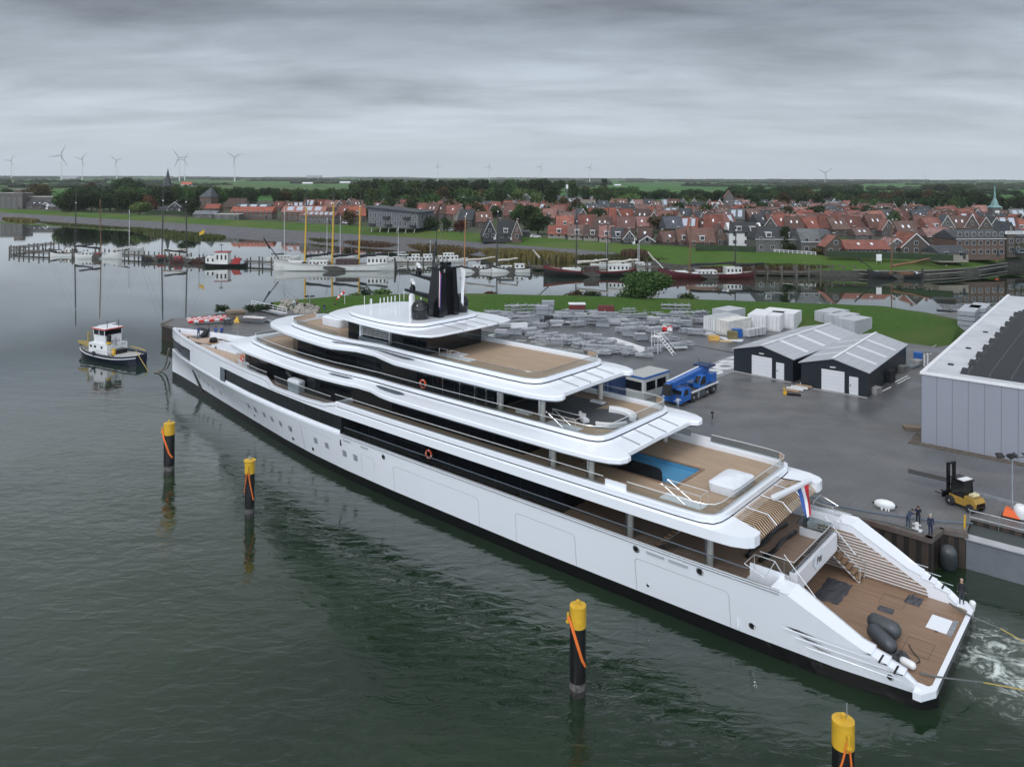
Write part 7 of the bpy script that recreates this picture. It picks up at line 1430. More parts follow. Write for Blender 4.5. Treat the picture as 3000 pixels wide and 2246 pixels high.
# ================= TREES, REEDS, FIELDS =================================================================
def leafmat(name, c1, c2):
 m = bpy.data.materials.new(name); m.use_nodes = True; nt = m.node_tree; b = nt.nodes['Principled BSDF']; b.inputs['Roughness'].default_value = .7; b.inputs['Specular IOR Level'].default_value = .15
 g = N(nt, 'ShaderNodeNewGeometry'); oi = N(nt, 'ShaderNodeObjectInfo'); tc = N(nt, 'ShaderNodeTexCoord')
 n = N(nt, 'ShaderNodeTexNoise'); n.inputs['Scale'].default_value = .45; n.inputs['Detail'].default_value = 3; L(nt, tc, 'Object', n, 'Vector')
 f = mth(nt, 'ADD', mth(nt, 'MULTIPLY', g.outputs['Random Per Island'], .5), mth(nt, 'MULTIPLY', n.outputs[0], .5))
 col = ramp(nt, f, [(.2, c1), (.8, c2)])
 hs = N(nt, 'ShaderNodeHueSaturation'); nt.links.new(col, hs.inputs['Color']); nt.links.new(mth(nt, 'ADD', .75, mth(nt, 'MULTIPLY', oi.outputs['Random'], .5)), hs.inputs['Value']); nt.links.new(mth(nt, 'ADD', .475, mth(nt, 'MULTIPLY', oi.outputs['Random'], .04)), hs.inputs['Hue'])
 L(nt, hs, 0, b, 'Base Color'); MATS[name] = m; return m
LF = {'dark': leafmat('leaf_dark', (.010, .022, .009), (.032, .055, .02)), 'green': leafmat('leaf_green', (.020, .042, .012), (.055, .095, .028)), 'brown': leafmat('leaf_brown', (.035, .030, .014), (.085, .066, .03)), 'yellow': leafmat('leaf_yellow', (.14, .15, .012), (.30, .30, .03)), 'light': leafmat('leaf_light', (.04, .07, .02), (.10, .14, .045)), 'rust': leafmat('leaf_rust', (.05, .022, .012), (.11, .05, .025))}
BARK = mat('bark', (.035, .028, .022), .9, var=.3)
def crown_mesh(seed, w, h, n, leaf, bot=.18, col=False, lumps=9):
 """leaf clusters spread over and inside several overlapping lobes; unit: metres for a tree of height h"""
 r_ = random.Random(seed); q = MB(); lobes = []
 for k in range(lumps):
  a = r_.random() * 6.28; rr_ = r_.random() ** .5 * w * .30; z = h * (bot + .2 + r_.random() * (.55 if not col else .62)); s = w * r_.uniform(.2, .32) * (1.15 - .5 * abs(z / h - .55)); lobes.append((rr_ * math.cos(a), rr_ * math.sin(a), z, s))
 lobes.append((0, 0, h * .58, w * .36))
 for k in range(n):
  lx, ly, lz, s = lobes[k % len(lobes)]; d = Vector((r_.gauss(0, 1), r_.gauss(0, 1), r_.gauss(0, 1))).normalized(); rad = s * (r_.random() ** .35) * r_.uniform(.85, 1.12)
  p = Vector((lx, ly, lz)) + Vector((d.x, d.y, d.z * (.85 if not col else 1.5))) * rad
  if p.z < h * bot: p.z = h * bot + r_.random() * .5
  if p.z > h: p.z = h - r_.random() * .3
  a = Vector((r_.gauss(0, 1), r_.gauss(0, 1), r_.gauss(0, 1) * .6)).normalized(); t1 = a.cross(d + Vector((.01, .02, .03))); t1 = t1.normalized() if t1.length > 1e-4 else Vector((1, 0, 0)); t2 = (d * .6 + a * .6).cross(t1).normalized(); ls = leaf * r_.uniform(.6, 1.35)
  q.add([p - t1 * ls, p + t2 * ls * .7, p + t1 * ls, p - t2 * ls * .7], [(0, 1, 2, 3)])
 return q
TP = {}
def tree_proto(kind, seed, w, h, n, leaf, mk, bot=.18, col=False, name='broadleaf_tree'):
 t = thing(name, (0, 0, -60), 0, 'x', 'tree'); q = MB(); r_ = random.Random(seed)
 q.tube([(0, 0, -.3), (.05 * w, 0, h * .25), (0, .03 * w, h * .55), (0, 0, h * .8)], h * .028, 7, 0, h * .006);
 for k in range(6): a = k * 1.05 + r_.random(); z = h * r_.uniform(.2, .5); q.tube([(0, 0, z), (math.cos(a) * w * .2, math.sin(a) * w * .2, z + h * .16), (math.cos(a) * w * .34, math.sin(a) * w * .34, z + h * .24)], h * .012, 5, 0, h * .003)
 q.build('trunk', BARK, t); crown_mesh(seed, w, h, n, leaf, bot, col).build('crown', LF[mk], t, fix=False); return t
def tp(kind, mk, v=0):
 key = (kind, mk, v)
 if key not in TP:
  sp = {'round': (9.5, 10, 1700, .42, .06, False), 'wide': (12, 9, 2000, .45, .04, False), 'tall': (6.5, 12, 1400, .42, .05, True), 'bush': (4.6, 3.6, 700, .26, .02, False), 'big': (9, 8, 8500, .21, .02, False)}[kind]
  TP[key] = tree_proto(kind, hash((kind, mk)) % 97 + v * 7 if False else (sum(map(ord, kind + mk)) + v * 13), sp[0], sp[1], sp[2], sp[3], mk, sp[4], sp[5], {'bush': 'leafy_bush', 'tall': 'poplar_tree'}.get(kind, 'broadleaf_tree'))
  TP[key]['h0'] = sp[1]; TP[key]['w0'] = sp[0]
 return TP[key]
KH = {'round': (9.5, 10), 'wide': (12, 9), 'tall': (6.5, 12), 'bush': (4.6, 3.6), 'big': (9, 8)}
def tree(px, pyb, pyt, pw, kind, mk, label, group, z=4.4, cat='tree'):
 """base pixel, top pixel and width in pixels -> a real tree standing on the ground level z"""
 c = W(px, pyb, z); h = max(1.5, HT(px, pyt, c.y) - z); w = pw / F * c.y; w0, h0 = KH[kind]
 pr = tp(kind, mk, int(px) % 2); o = place(pr, used, (c.x, c.y, z), (px * 7.3) % 6.28, label, group, (w / w0 * 1.2, w / w0 * 1.2, h / h0), cat);
 if 'h0' in o: del o['h0']
 if 'w0' in o: del o['w0']
 return o
TREES = []
def belt(name, x0, x1, yb, yt, n, kinds, pw, z=4.2, jit=6, desc='tree', group=None, seed=0):
 r_ = random.Random(seed + int(x0)); L0 = []
 for k in range(n):
  px = x0 + (x1 - x0) * (k + .5) / n + r_.uniform(-.4, .4) * (x1 - x0) / n; b_ = yb + r_.uniform(-jit, jit); kd, mk = r_.choice(kinds); L0.append((px, b_, yt + r_.uniform(-jit, jit) * .8, pw * r_.uniform(.75, 1.3), kd, mk))
 L0.sort()
 nm = {'dark': 'dark green', 'green': 'mid green', 'brown': 'brownish', 'yellow': 'yellow', 'light': 'pale green', 'rust': 'reddish brown'}; cn = {}
 for px, b_, t_, w_, kd, mk in L0:
  w_ = max(w_, (x1 - x0) / n * 1.5)
  i = cn[(kd, mk)] = cn.get((kd, mk), 0) + 1
  tree(px, b_, t_, w_, kd, mk, f"{nm[mk]} {'slender' if kd == 'tall' else ('spreading' if kd == 'wide' else 'round')} tree, {ORD[(i - 1) % 20]} from left {name}", group or ('trees ' + name), z)
GR = [('round', 'dark'), ('round', 'green'), ('wide', 'dark'), ('wide', 'green'), ('round', 'brown')]
DKK = [('round', 'dark'), ('wide', 'dark'), ('round', 'dark'), ('round', 'green')]
belt('in the left wood front', 170, 420, 618, 560, 12, DKK, 52, 4.8, 4, seed=1); belt('in the left wood back', 190, 640, 606, 545, 18, DKK + [('wide', 'green')], 50, 4.5, 5, seed=2)
tree(365, 588, 518, 66, 'wide', 'dark', 'tall dark tree rising above the left wood, left of the church spire', 'single trees', 4); tree(393, 590, 524, 50, 'round', 'dark', 'dark tree rising right beside the tallest one of the left wood', 'single trees', 4); tree(255, 592, 530, 36, 'round', 'brown', 'brownish tree rising above the left wood near the turbines', 'single trees', 4)
tree(120, 590, 536, 62, 'wide', 'brown', 'brownish spreading tree behind the flat-roofed flats at far left', 'single trees', 4); tree(30, 580, 552, 40, 'round', 'dark', 'dark round tree at the left frame edge', 'single trees', 4); tree(78, 583, 553, 34, 'round', 'dark', 'dark tree behind the brick stair tower at far left', 'single trees', 4)
tree(408, 628, 586, 56, 'round', 'light', 'light green round tree standing on the dike before the left wood', 'single trees', 5); tree(440, 618, 568, 44, 'round', 'rust', 'reddish brown tree right of the light green round one', 'single trees', 5); tree(560, 630, 580, 62, 'round', 'dark', 'dark tree left of the brick chapel by the dike', 'single trees', 5); tree(590, 600, 542, 58, 'round', 'green', 'green round tree left of the slate-spired chapel', 'single trees', 4.5)
belt('around the barn roof', 600, 740, 600, 548, 7, DKK + [('round', 'green')], 44, 4.5, 5, seed=3); belt('in the hedge line before the far field', 700, 840, 578, 550, 9, DKK, 26, 4.0, 3, seed=4); belt('behind the brick terraces', 800, 1040, 600, 552, 12, GR, 40, 4.4, 6, seed=5)
belt('at the back of the central wood', 1030, 1680, 590, 526, 24, [('round', 'green'), ('tall', 'green'), ('round', 'dark'), ('tall', 'dark')], 44, 4.2, 4, seed=6); belt('in the middle of the central wood', 1010, 1600, 606, 548, 22, GR + [('round', 'light')], 46, 4.3, 6, seed=7); belt('at the front of the central wood', 1080, 1420, 620, 572, 10, GR, 42, 4.4, 5, seed=8)
tree(1262, 603, 577, 28, 'round', 'yellow', 'bright yellow round tree in front of the central wood', 'single trees', 4.4); tree(1215, 632, 592, 42, 'round', 'dark', 'dark tree behind the grey apartment block roof', 'single trees', 4.4); tree(1270, 640, 598, 16, 'tall', 'dark', 'dark narrow conifer among the red roofs', 'single trees', 4.4); tree(1025, 660, 606, 36, 'tall', 'brown', 'brown tree left of the grey apartment block', 'single trees', 4.5)
tree(1225, 678, 648, 48, 'wide', 'dark', 'dark bush tree at the right foot of the grey apartment block', 'single trees', 4.5); tree(1262, 678, 632, 56, 'wide', 'dark', 'large dark tree right of the grey apartment block', 'single trees', 4.5); tree(1310, 680, 636, 30, 'round', 'dark', 'dark tree left of the black gabled houses', 'single trees', 4.5); tree(1350, 682, 640, 40, 'round', 'rust', 'reddish tree behind the varnished mast', 'single trees', 4.5)
tree(1575, 686, 622, 74, 'round', 'dark', 'large dark tree between black houses and red cottages', 'single trees', 4.6); tree(1620, 632, 545, 34, 'tall', 'dark', 'tall dark poplar left of its twin behind the red roofs', 'single trees', 4.4); tree(1645, 634, 572, 40, 'round', 'brown', 'brown tree right of the twin poplars', 'single trees', 4.4); tree(1605, 620, 560, 30, 'round', 'dark', 'dark tree left of the twin poplars', 'single trees', 4.4); tree(1690, 632, 578, 40, 'round', 'brown', 'brown tree left of the slate hipped house', 'single trees', 4.4)
tree(1935, 680, 622, 72, 'round', 'brown', 'big grey-brown tree amid the red cottages', 'single trees', 4.6); tree(1950, 690, 668, 30, 'round', 'brown', 'small brownish tree below the big grey-brown one', 'single trees', 4.6)
belt('behind the slate mansion', 1700, 1860, 590, 548, 9, GR, 42, 4.2, 6, seed=9); tree(1830, 612, 568, 70, 'wide', 'light', 'light green spreading tree behind the slate mansion', 'single trees', 4.4); belt('left of the church tower', 1860, 2110, 590, 556, 10, DKK, 40, 4.1, 6, seed=10); tree(2020, 612, 585, 80, 'wide', 'light', 'pale green tree left of the church tower', 'single trees', 4.4)
tree(1772, 558, 524, 20, 'tall', 'dark', 'lone dark poplar rising before the far field', 'single trees', 4.0)
belt('behind the church', 2130, 2360, 578, 545, 10, DKK, 36, 4.0, 5, seed=11); belt('right of the church', 2250, 2560, 592, 554, 13, DKK + [('round', 'light')], 38, 4.1, 6, seed=12); tree(2292, 580, 546, 36, 'round', 'dark', 'round dark tree, left one of a pair on the field edge', 'single trees', 4); tree(2325, 580, 548, 34, 'round', 'dark', 'round dark tree, right one of a pair on the field edge', 'single trees', 4)
tree(2445, 590, 552, 40, 'round', 'dark', 'dark tree, left of the tall pair on the right', 'single trees', 4); tree(2485, 595, 550, 60, 'round', 'dark', 'tall dark tree behind the brown mast', 'single trees', 4); belt('at the front of the right wood', 2560, 2900, 618, 576, 12, DKK, 44, 4.3, 6, seed=31); belt('in the right wood', 2540, 2860, 604, 556, 15, DKK + [('wide', 'brown')], 46, 4.2, 6, seed=13); belt('in the far right wood', 2860, 3010, 614, 578, 8, GR, 34, 4.2, 4, seed=14)
belt('in the row on the right field', 2700, 2850, 563, 540, 5, [('tall', 'green')], 20, 2.5, 1, seed=15); belt('along the right field edge', 2800, 2990, 574, 555, 8, DKK, 26, 2.8, 3, seed=16); belt('on the field left of the right turbine', 2360, 2530, 560, 540, 9, DKK, 26, 2.5, 4, seed=17)
tree(2210, 712, 676, 62, 'round', 'rust', 'large dark reddish tree hiding the white villa corner', 'single trees', 4.5); tree(2298, 738, 664, 26, 'tall', 'dark', 'dark conifer in front of the grey hipped house', 'single trees', 4.5); tree(2310, 740, 712, 34, 'round', 'dark', 'dark shrub tree at the foot of the conifer', 'single trees', 4.5); tree(2400, 745, 722, 44, 'bush', 'brown', 'round bush in front of the modern grey house', 'single trees', 4.5, 'bush'); tree(2976, 742, 684, 36, 'round', 'green', 'green street tree on the right before the tall houses', 'single trees', 4.5)
tree(2860, 600, 575, 44, 'round', 'dark', 'dark tree left of the copper-spired tower', 'single trees', 4.2)
# big bush and bushes on the yard dike
def bush(px, pyb, pyt, pw, mk, label, kind='bush', z=2.2):
 return tree(px, pyb, pyt, pw, kind, mk, label, 'bushes on the dike', z, 'bush')
tree(1893, 897, 793, 142, 'big', 'green', 'large rounded green bush on the dike in front of the barges', 'bushes on the dike', 2.6, 'bush')
bush(2015, 893, 858, 58, 'green', 'small open green bush right of the large one'); bush(1690, 886, 850, 70, 'brown', 'dark brown bush left one of the pair before the black ship'); bush(1738, 888, 850, 72, 'dark', 'dark bush right one of the pair before the black ship'); bush(1437, 877, 851, 40, 'rust', 'small reddish bush on the dike right of the mast'); bush(1072, 880, 838, 32, 'dark', 'dark upright bush on the dike'); bush(1110, 880, 845, 60, 'light', 'pale feathery bush right of the dark upright one'); bush(1036, 884, 857, 40, 'light', 'thin pale bush left of the dark upright one')
for k, (px, w_) in enumerate(((760, 40), (735, 34), (790, 36), (640, 20), (660, 24))): bush(px, 912 + (3 if px < 700 else 0), 896 if px > 700 else 903, w_, 'dark', ORD[k] + ' low scrub clump along the left quay back edge', 'bush', 2.6)
# reeds along the far bank
for nm_, x0, x1, yb, n_, zz in (('among the red roofs left', 1080, 1420, 634, 9, 4.4), ('among the orange roofs', 1440, 1760, 645, 9, 4.4), ('among the roofs by the mansion', 1700, 2080, 660, 10, 4.4), ('among the roofs before the church', 1980, 2320, 645, 9, 4.4), ('among the right roofs', 2300, 2720, 655, 12, 4.4), ('among the roofs behind the hotel', 2680, 3000, 668, 9, 4.4), ('on the far estate', 2000, 2560, 608, 16, 4.2), ('along the town edge', 2500, 3000, 622, 14, 4.3)): belt(nm_, x0, x1, yb, yb - 46, n_ + 4, DKK + [('round', 'brown')], 33, zz, 14, seed=int(x0))
def reeds(px0, px1, y0, y1, label, col, z=.0, hgt=2.4, n=2600, name='reed_bed'):
 q = MB(); r_ = random.Random(int(px0))
 for k in range(n):
  t_ = r_.random(); px = px0 + (px1 - px0) * t_; e = math.sin(t_ * math.pi) ** .4; py = y0[0] + (y0[1] - y0[0]) * t_ + r_.random() * (y1 - y0[0] if False else y1) * e
  c = W(px, py, z); h = hgt * r_.uniform(.6, 1.25) * (.5 + .5 * e); a = r_.random() * 6.28; s = .35; dx, dy = math.cos(a) * s, math.sin(a) * s; lx, ly = r_.uniform(-.3, .3), r_.uniform(-.3, .3)
  q.add([(c.x - dx, c.y - dy, z - .1), (c.x + dx, c.y + dy, z - .1), (c.x + lx + dx * .5, c.y + ly + dy * .5, z + h), (c.x + lx - dx * .5, c.y + ly - dy * .5, z + h)], [(0, 1, 2, 3)])
 return tag(q.build(name, leafmat('reed_%d' % int(px0), *col), fix=False), label, 'reeds', kind='stuff')
RC = ((.07, .055, .022), (.15, .125, .05)); RG = ((.035, .045, .015), (.09, .10, .035)); RB = ((.06, .042, .025), (.13, .09, .055))
reeds(8, 115, (640, 646), 6, 'brown reed bed at the far left shore', RC, n=1200, hgt=1.3); reeds(115, 385, (650, 668), 6, 'low dark scrub along the left shore', RG, hgt=.6, n=1500); reeds(380, 660, (668, 694), 16, 'olive reed bed behind the black barges', RG, n=3000, hgt=1.2)
reeds(900, 1000, (705, 712), 6, 'dark green scrub below the stone bank', RG, hgt=1.5, n=800); reeds(1000, 1180, (712, 722), 10, 'russet reed bed behind the three-master', RB, n=2000, hgt=1.6); reeds(1185, 1420, (722, 738), 14, 'tawny reed bed left of the varnished mast', RC, n=2400, hgt=1.8); reeds(1400, 1700, (738, 758), 16, 'golden reed bed behind the white barges', RC, n=3600, hgt=2.2); reeds(1690, 2050, (760, 776), 10, 'dark green reeds at the end of the stone bank', RG, n=3000, hgt=2.2)
reeds(1820, 1900, (745, 748), 8, 'dark heather mound on the lawn end', RB, z=2.5, hgt=1.8, n=900); reeds(2050, 2480, (790, 792), 8, 'brown scrub under the timber landing', RB, z=.8, hgt=1.2, n=2400); reeds(2130, 2470, (778, 786), 6, 'dark scrub on the low bank above the landing', RG, z=1.6, hgt=1.0, n=2000)
# far hedges, woods and farms fading into the distance
def farwood():
 q = MB(); r_ = random.Random(11)
 for k in range(170):
  d = 1500 + 9000 * r_.random() ** 1.15; px = r_.uniform(-60, 3060); x = (px - CX) / F * d; L_ = r_.uniform(60, 330) * (1 + d / 9000); hh = r_.uniform(6, 13); n = int(L_ / 14) + 3; z0 = max(0, 4 - d / 900)
  if 640 < px < 1000 and d < 3300: continue
  for i in range(n):
   bx_, by_ = x + (i / n - .5) * L_ + r_.uniform(-4, 4), d + r_.uniform(-20, 20); w = r_.uniform(8, 17); h = hh * r_.uniform(.6, 1.15)
   m_ = 0; rg = []
   for zz, ww in ((0, .75), (.35, 1), (.7, .85), (1, .35)): rg.append([(bx_ + w * ww * math.cos(a * 1.0472 + i) * r_.uniform(.8, 1.2), by_ + w * ww * math.sin(a * 1.0472 + i), z0 + h * zz) for a in range(6)])
   q.rings(rg, 0, True, False, True)
 return q
tag(farwood().build('distant_woods', leafmat('far_leaf', (.012, .025, .012), (.03, .05, .022)), fix=False), 'long thin lines of distant woods and hedges across the flat fields', 'woods', kind='stuff')
# ---- wind turbines ----
TW = mat('turbine_white', (.60, .62, .64), .5)
def turbine(px, hubpy, R_px, rot, label, H_=105, z0=0):
 d = F * (H_ + z0 - H) / (unroll(px, hubpy)[1] * -1); x = unroll(px, hubpy)[0] / F * d; r = R_px / F * d; t = thing('wind_turbine', (x, d, z0), 0, label, 'wind turbine', 'wind turbines on the horizon')
 q = MB(); q.tube([(0, 0, 0), (0, 0, H_)], H_ * .026, 10, 0, H_ * .014); q.build('tower', TW, t, True)
 q = MB(); q.box((0, 0, H_ + 1), (4, 12, 4.5)); q.lathe((0, -7, H_ + 1), [(.001, -2), (1.8, -1), (2.2, 1.5)], 10, 0, 'Y'); q.build('nacelle', TW, t)
 for k in range(3):
  a = R(rot + 120 * k); c, s = math.cos(a), math.sin(a); q = MB()
  def bp(l, w, y): return (c * l - s * w, -7 + y, H_ + 1 + s * l + c * w)
  q.rings([[bp(l, -w * .4, -.3), bp(l, w * .6, 0), bp(l, -w * .4, .5)] for l, w in ((1, 2.5), (r * .2, r * .075), (r * .6, r * .05), (r, .8))]); q.build('blade', mat('blade_grey', (.20, .21, .23), .5), t)
for a_ in ((33, 471, 22, 55, 'leftmost wind turbine on the horizon'), (180, 457, 37, 65, 'tallest wind turbine, left of the narrow wood on the field'), (241, 466, 24, 50, 'wind turbine third from the left'), (342, 471, 24, 20, 'wind turbine between the tallest one and the church spire'), (526, 463, 32, 5, 'left one of the two overlapping turbines right of the spire'), (541, 469, 25, 60, 'right one of the two overlapping turbines right of the spire'), (688, 461, 28, 25, 'wind turbine above the long dark wood'), (1283, 488, 13, 95, 'small turbine, leftmost above the central wood'), (1433, 490, 14, 75, 'small turbine, second above the central wood'), (1583, 490, 14, 60, 'small turbine, third above the central wood'), (1728, 491, 14, 65, 'small turbine, fourth, left of the lone poplar'), (2417, 507, 26, 35, 'wind turbine right of centre above the village'), (2711, 517, 11, 15, 'small far turbine at the right above the tree row')):
 turbine(*a_, H_=105 if a_[1] < 480 else (62 if a_[1] < 500 else 46))
# small far farm buildings
for k, (px, py, w_, hh, m_, lb) in enumerate(((200, 524, 46, 7, 'far_roof', 'long white farm shed below the left turbines'), (918, 522, 44, 9, 'far_roof', 'grey roofed farm barn on the horizon left of the wood'), (1645, 0, 0, 0, '', ''), (900, 540, 30, 6, 'far_white', 'low white farm building left of the central wood'), (1010, 538, 30, 6, 'far_white', 'low white shed at the left edge of the central wood'), (1810, 545, 20, 5, 'far_white', 'white farm sheds before the lone field trees'), (2895, 568, 34, 6, 'far_white', 'white roofed shed on the right field'), (545, 548, 30, 15, 'far_red', 'red roofed farmhouse right of the church spire'))):
 if not w_: continue
 z0 = 1.5; c = W(px, py, z0); w = w_ / F * c.y; q = MB(); h = hh / F * c.y; q.rings([[(-w / 2, y, 0), (w / 2, y, 0), (w / 2, y, h * .5), (-w / 2, y, h * .5)] for y in (0, w * .4)]);
 t = thing('farm_building', (c.x, c.y, z0), 0, lb, 'farm building', 'far farm buildings'); q.build('wall', mat('far_wall', (.3, .31, .32), .8), t); q = MB(); q.rings([[(-w / 2, 0, h * .5), (-w / 2, w * .2, h), (-w / 2, w * .4, h * .5)], [(w / 2, 0, h * .5), (w / 2, w * .2, h), (w / 2, w * .4, h * .5)]]); q.build('roof', mat(m_, {'far_roof': (.25, .27, .30), 'far_white': (.6, .61, .62), 'far_red': (.35, .08, .05)}[m_], .7), t)
# ================= THE VILLAGE ==========================================================================
def tilem(n, c):
 m = striped(n, c, tuple(q * .72 for q in c), 'Z', 2.6, .25, .8, .42, (.5, .5, .8)); nt = m.node_tree; b = nt.nodes['Principled BSDF']; src = b.inputs['Base Color'].links[0].from_socket
 oi = N(nt, 'ShaderNodeObjectInfo'); hs = N(nt, 'ShaderNodeHueSaturation'); nt.links.new(src, hs.inputs['Color']); nt.links.new(mth(nt, 'ADD', .55, mth(nt, 'MULTIPLY', oi.outputs['Random'], .8)), hs.inputs['Value'])
 nt.links.new(mth(nt, 'ADD', .7, mth(nt, 'MULTIPLY', mth(nt, 'FRACT', mth(nt, 'MULTIPLY', oi.outputs['Random'], 7.3)), .35)), hs.inputs['Saturation']); L(nt, hs, 0, b, 'Base Color'); return m
RFM = {'red': tilem('roof_red', (.145, .042, .028)), 'orange': tilem('roof_orange', (.195, .058, .036)), 'brown': tilem('roof_brown', (.10, .05, .038)), 'slate': tilem('roof_slate', (.045, .052, .062)), 'grey': tilem('roof_grey', (.12, .13, .14)), 'black': tilem('roof_black', (.018, .02, .024)), 'pink': tilem('roof_pink', (.19, .08, .068)), 'flat': mat('roof_flat', (.34, .33, .32), .8, var=.15, vscale=.3), 'copper': mat('roof_copper', (.16, .27, .27), .6, var=.2, vscale=.6)}
def brickm(n, c): return striped(n, c, tuple(q * .8 for q in c), 'Z', 3.5, .2, .85, .2, (.6, .6, 1))
WM = {'brick': brickm('wall_brick', (.10, .068, .054)), 'grey': brickm('wall_grey', (.10, .097, .093)), 'beige': brickm('wall_beige', (.24, .22, .19)), 'white': mat('wall_white', (.58, .59, .60), .7, var=.06), 'black': mat('wall_black', (.02, .022, .025), .6), 'dark': brickm('wall_dark', (.075, .062, .055)), 'wood': striped('wall_wood', (.12, .127, .14), (.07, .076, .085), 'Z', 2.2, .2, .8, .12)}
FR = mat('window_frame', (.42, .42, .42), .5); PN = mat('window_dark', (.025, .03, .036), .1)
def win(par, x, y, z, w, h, side='y', name='window', sgn=-1):
 q = MB(); t = .06
 if side == 'y': q.bx(x - w / 2, x + w / 2, y + sgn * .05, y, z, z + h, 0); q.bx(x - w / 2 + t * 1.6, x - t * .5, y + sgn * .08, y + sgn * .04, z + t * 1.6, z + h - t * 1.6, 1); q.bx(x + t * .5, x + w / 2 - t * 1.6, y + sgn * .08, y + sgn * .04, z + t * 1.6, z + h - t * 1.6, 1)
 else: q.bx(x, x + sgn * -.05, y - w / 2, y + w / 2, z, z + h, 0); q.bx(x + sgn * -.04, x + sgn * -.08, y - w / 2 + t * 1.6, y + w / 2 - t * 1.6, z + t * 1.6, z + h - t * 1.6, 1)
 return q.build(name, [FR, PN], par)
def house(w, dp, wh, rh, roof, wall, kind='eave', fl=1, nw=3, dorm=0, chim=1, trim=False, hip=0.0, sky=0, solar=False, name='house', gwin=True):
 """a house with its front wall on y=0 (towards the harbour). kind: 'eave' ridge along x, 'gable' ridge along y"""
 t = thing(name, (0, 0, 0), 0); rm, wm = RFM[roof], WM[wall]; e = wh; top = wh + rh; q = MB()
 if kind == 'eave': q.rings([[(x, 0, -1), (x, dp, -1), (x, dp, e)] + ([(x, dp / 2, top - .06)] if hip < .3 else []) + [(x, 0, e)] for x in (-w / 2, w / 2)])
 elif kind == 'gable': q.rings([[(-w / 2, y, -1), (w / 2, y, -1), (w / 2, y, e), (0, y, top - .06), (-w / 2, y, e)] for y in (0, dp)])
 else: q.bx(-w / 2, w / 2, 0, dp, -1, e)
 q.build('wall', wm, t); q = MB(); o = .35; th = .16
 if kind == 'flat': q.bx(-w / 2 - .15, w / 2 + .15, -.15, dp + .15, e, e + .3)
 elif kind == 'eave':
  s = rh / (dp / 2); hx = hip * w / 2; y0, y1 = -o, dp + o; z0 = e - o * s
  A = [(-w / 2 - .25, y0, z0), (w / 2 + .25, y0, z0), (w / 2 + .25 - hx, dp / 2, top), (-w / 2 - .25 + hx, dp / 2, top), (w / 2 + .25, y1, z0), (-w / 2 - .25, y1, z0)]
  B = [(x, y, z + th) for x, y, z in A]; q.add(A + B, [(6, 7, 8, 9), (8, 10, 11, 9), (0, 1, 7, 6), (4, 5, 11, 10), (7, 10, 8), (11, 6, 9), (1, 4, 10, 7), (5, 0, 6, 11), (0, 5, 4, 1)])
 else:
  s = rh / (w / 2); x0 = w / 2 + o; z0 = e - o * s; hy = hip * dp / 2
  A = [(-x0, -.25, z0), (0, -.25 + hy, top), (x0, -.25, z0), (x0, dp + .25, z0), (0, dp + .25 - hy, top), (-x0, dp + .25, z0)]
  B = [(x, y, z + th) for x, y, z in A]; q.add(A + B, [(6, 7, 10, 11), (7, 8, 9, 10), (0, 6, 11, 5), (2, 3, 9, 8), (0, 1, 7, 6), (1, 2, 8, 7), (3, 4, 10, 9), (4, 5, 11, 10)])
 rf = q.build('roof', rm, t)
 if trim and kind == 'gable':
  q = MB(); x0 = w / 2 + o; z0 = e - o * rh / (w / 2)
  for s_ in (-1, 1): q.add([(s_ * x0, -.3, z0), (0, -.3, top), (0, -.3, top + .3), (s_ * x0, -.3, z0 + .3), (s_ * x0, -.26, z0 - .05), (0, -.26, top - .1), (0, -.26, top + .3), (s_ * x0, -.26, z0 + .3)], [(0, 1, 2, 3), (4, 5, 1, 0), (3, 2, 6, 7)])
  q.build('barge_board', WM['white'], rf)
 if trim and kind == 'eave': q = MB(); q.bx(-w / 2 - .3, w / 2 + .3, -o - .12, -o + .02, e - o * rh / (dp / 2) - .02, e - o * rh / (dp / 2) + .14); q.build('gutter', WM['white'], rf)
 for k in range(chim): q = MB(); cx = (k * 2 - 1) * w * .36 if kind == 'eave' else .3; cy = dp / 2 if kind == 'eave' else dp * (.3 + .4 * k); q.bx(cx - .35, cx + .35, cy - .3, cy + .3, top - .5, top + .8, 0); q.bx(cx - .4, cx + .4, cy - .35, cy + .35, top + .8, top + .9, 1); q.build('chimney', [WM['brick'], WM['white']], rf)
 for f in range(fl):
  for k in range(nw): win(t, (k + .5) / nw * w - w / 2, 0, .9 + f * 2.7, min(1.3, w / nw * .55), 1.4)
  if gwin and kind != 'flat' and f == 0:
   for k in (0, 1): win(t, w / 2, dp * (.3 + .4 * k), .9 + f * 2.7, 1.0, 1.3, 'x');
 if kind == 'gable': win(t, 0, 0, wh + rh * .18, min(1.3, w * .2), 1.3)
 elif kind == 'eave' and hip < .3 and gwin: win(t, w / 2, dp / 2, wh + rh * .2, 1.0, 1.1, 'x')
 q = MB(); q.bx(w * .36 - .45, w * .36 + .45, -.07, 0, 0, 2.1); q.build('door', WM['black'] if wall != 'black' else WM['white'], t)
 for k in range(dorm):
  xc = ((k + .5) / dorm - .5) * w * .8
  if kind == 'eave':
   z0 = e + rh * .12; z1 = z0 + min(1.5, rh * .5); yb = (z1 - e) / rh * dp / 2; q = MB(); q.bx(xc - .85, xc + .85, dp * .04, yb + .5, z0, z1, 0); q.bx(xc - 1.05, xc + 1.05, dp * .04 - .2, yb + .7, z1, z1 + .12, 1); dd = q.build('dormer', [WM['white'], WM['white']], rf); win(dd, xc, dp * .04, z0 + .15, 1.4, z1 - z0 - .3)
  else:
   q = MB(); q.bx(w * .18, w * .42, dp * .4, dp * .4 + 1.6, e + .2, e + 1.5); dd = q.build('dormer', WM['white'], rf)
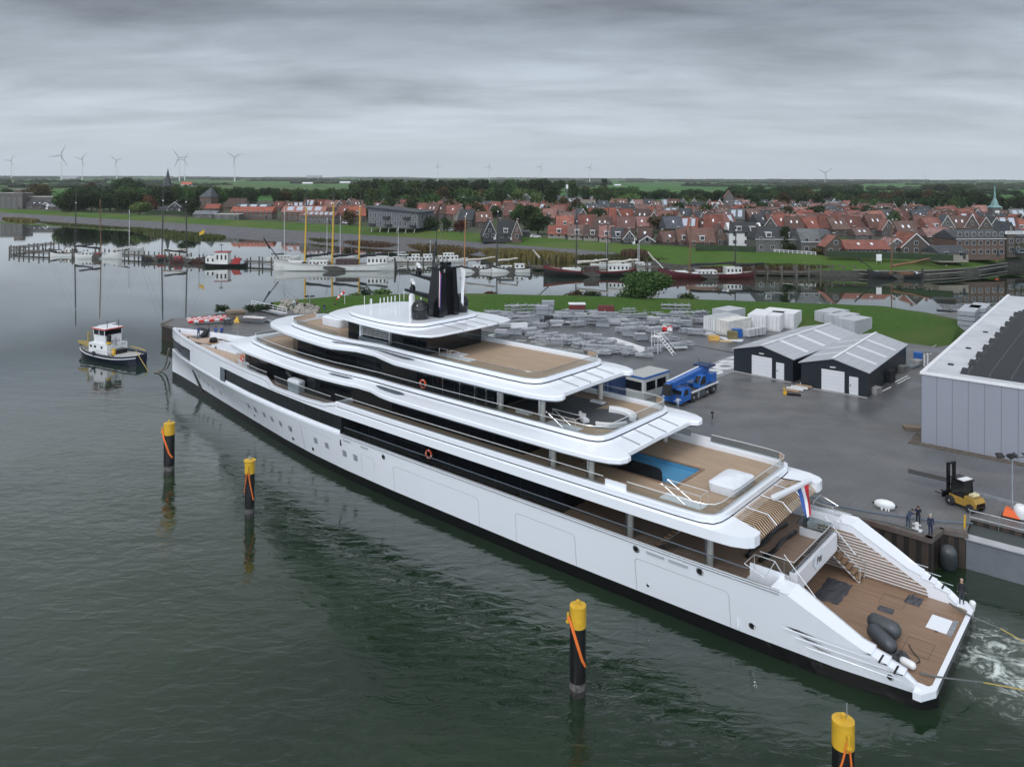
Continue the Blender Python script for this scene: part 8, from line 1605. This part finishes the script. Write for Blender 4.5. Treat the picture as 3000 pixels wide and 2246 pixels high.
 for k in range(sky):
  xc = ((k + .5) / sky - .5) * w * .6; s = rh / (dp / 2 if kind == 'eave' else w / 2); q = MB()
  if kind == 'eave': y0 = dp * .2; q.add([(xc - .4, y0, e + y0 * s + .2), (xc + .4, y0, e + y0 * s + .2), (xc + .4, y0 + .9, e + (y0 + .9) * s + .2), (xc - .4, y0 + .9, e + (y0 + .9) * s + .2)], [(0, 1, 2, 3)]); q.build('skylight', mat('skylight', (.5, .5, .5)), rf)
 if solar and kind == 'eave':
  s = rh / (dp / 2)
  for k in range(solar if solar > 1 else 1): xc = ((k + .5) / solar - .5) * w * .85; q = MB(); y0, y1 = dp * .08, dp * .42; q.add([(xc - w / solar * .28, y0, e + y0 * s + .25), (xc + w / solar * .28, y0, e + y0 * s + .25), (xc + w / solar * .28, y1, e + y1 * s + .25), (xc - w / solar * .28, y1, e + y1 * s + .25)], [(0, 1, 2, 3)]); q.build('solar_panel', mat('solar_pale', (.32, .36, .42), .15), rf)
 return t
def put(pxl, pxr, pyb, pyt, label, roof, wall, kind='eave', rz=0, dpt=8, eave=.5, z=4.45, group=None, cat='house', name='house', **kw):
 """left/right pixel of the front, base pixel, ridge pixel -> world size"""
 c = W((pxl + pxr) / 2, pyb, z); w = (pxr - pxl) / F * c.y / max(.6, abs(math.cos(rz))); Htot = HT((pxl + pxr) / 2, pyt, c.y + (dpt / 2 if kind == 'eave' else 0)) - z; Htot = max(3, Htot)
 if kind == 'flat': wh, rh = Htot, .1
 else: wh = Htot * eave; rh = Htot - wh
 if kind == 'eave' and kw.get('name2'): pass
 t = house(w, dpt, wh, rh, roof, wall, kind, name=name, **kw); t.location = (c.x, c.y, z); t.rotation_euler = (0, 0, rz); return tag(t, label, cat, group or 'village houses')
WFG = 'houses along the waterfront'
for a_ in (
 (1416, 1455, 702, 646, 'black house with steep gable and white trim, left one of the pair', 'black', 'black', 'gable', dict(trim=True, nw=2, eave=.25, dpt=9, rz=.15)), (1458, 1505, 703, 645, 'black house with wide white window and timber deck, right one of the pair', 'black', 'black', 'eave', dict(nw=2, dorm=1, eave=.3)), (1500, 1528, 704, 648, 'brown gabled house with white barge boards beside the black houses', 'brown', 'brick', 'gable', dict(trim=True, eave=.35, nw=1)),
 (1606, 1668, 701, 661, 'red roofed cottage with black shutters, leftmost of the waterfront row', 'red', 'beige', 'eave', dict(dorm=1, eave=.42, nw=3, rz=-.12)), (1664, 1716, 705, 660, 'brown roofed cottage second in the waterfront row, with skylight', 'brown', 'beige', 'eave', dict(dorm=1, sky=1, eave=.36, nw=2, rz=-.12)), (1710, 1762, 707, 662, 'brown roofed cottage with white dormer, third in the waterfront row', 'brown', 'beige', 'eave', dict(dorm=1, eave=.38, nw=3, rz=-.15)), (1756, 1798, 711, 662, 'red brown cottage with white doors behind the middle mast', 'red', 'beige', 'eave', dict(dorm=1, eave=.36, nw=2, rz=-.15)),
 (1794, 1828, 712, 668, 'dark slate cottage with big white bay window', 'slate', 'grey', 'eave', dict(dorm=1, eave=.4, nw=1, trim=True)), (1826, 1862, 716, 677, 'black gabled cottage with white edges facing the lawn', 'brown', 'black', 'gable', dict(trim=True, nw=2, eave=.4, dpt=10)), (1868, 1906, 714, 668, 'grey cottage with tall red brown roof beside the black gabled one', 'brown', 'grey', 'eave', dict(nw=1, sky=1, eave=.35, rz=-.3)), (1874, 1918, 717, 702, 'low slate annex with white trimmed double gable', 'slate', 'grey', 'gable', dict(trim=True, nw=1, eave=.4, chim=0)),
 (1944, 1992, 719, 678, 'dark brown roofed house with low wall, left of the big brown one', 'brown', 'dark', 'eave', dict(nw=2, sky=1, eave=.28, rz=.15)), (1988, 2024, 721, 671, 'brown cottage with single white dormer at the lawn', 'brown', 'dark', 'eave', dict(nw=2, dorm=1, eave=.3)), (2020, 2096, 725, 669, 'big brown roofed house with wide white dormer behind the maroon ship', 'brown', 'brick', 'eave', dict(nw=3, dorm=1, eave=.3)), (2092, 2128, 722, 660, 'narrow brown brick house left of the white villa', 'brown', 'brick', 'gable', dict(nw=1, eave=.5)),
 (2136, 2236, 722, 652, 'white villa with dark mansard roof behind the reddish tree', 'black', 'white', 'eave', dict(nw=3, fl=2, dorm=2, eave=.62, hip=.25)), (2214, 2346, 739, 664, 'large grey brick house with hipped slate roof and white dormers', 'slate', 'grey', 'eave', dict(nw=4, fl=2, dorm=2, eave=.55, hip=.3, dpt=10, trim=True)), (2348, 2408, 743, 671, 'modern grey house with slate roof and tall dark window bay', 'grey', 'grey', 'eave', dict(nw=2, fl=2, eave=.52, chim=0, trim=True)), (2408, 2444, 743, 674, 'narrow grey house attached right of the modern one', 'grey', 'grey', 'gable', dict(nw=1, fl=2, eave=.7, chim=0)),
 (2418, 2480, 749, 692, 'brick house with gable and small balcony above two white windows', 'orange', 'dark', 'gable', dict(nw=2, eave=.48)), (2478, 2608, 752, 704, 'long low brick bungalow with bright red roof', 'red', 'dark', 'eave', dict(nw=5, sky=2, eave=.52, chim=0)), (2606, 2650, 746, 700, 'grey gabled house right of the long bungalow', 'pink', 'grey', 'gable', dict(nw=1, eave=.65, trim=True)), (2640, 2728, 748, 685, 'brick house with broad red roof and curved white barge boards', 'orange', 'dark', 'gable', dict(nw=3, trim=True, eave=.36, dpt=11)),
 (2748, 2840, 759, 720, 'low brick shed house with slate roof at the quay corner', 'slate', 'beige', 'eave', dict(nw=2, chim=0, eave=.5, rz=.1)), (2722, 2806, 738, 669, 'tall brick building with pinkish red roof, left wing of the long one', 'pink', 'dark', 'eave', dict(nw=3, fl=2, eave=.68, dpt=10, trim=True, rz=-.15)), (2796, 2950, 752, 673, 'long tall brick hotel with slate roof and rows of white windows', 'slate', 'brick', 'eave', dict(nw=7, fl=3, eave=.7, dpt=11, trim=True, rz=.12)), (2950, 2974, 745, 652, 'narrow stepped gable house with white top beside the hotel', 'slate', 'dark', 'gable', dict(nw=1, fl=2, eave=.7)), (2972, 3012, 744, 672, 'dark brick town house at the right frame edge', 'slate', 'dark', 'eave', dict(nw=2, fl=2, eave=.75)),
 (1788, 1868, 652, 596, 'large slate mansion with two capped chimneys above the cottages', 'slate', 'grey', 'eave', dict(nw=3, sky=3, dorm=1, eave=.3, hip=.12, dpt=12, rz=.12)), (1832, 1910, 682, 636, 'pinkish roofed beige house behind the black gabled cottage', 'pink', 'beige', 'eave', dict(nw=2, sky=2, eave=.45)), (1700, 1760, 640, 597, 'dark hipped house with white dormers left of the orange roof', 'slate', 'grey', 'eave', dict(nw=2, dorm=1, sky=2, hip=.3)), (1735, 1785, 652, 612, 'bright orange roof with white skylights left of the slate mansion', 'orange', 'brick', 'eave', dict(nw=2, sky=2)), (1888, 1935, 622, 601, 'pink roofed house with white gable right of the slate mansion', 'pink', 'white', 'eave', dict(nw=1, sky=2)),
 (2350, 2430, 652, 622, 'slate blue roofed long building with many skylights', 'slate', 'grey', 'eave', dict(nw=3, sky=3, eave=.35)), (2424, 2485, 655, 614, 'dark mansard house right of the slate blue building', 'slate', 'dark', 'eave', dict(nw=2, dorm=2, hip=.4)), (2575, 2665, 648, 616, 'long brown roof with two blue slate hipped ends', 'brown', 'dark', 'eave', dict(nw=2, sky=2, hip=.3)), (2508, 2556, 702, 668, 'grey gabled house with brown roof and two tall skylights', 'brown', 'grey', 'eave', dict(nw=1, sky=2, eave=.4)), (2552, 2630, 690, 666, 'black roofed house with flat white top edge', 'black', 'grey', 'eave', dict(nw=1, sky=2, eave=.4, trim=True)), (2632, 2690, 696, 648, 'white house with large brown roof behind the red gabled one', 'brown', 'white', 'eave', dict(nw=2, sky=2, eave=.3)),
 (780, 0, 0, 0, '', '', '', '', {})):
 if not a_[1]: continue
 kw = dict(a_[8]); hs_ = put(a_[0], a_[1], a_[2], a_[3], a_[4], a_[5], a_[6], a_[7], group=WFG, **kw)
 if 'hotel with' in a_[4]:
  q = MB(); q.bx(8.2, 14.8, -.16, -.05, 7.0, 7.95); sg = q.build('sign_board', WM['white'], hs_); text_mesh('HOTEL DE PRINS', .72, 'sign_lettering', PN, sg, (11.5, -.18, 7.47), (R(90), 0, 0))
TG = 'buildings along the left dike'
put(676, 797, 642, 606, 'brick terrace with orange roof and white windows, left of the twin', 'orange', 'brick', 'eave', group=TG, cat='terrace', name='brick_terrace', nw=9, fl=2, eave=.62, chim=2, dpt=9); put(688, 790, 628, 598, 'terrace behind the left one with long solar roof', 'slate', 'dark', 'eave', group=TG, cat='terrace', name='brick_terrace', nw=4, eave=.6, solar=3)
put(825, 952, 646, 604, 'brick terrace with orange roof and blue solar panels, behind the front one', 'orange', 'brick', 'eave', group=TG, cat='terrace', name='brick_terrace', nw=8, fl=2, eave=.62, dpt=9, solar=4, chim=2); put(876, 982, 657, 620, 'front brick terrace with white solar panels on every house', 'orange', 'grey', 'eave', group=TG, cat='terrace', name='brick_terrace', nw=8, fl=2, eave=.68, dpt=9, solar=6, chim=0, rz=-.1)
put(650, 722, 614, 581, 'huge old barn with hipped red brown roof', 'brown', 'brick', 'eave', group=TG, cat='barn', name='barn', nw=3, eave=.22, dpt=14, hip=.3, chim=0); put(566, 632, 640, 618, 'low grey shed with white lean-to roof at the dike', 'grey', 'grey', 'eave', group=TG, cat='shed', name='low_shed', nw=2, eave=.6, chim=0); put(628, 700, 645, 632, 'long flat-roofed grey brick shed beside the dike', 'flat', 'grey', 'flat', group=TG, cat='shed', name='low_shed', nw=3, chim=0)
put(600, 640, 622, 598, 'small red roofed house with white window by the chapel', 'orange', 'dark', 'eave', group=TG, nw=2, eave=.5); put(494, 530, 622, 592, 'black wooden shed with white gable edges in the trees', 'black', 'black', 'gable', group=TG, cat='shed', name='wooden_shed', nw=2, trim=True); put(438, 492, 620, 606, 'white cottage strip below the left wood', 'slate', 'white', 'eave', group=TG, nw=4)
put(0, 66, 612, 566, 'brown brick flats with balconies at the left frame edge', 'flat', 'grey', 'flat', group=TG, cat='flats', name='apartment_block', nw=4, fl=3, chim=0, dpt=12); put(38, 155, 611, 577, 'long flat-roofed brick flats with pale fascia, far left', 'flat', 'grey', 'flat', group=TG, cat='flats', name='apartment_block', nw=7, fl=2, chim=0, dpt=12); put(41, 62, 612, 556, 'square brick stair tower of the left flats', 'flat', 'brick', 'flat', group=TG, cat='tower', name='stair_tower_block', nw=1, chim=0, dpt=5)
put(76, 130, 613, 589, 'dark roofed house with two skylights at the left dike', 'slate', 'dark', 'eave', group=TG, nw=2, sky=2); put(118, 150, 613, 593, 'house with white gable between dark roofs at far left', 'slate', 'white', 'gable', group=TG, nw=1, trim=True); put(140, 180, 614, 597, 'dark low house with blue grey roof at the edge of the left wood', 'grey', 'dark', 'eave', group=TG, nw=2)
# the grey timber apartment block on stilts with its sloping roof
c0 = W(1078, 676, 4.45); t = thing('apartment_block', (c0.x, c0.y, 4.45), R(-24), 'grey timber apartment block on slanting stilts with sloping roof', 'apartments'); wv = (1215 - 1078) / F * c0.y / .80
q = MB(); q.rings([[(x, 0, 1.8), (x, 13, 1.8), (x, 13, h_), (x, 0, h_)] for x, h_ in ((0, 10.4), (wv, 8.6))]); q.build('wall', WM['wood'], t); q = MB(); q.rings([[(x, -1.2, h_), (x, 14, h_), (x, 14, h_ + .35), (x, -1.2, h_ + .35)] for x, h_ in ((-2.4, 10.6), (wv + 1, 8.6))]); q.build('roof', RFM['slate'], t)
for f in (0, 1):
 for k in range(10): win(t, 1.5 + k * (wv - 3) / 9, 0, 2.6 + f * 3.3, 1.0, 2.2)
for k, (x, f) in enumerate(((2.5, 0), (wv * .38, 1), (wv * .42, 0), (wv * .78, 1), (wv * .9, 0))): q = MB(); q.bx(x - 1.5, x + 1.5, -1.2, 0, 2.3 + f * 3.3, 3.3 + f * 3.3); q.build('balcony', WM['black'], t)
for k in range(6): q = MB(); q.tube([(2 + k * (wv - 4) / 5, .5, 1.8), (1.4 + k * (wv - 4) / 5, .5, -.5)], .15, 5); q.build('stilt', WM['white'], t)
for k in (0, 1, 2): win(t, wv, 3 + k * 3.5, 5.6, 1.2, 2.2, 'x')
# white-gabled dark apartments behind
for k in range(6): put(1388 + k * 28, 1414 + k * 28, 606, 568, ORD[k] + ' dark peaked bay from the left of the white gabled apartments', 'slate', 'white' if k % 2 == 0 else 'grey', 'gable', group='peaked apartment bays', cat='apartments', name='apartment_bay', nw=2, fl=2, eave=.68, chim=0, dpt=12, trim=True, gwin=False)
put(1352, 1386, 612, 577, 'small white cube house with solar roof left of the peaked apartments', 'grey', 'white', 'eave', nw=2, fl=2, eave=.7, solar=1, chim=0); put(1555, 1665, 602, 574, 'long slate roofed school with low walls right of the peaked apartments', 'slate', 'grey', 'eave', nw=6, chim=0, dpt=14, cat='school', name='school'); put(1370, 1460, 618, 590, 'wide dark slate roof with grey gable before the peaked apartments', 'slate', 'grey', 'eave', nw=4, chim=0, dpt=14, rz=-.1)
put(1664, 1745, 590, 575, 'blue and grey industrial hall behind the poplars', 'grey', 'white', 'eave', nw=4, chim=0, dpt=20, cat='hall', name='blue_hall', eave=.6); put(1690, 1745, 600, 586, 'flat pink building in front of the blue hall', 'pink', 'beige', 'flat', nw=3, chim=0, cat='hall', name='flat_building')
# brick church with saddleback tower
c0 = W(2136, 625, 4.4); t = thing('brick_church', (c0.x, c0.y, 4.4), R(-10), 'brick church with red saddleback tower and long red nave roof', 'church'); hT = HT(2136, 580, c0.y) - 4.4; hP = HT(2136, 560, c0.y) - 4.4; wT = 27 / F * c0.y
q = MB(); q.rings([[(-wT / 2, y, -1), (wT / 2, y, -1), (wT / 2, y, hT), (-wT / 2, y, hT)] for y in (0, wT)]); q.rings([[(-wT / 2, y, hT), (0, y, hP), (wT / 2, y, hT)] for y in (0, wT)]); tw = q.build('tower', WM['grey'], t); q = MB(); q.rings([[(-wT / 2 - .3, y, hT), (0, y, hP + .1), (wT / 2 + .3, y, hT), (wT / 2 + .3, y, hT + .3), (0, y, hP + .5), (-wT / 2 - .3, y, hT + .3)] for y in (.4, wT + .2)]); q.build('tower_roof', RFM['orange'], tw)
q = MB(); q.cyl((0, 0), 1, 0, .1, 4) if False else q.bx(-wT * .3, -wT * .12, -.1, 0, hT * .72, hT * .80); q.build('clock', WM['white'], tw)
for x in (-.0, .25): win(tw, x * wT + .3, 0, hT * .62, .9, 2.2)
nl = 100 / F * c0.y; nh = HT(2190, 600, c0.y) - 4.4; q = MB(); q.rings([[(x, .5, -1), (x, 11.5, -1), (x, 11.5, nh * .5), (x, 6, nh - .2), (x, .5, nh * .5)] for x in (wT / 2, wT / 2 + nl)]); q.build('nave', WM['dark'], t); q = MB(); q.rings([[(x, 0, nh * .45), (x + (-2.5 if x > 5 else 0), 6, nh), (x, 12, nh * .45)] for x in (wT / 2, wT / 2 + nl + .5)]); q.build('nave_roof', RFM['orange'], t)
# copper-spired clock tower
c0 = W(2935, 690, 4.4); t = thing('clock_tower', (c0.x, c0.y, 4.4), 0, 'weigh house with clock turret and slender copper spire at right', 'tower'); g = lambda py: HT(2935, py, c0.y) - 4.4
q = MB(); q.bx(-7, 7, 0, 10, -1, g(655)); q.build('wall', WM['dark'], t); q = MB(); z0, z1 = g(655), g(625); q.rings([[(-7.4, -.4, z0), (7.4, -.4, z0), (7.4, 10.4, z0), (-7.4, 10.4, z0)], [(-2.4, 3, z1), (2.4, 3, z1), (2.4, 7, z1), (-2.4, 7, z1)]]); q.build('roof', RFM['slate'], t)
q = MB(); q.bx(-1.9, 1.9, 3.2, 6.8, z1 - .5, g(610)); tw = q.build('turret', WM['grey'], t); q = MB(); q.bx(-.9, .9, 3.05, 3.2, g(626), g(618)); q.build('clock_face', WM['white'], tw)
q = MB(); q.bx(-2.2, 2.2, 2.9, 7.1, g(610), g(608)); q.rings([[(s1 * w_, 5 + s2 * w_, z) for s1, s2 in ((-1, -1), (1, -1), (1, 1), (-1, 1))] for w_, z in ((2.2, g(608)), (1.1, g(602)), (.75, g(590)), (.35, g(582)), (.12, g(545)))]); q.build('spire', RFM['copper'], tw)
# slate-spired church on the left
c0 = W(487, 600, 4.4); t = thing('church', (c0.x, c0.y, 4.4), 0, 'church with tall pointed slate spire rising above the left wood', 'church'); g = lambda py: HT(487, py, c0.y) - 4.4
q = MB(); q.bx(-2.8, 2.8, 0, 5.6, -1, g(547)); q.build('tower', WM['dark'], t); q = MB(); q.rings([[(s1 * w_, 2.8 + s2 * w_, z) for s1, s2 in ((-1, -1), (1, -1), (1, 1), (-1, 1))] for w_, z in ((3.5, g(547)), (2.0, g(539)), (1.5, g(527)), (.1, g(494)))]); q.tube([(0, 2.8, g(496)), (0, 2.8, g(488))], .08, 4); q.build('spire', RFM['slate'], t); q = MB(); q.rings([[(x, -4, -1), (x, 12, -1), (x, 12, g(566)), (x, 4, g(551)), (x, -4, g(566))] for x in (3, 18)]); q.build('nave', RFM['slate'], t)
c0 = W(605, 618, 4.4); t = thing('chapel', (c0.x, c0.y, 4.4), R(-15), 'brick chapel with slate pyramid spire behind the red roofed house', 'church'); g = lambda py: HT(605, py, c0.y) - 4.4
q = MB(); q.bx(-5.5, 3.5, 0, 8, -1, g(577)); q.build('wall', WM['brick'], t); q = MB(); q.rings([[(-1 - 5, -.4, g(577)), (-1 + 5, -.4, g(577)), (-1 + 5, 8.4, g(577)), (-1 - 5, 8.4, g(577))], [(.9, 3.9, g(549)), (1.1, 3.9, g(549)), (1.1, 4.1, g(549)), (.9, 4.1, g(549))]]); q.build('roof', RFM['slate'], t)
for x in (-3.5, 0, 2.4): win(t, x, 0, g(597), 1.1, 2.6)
# ---- streets of houses behind: a few kinds, copied, each its own thing ----
PR = []
for (roof, wall, kind, kw) in (('red', 'brick', 'eave', dict(sky=1)), ('orange', 'brick', 'eave', dict(dorm=1)), ('brown', 'dark', 'eave', dict(sky=2)), ('red', 'dark', 'gable', dict(trim=True)), ('brown', 'grey', 'gable', dict(trim=True)), ('slate', 'grey', 'gable', dict(trim=True)), ('slate', 'dark', 'eave', dict(sky=1)), ('orange', 'beige', 'gable', dict()), ('grey', 'grey', 'eave', dict(solar=2)), ('pink', 'white', 'eave', dict(dorm=1)), ('black', 'white', 'gable', dict(trim=True)), ('red', 'grey', 'eave', dict(solar=2))):
 p_ = house(10 if kind == 'eave' else 7.5, 8.5, 3.4, 4.6, roof, wall, kind, nw=2, **kw); p_.location = (0, 0, -90); dsc = {'red': 'red', 'orange': 'orange', 'brown': 'brown', 'slate': 'slate', 'grey': 'grey', 'pink': 'pinkish', 'black': 'black'}[roof] + '-roofed ' + {'brick': 'brick', 'dark': 'dark', 'grey': 'grey', 'beige': 'beige', 'white': 'white'}[wall] + ' ' + ('gabled' if kind == 'gable' else ('solar' if kw.get('solar') else ('dormered' if kw.get('dorm') else 'skylit'))) + ' house'
 PR.append((p_, roof, dsc))
REDS = [0, 0, 1, 2, 2, 3, 0, 4, 7, 11, 6, 2, 0]; MIX = REDS + [5, 6, 9, 8, 5]; SLT = [5, 6, 8, 10, 6, 8, 2, 9]
def street(name, x0, x1, yb0, yb1, pick, wpx, seed=0, zz=4.4, hs=1.0, flip=0.0):
 r_ = random.Random(seed); n = int((x1 - x0) / wpx); cn = {}
 for k in range(n):
  t_ = (k + .5) / n; px = x0 + (x1 - x0) * t_ + r_.uniform(-.15, .15) * wpx; py = yb0 + (yb1 - yb0) * t_ + r_.uniform(-1.5, 1.5); i = r_.choice(pick); p_, roof, d_ = PR[i]; j = cn[i] = cn.get(i, 0) + 1
  c = W(px, py, zz); s = r_.uniform(.88, 1.15) * hs; w_ = wpx * 1.18 / F * c.y / (10 if i not in (3, 4, 5, 7, 10) else 7.5) * r_.uniform(.85, 1.1); w_ = max(.75, min(1.7, w_))
  place(p_, used, (c.x, c.y, zz), r_.choice([-.25, -.1, .12, .3, -.35]) + flip, f'{d_}, {ORD[(j - 1) % 20]} from left {name}', 'houses in the village streets', (w_, r_.uniform(.9, 1.3), s), 'house')
street('in the row behind the grey block', 1085, 1430, 642, 646, REDS, 30, 1); street('in the next row behind the grey block', 1050, 1400, 631, 634, REDS, 28, 2); street('below the central wood', 1010, 1380, 620, 622, REDS + [6, 5], 28, 3, hs=.95); street('left of the black houses', 1340, 1440, 664, 668, [2, 6, 4], 38, 4)
street('in the orange row', 1480, 1650, 650, 655, [1, 1, 0, 7], 28, 5); street('above the orange row', 1400, 1660, 636, 640, REDS, 27, 6); street('under the peaked apartments', 1440, 1640, 624, 628, MIX, 28, 7); street('right behind the cottages', 1640, 1850, 682, 690, REDS, 32, 8); street('in the second row behind the cottages', 1650, 1900, 668, 672, MIX, 32, 9); street('in the third row behind the cottages', 1690, 1960, 654, 658, REDS, 30, 10); street('below the slate mansion', 1740, 1990, 640, 645, MIX, 28, 11)
street('by the big grey-brown tree', 1960, 2140, 690, 694, REDS, 34, 12); street('left of the white villa', 1900, 2150, 674, 676, MIX, 32, 13); street('two rows before the church', 1960, 2300, 660, 662, MIX, 30, 14); street('just before the church', 1940, 2250, 646, 648, REDS, 28, 15); street('beside the church', 2000, 2120, 634, 634, MIX, 26, 16)
street('behind the grey hipped house', 2240, 2620, 690, 694, REDS, 34, 17); street('in the second row behind the hipped house', 2230, 2560, 676, 678, MIX, 32, 18); street('in the long red row', 2280, 2720, 664, 668, REDS, 30, 19); street('right of the church nave', 2250, 2580, 648, 652, MIX, 29, 20); street('in the upper right streets', 2300, 2720, 637, 640, MIX, 27, 21); street('behind the long hotel', 2690, 3010, 690, 694, MIX + [2, 4], 33, 22); street('in the second row behind the hotel', 2700, 3010, 676, 678, MIX + [2], 31, 23); street('in the third row behind the hotel', 2720, 3010, 662, 664, MIX, 30, 24); street('at the top of the right streets', 2620, 2900, 648, 650, REDS, 28, 25)
street('on the far estate front', 2130, 2480, 622, 624, SLT, 24, 26, zz=4.3, hs=.85); street('on the far estate middle', 2120, 2520, 609, 611, SLT, 22, 27, zz=4.2, hs=.85); street('by the far trees', 1760, 2120, 614, 616, SLT, 25, 29, hs=.9); street('behind the brick terraces', 800, 1010, 620, 622, REDS, 30, 31, hs=.9); street('right of the terraces', 985, 1075, 650, 650, [1, 0, 7], 36, 32)
# hedges, fence, cars and small things on the lawn
def hedge(pts, label, h=1.8, z=4.5):
 q = MB()
 for a_, b2 in zip(pts, pts[1:]): A_, B2 = W(*a_, z), W(*b2, z); d_ = B2 - A_; c_ = (A_ + B2) / 2; q.box((c_.x, c_.y, z + h / 2), (d_.length + .3, 1.4, h), math.atan2(d_.y, d_.x))
 return tag(q.build('hedge', mat('hedge_green', (.012, .028, .012), .9, vscale=1.5, col2=(.028, .05, .02), bump=1, bscale=2)), label, 'hedge', 'clipped hedges')
hedge([(2425, 752), (2600, 757), (2790, 764)], 'long dark clipped hedge in front of the brick bungalows'); hedge([(2040, 732), (2155, 736), (2210, 738)], 'dark hedge left of the reddish tree'); hedge([(430, 626), (560, 631)], 'dark hedge at the foot of the left wood', 2.4)
a, b_ = W(2245, 738, 4.4), W(2390, 748, 4.4); t = thing('white_fence', (a.x, a.y, 4.4), math.atan2(b_.y - a.y, b_.x - a.x), 'white rail fence in front of the grey hipped house', 'fence'); l_ = (b_ - a).length; q = MB(); q.bx(0, l_, -.05, .05, .9, 1.05); q.bx(0, l_, -.05, .05, .4, .5); q.build('rail', WHITE2, t); q = MB()
for k in range(12): q = MB(); q.bx(l_ * k / 11 - .08, l_ * k / 11 + .08, -.08, .08, 0, 1.1); q.build('post', WHITE2, t)
def car(px, py, m, label, z=4.5, rz=.2, nm='parked_car'):
 c = W(px, py, z); t = thing(nm, (c.x, c.y, z), rz, label, 'car', 'cars in the village'); q = MB(); q.rings([[(x, y, z_) for x, z_ in ((-2.1, .3), (2.1, .3), (2.1, .8), (1.2, .95), (.6, 1.42), (-1.2, 1.42), (-1.9, .95), (-2.1, .85))] for y in (-.85, .85)]); q.build('body', m, t); q = MB(); q.extr_y([(-1.75, .95), (1.05, .95), (.55, 1.36), (-1.15, 1.36)], -.87, .87); q.build('window', DGLASS, t)
 for x in (-1.3, 1.3):
  for y in (-.85, .85): q = MB(); q.lathe((x, y, .32), [(.001, -.1), (.32, -.1), (.32, .1), (.001, .1)], 10, 0, 'Y'); q.build('wheel', RUBBER, t)
car(1568, 697, WHITE2, 'white car parked on the dike beside the small shed'); car(1918, 712, GREYM, 'grey car parked behind the cottages right of the annex'); car(1318, 677, WHITE2, 'white car by the trees right of the grey apartment block'); car(1342, 679, STEEL, 'silver car right of the white one near the varnished mast'); car(2706, 757, WHITE2, 'white car behind the long hedge'); car(2968, 742, STEEL, 'silver car below the green street tree'); car(2992, 744, GREYM, 'dark car at the right frame edge'); car(1015, 656, WHITE2, 'white van left of the grey apartment block')
q = MB(); c = W(1538, 696, 4.6); t = thing('small_shed', (c.x, c.y, 4.6), 0, 'small dark shed on the dike left of the white car', 'shed'); q.bx(-1.8, 1.8, 0, 2.5, 0, 2.2); q.build('wall', WM['black'], t); q = MB(); q.rings([[(x, -.2, 2.2), (x, 1.25, 3.0), (x, 2.7, 2.2)] for x in (-2, 2)]); q.build('roof', RFM['slate'], t)
for px, py, tp, lb in ((1286, 683, (.5, .45, .02), 'walker in a yellow coat on the far dike'), (1296, 683, (.15, .16, .2), 'walker in grey beside the yellow-coated one'), (1351, 687, DK, 'lone dark walker on the far dike')): c = W(px, py, 5.0); person((c.x, c.y, 4.85), R(180), tp, DK, lb, 'walk', h=1.75)
for k, (px, py, lb) in enumerate(((2575, 772, 'white information board on the lawn by the quay'),)): c = W(px, py, 3.2); t = thing('info_board', (c.x, c.y, 3.0), 0, lb, 'sign'); q = MB(); q.bx(-.8, .8, -.04, .04, 1.0, 3.0); q.build('board', WHITE2, t); q = MB(); q.bx(-.75, -.65, -.03, .03, 0, 1); q.bx(.65, .75, -.03, .03, 0, 1); q.build('legs', STEEL, t)
c = W(2920, 768, 2.2); t = thing('lifebuoy_post', (c.x, c.y, 2.0), 0, 'red lifebuoy stand on the village quay corner', 'lifebuoy'); q = MB(); q.bx(-.06, .06, -.06, .06, 0, 1.2); q.build('post', STEEL, t); q = MB(); q.bx(-.6, .6, -.2, .2, .9, 2.6); q.build('case', mat('buoy_orange', (.8, .1, .03)), t)
for px, py, h_, lb in ((1661, 600, 14, 'white chimney mast behind the poplars'), (1498, 590, 11, 'street light pole behind the peaked apartments')): c = W(px, py, 4.2); t = thing('pole', (c.x, c.y, 4.2), 0, lb, 'pole'); q = MB(); q.tube([(0, 0, 0), (0, 0, h_)], .2, 6); q.build('shaft', STEEL, t); q = MB(); q.bx(-.9, .9, -.5, .5, h_, h_ + (3.5 if h_ > 12 else .3)); q.build('head', WHITE2, t)
# ---- hazy air ----
q = MB(); q.bx(-11000, 11000, -100, 12000, -1.8, 265)
hz_m = bpy.data.materials.new('haze_air'); hz_m.use_nodes = True; nt = hz_m.node_tree; nt.nodes.clear(); pv = N(nt, 'ShaderNodeVolumePrincipled'); pv.inputs['Color'].default_value = (.86, .90, .96, 1); pv.inputs['Density'].default_value = .00006; pv.inputs['Anisotropy'].default_value = .2
o_ = N(nt, 'ShaderNodeOutputMaterial'); nt.links.new(pv.outputs[0], o_.inputs['Volume'])
tag(q.build('haze', hz_m), 'thin grey haze in the air over the fields', 'haze', kind='stuff')
for o_ in bpy.data.objects:
 for k_ in ('h0', 'w0'):
  if k_ in o_: del o_[k_]
for p_, r__, d_ in PR:
 if p_.location.z < -50:
  for ch in list(p_.children_recursive): bpy.data.objects.remove(ch)
  bpy.data.objects.remove(p_)
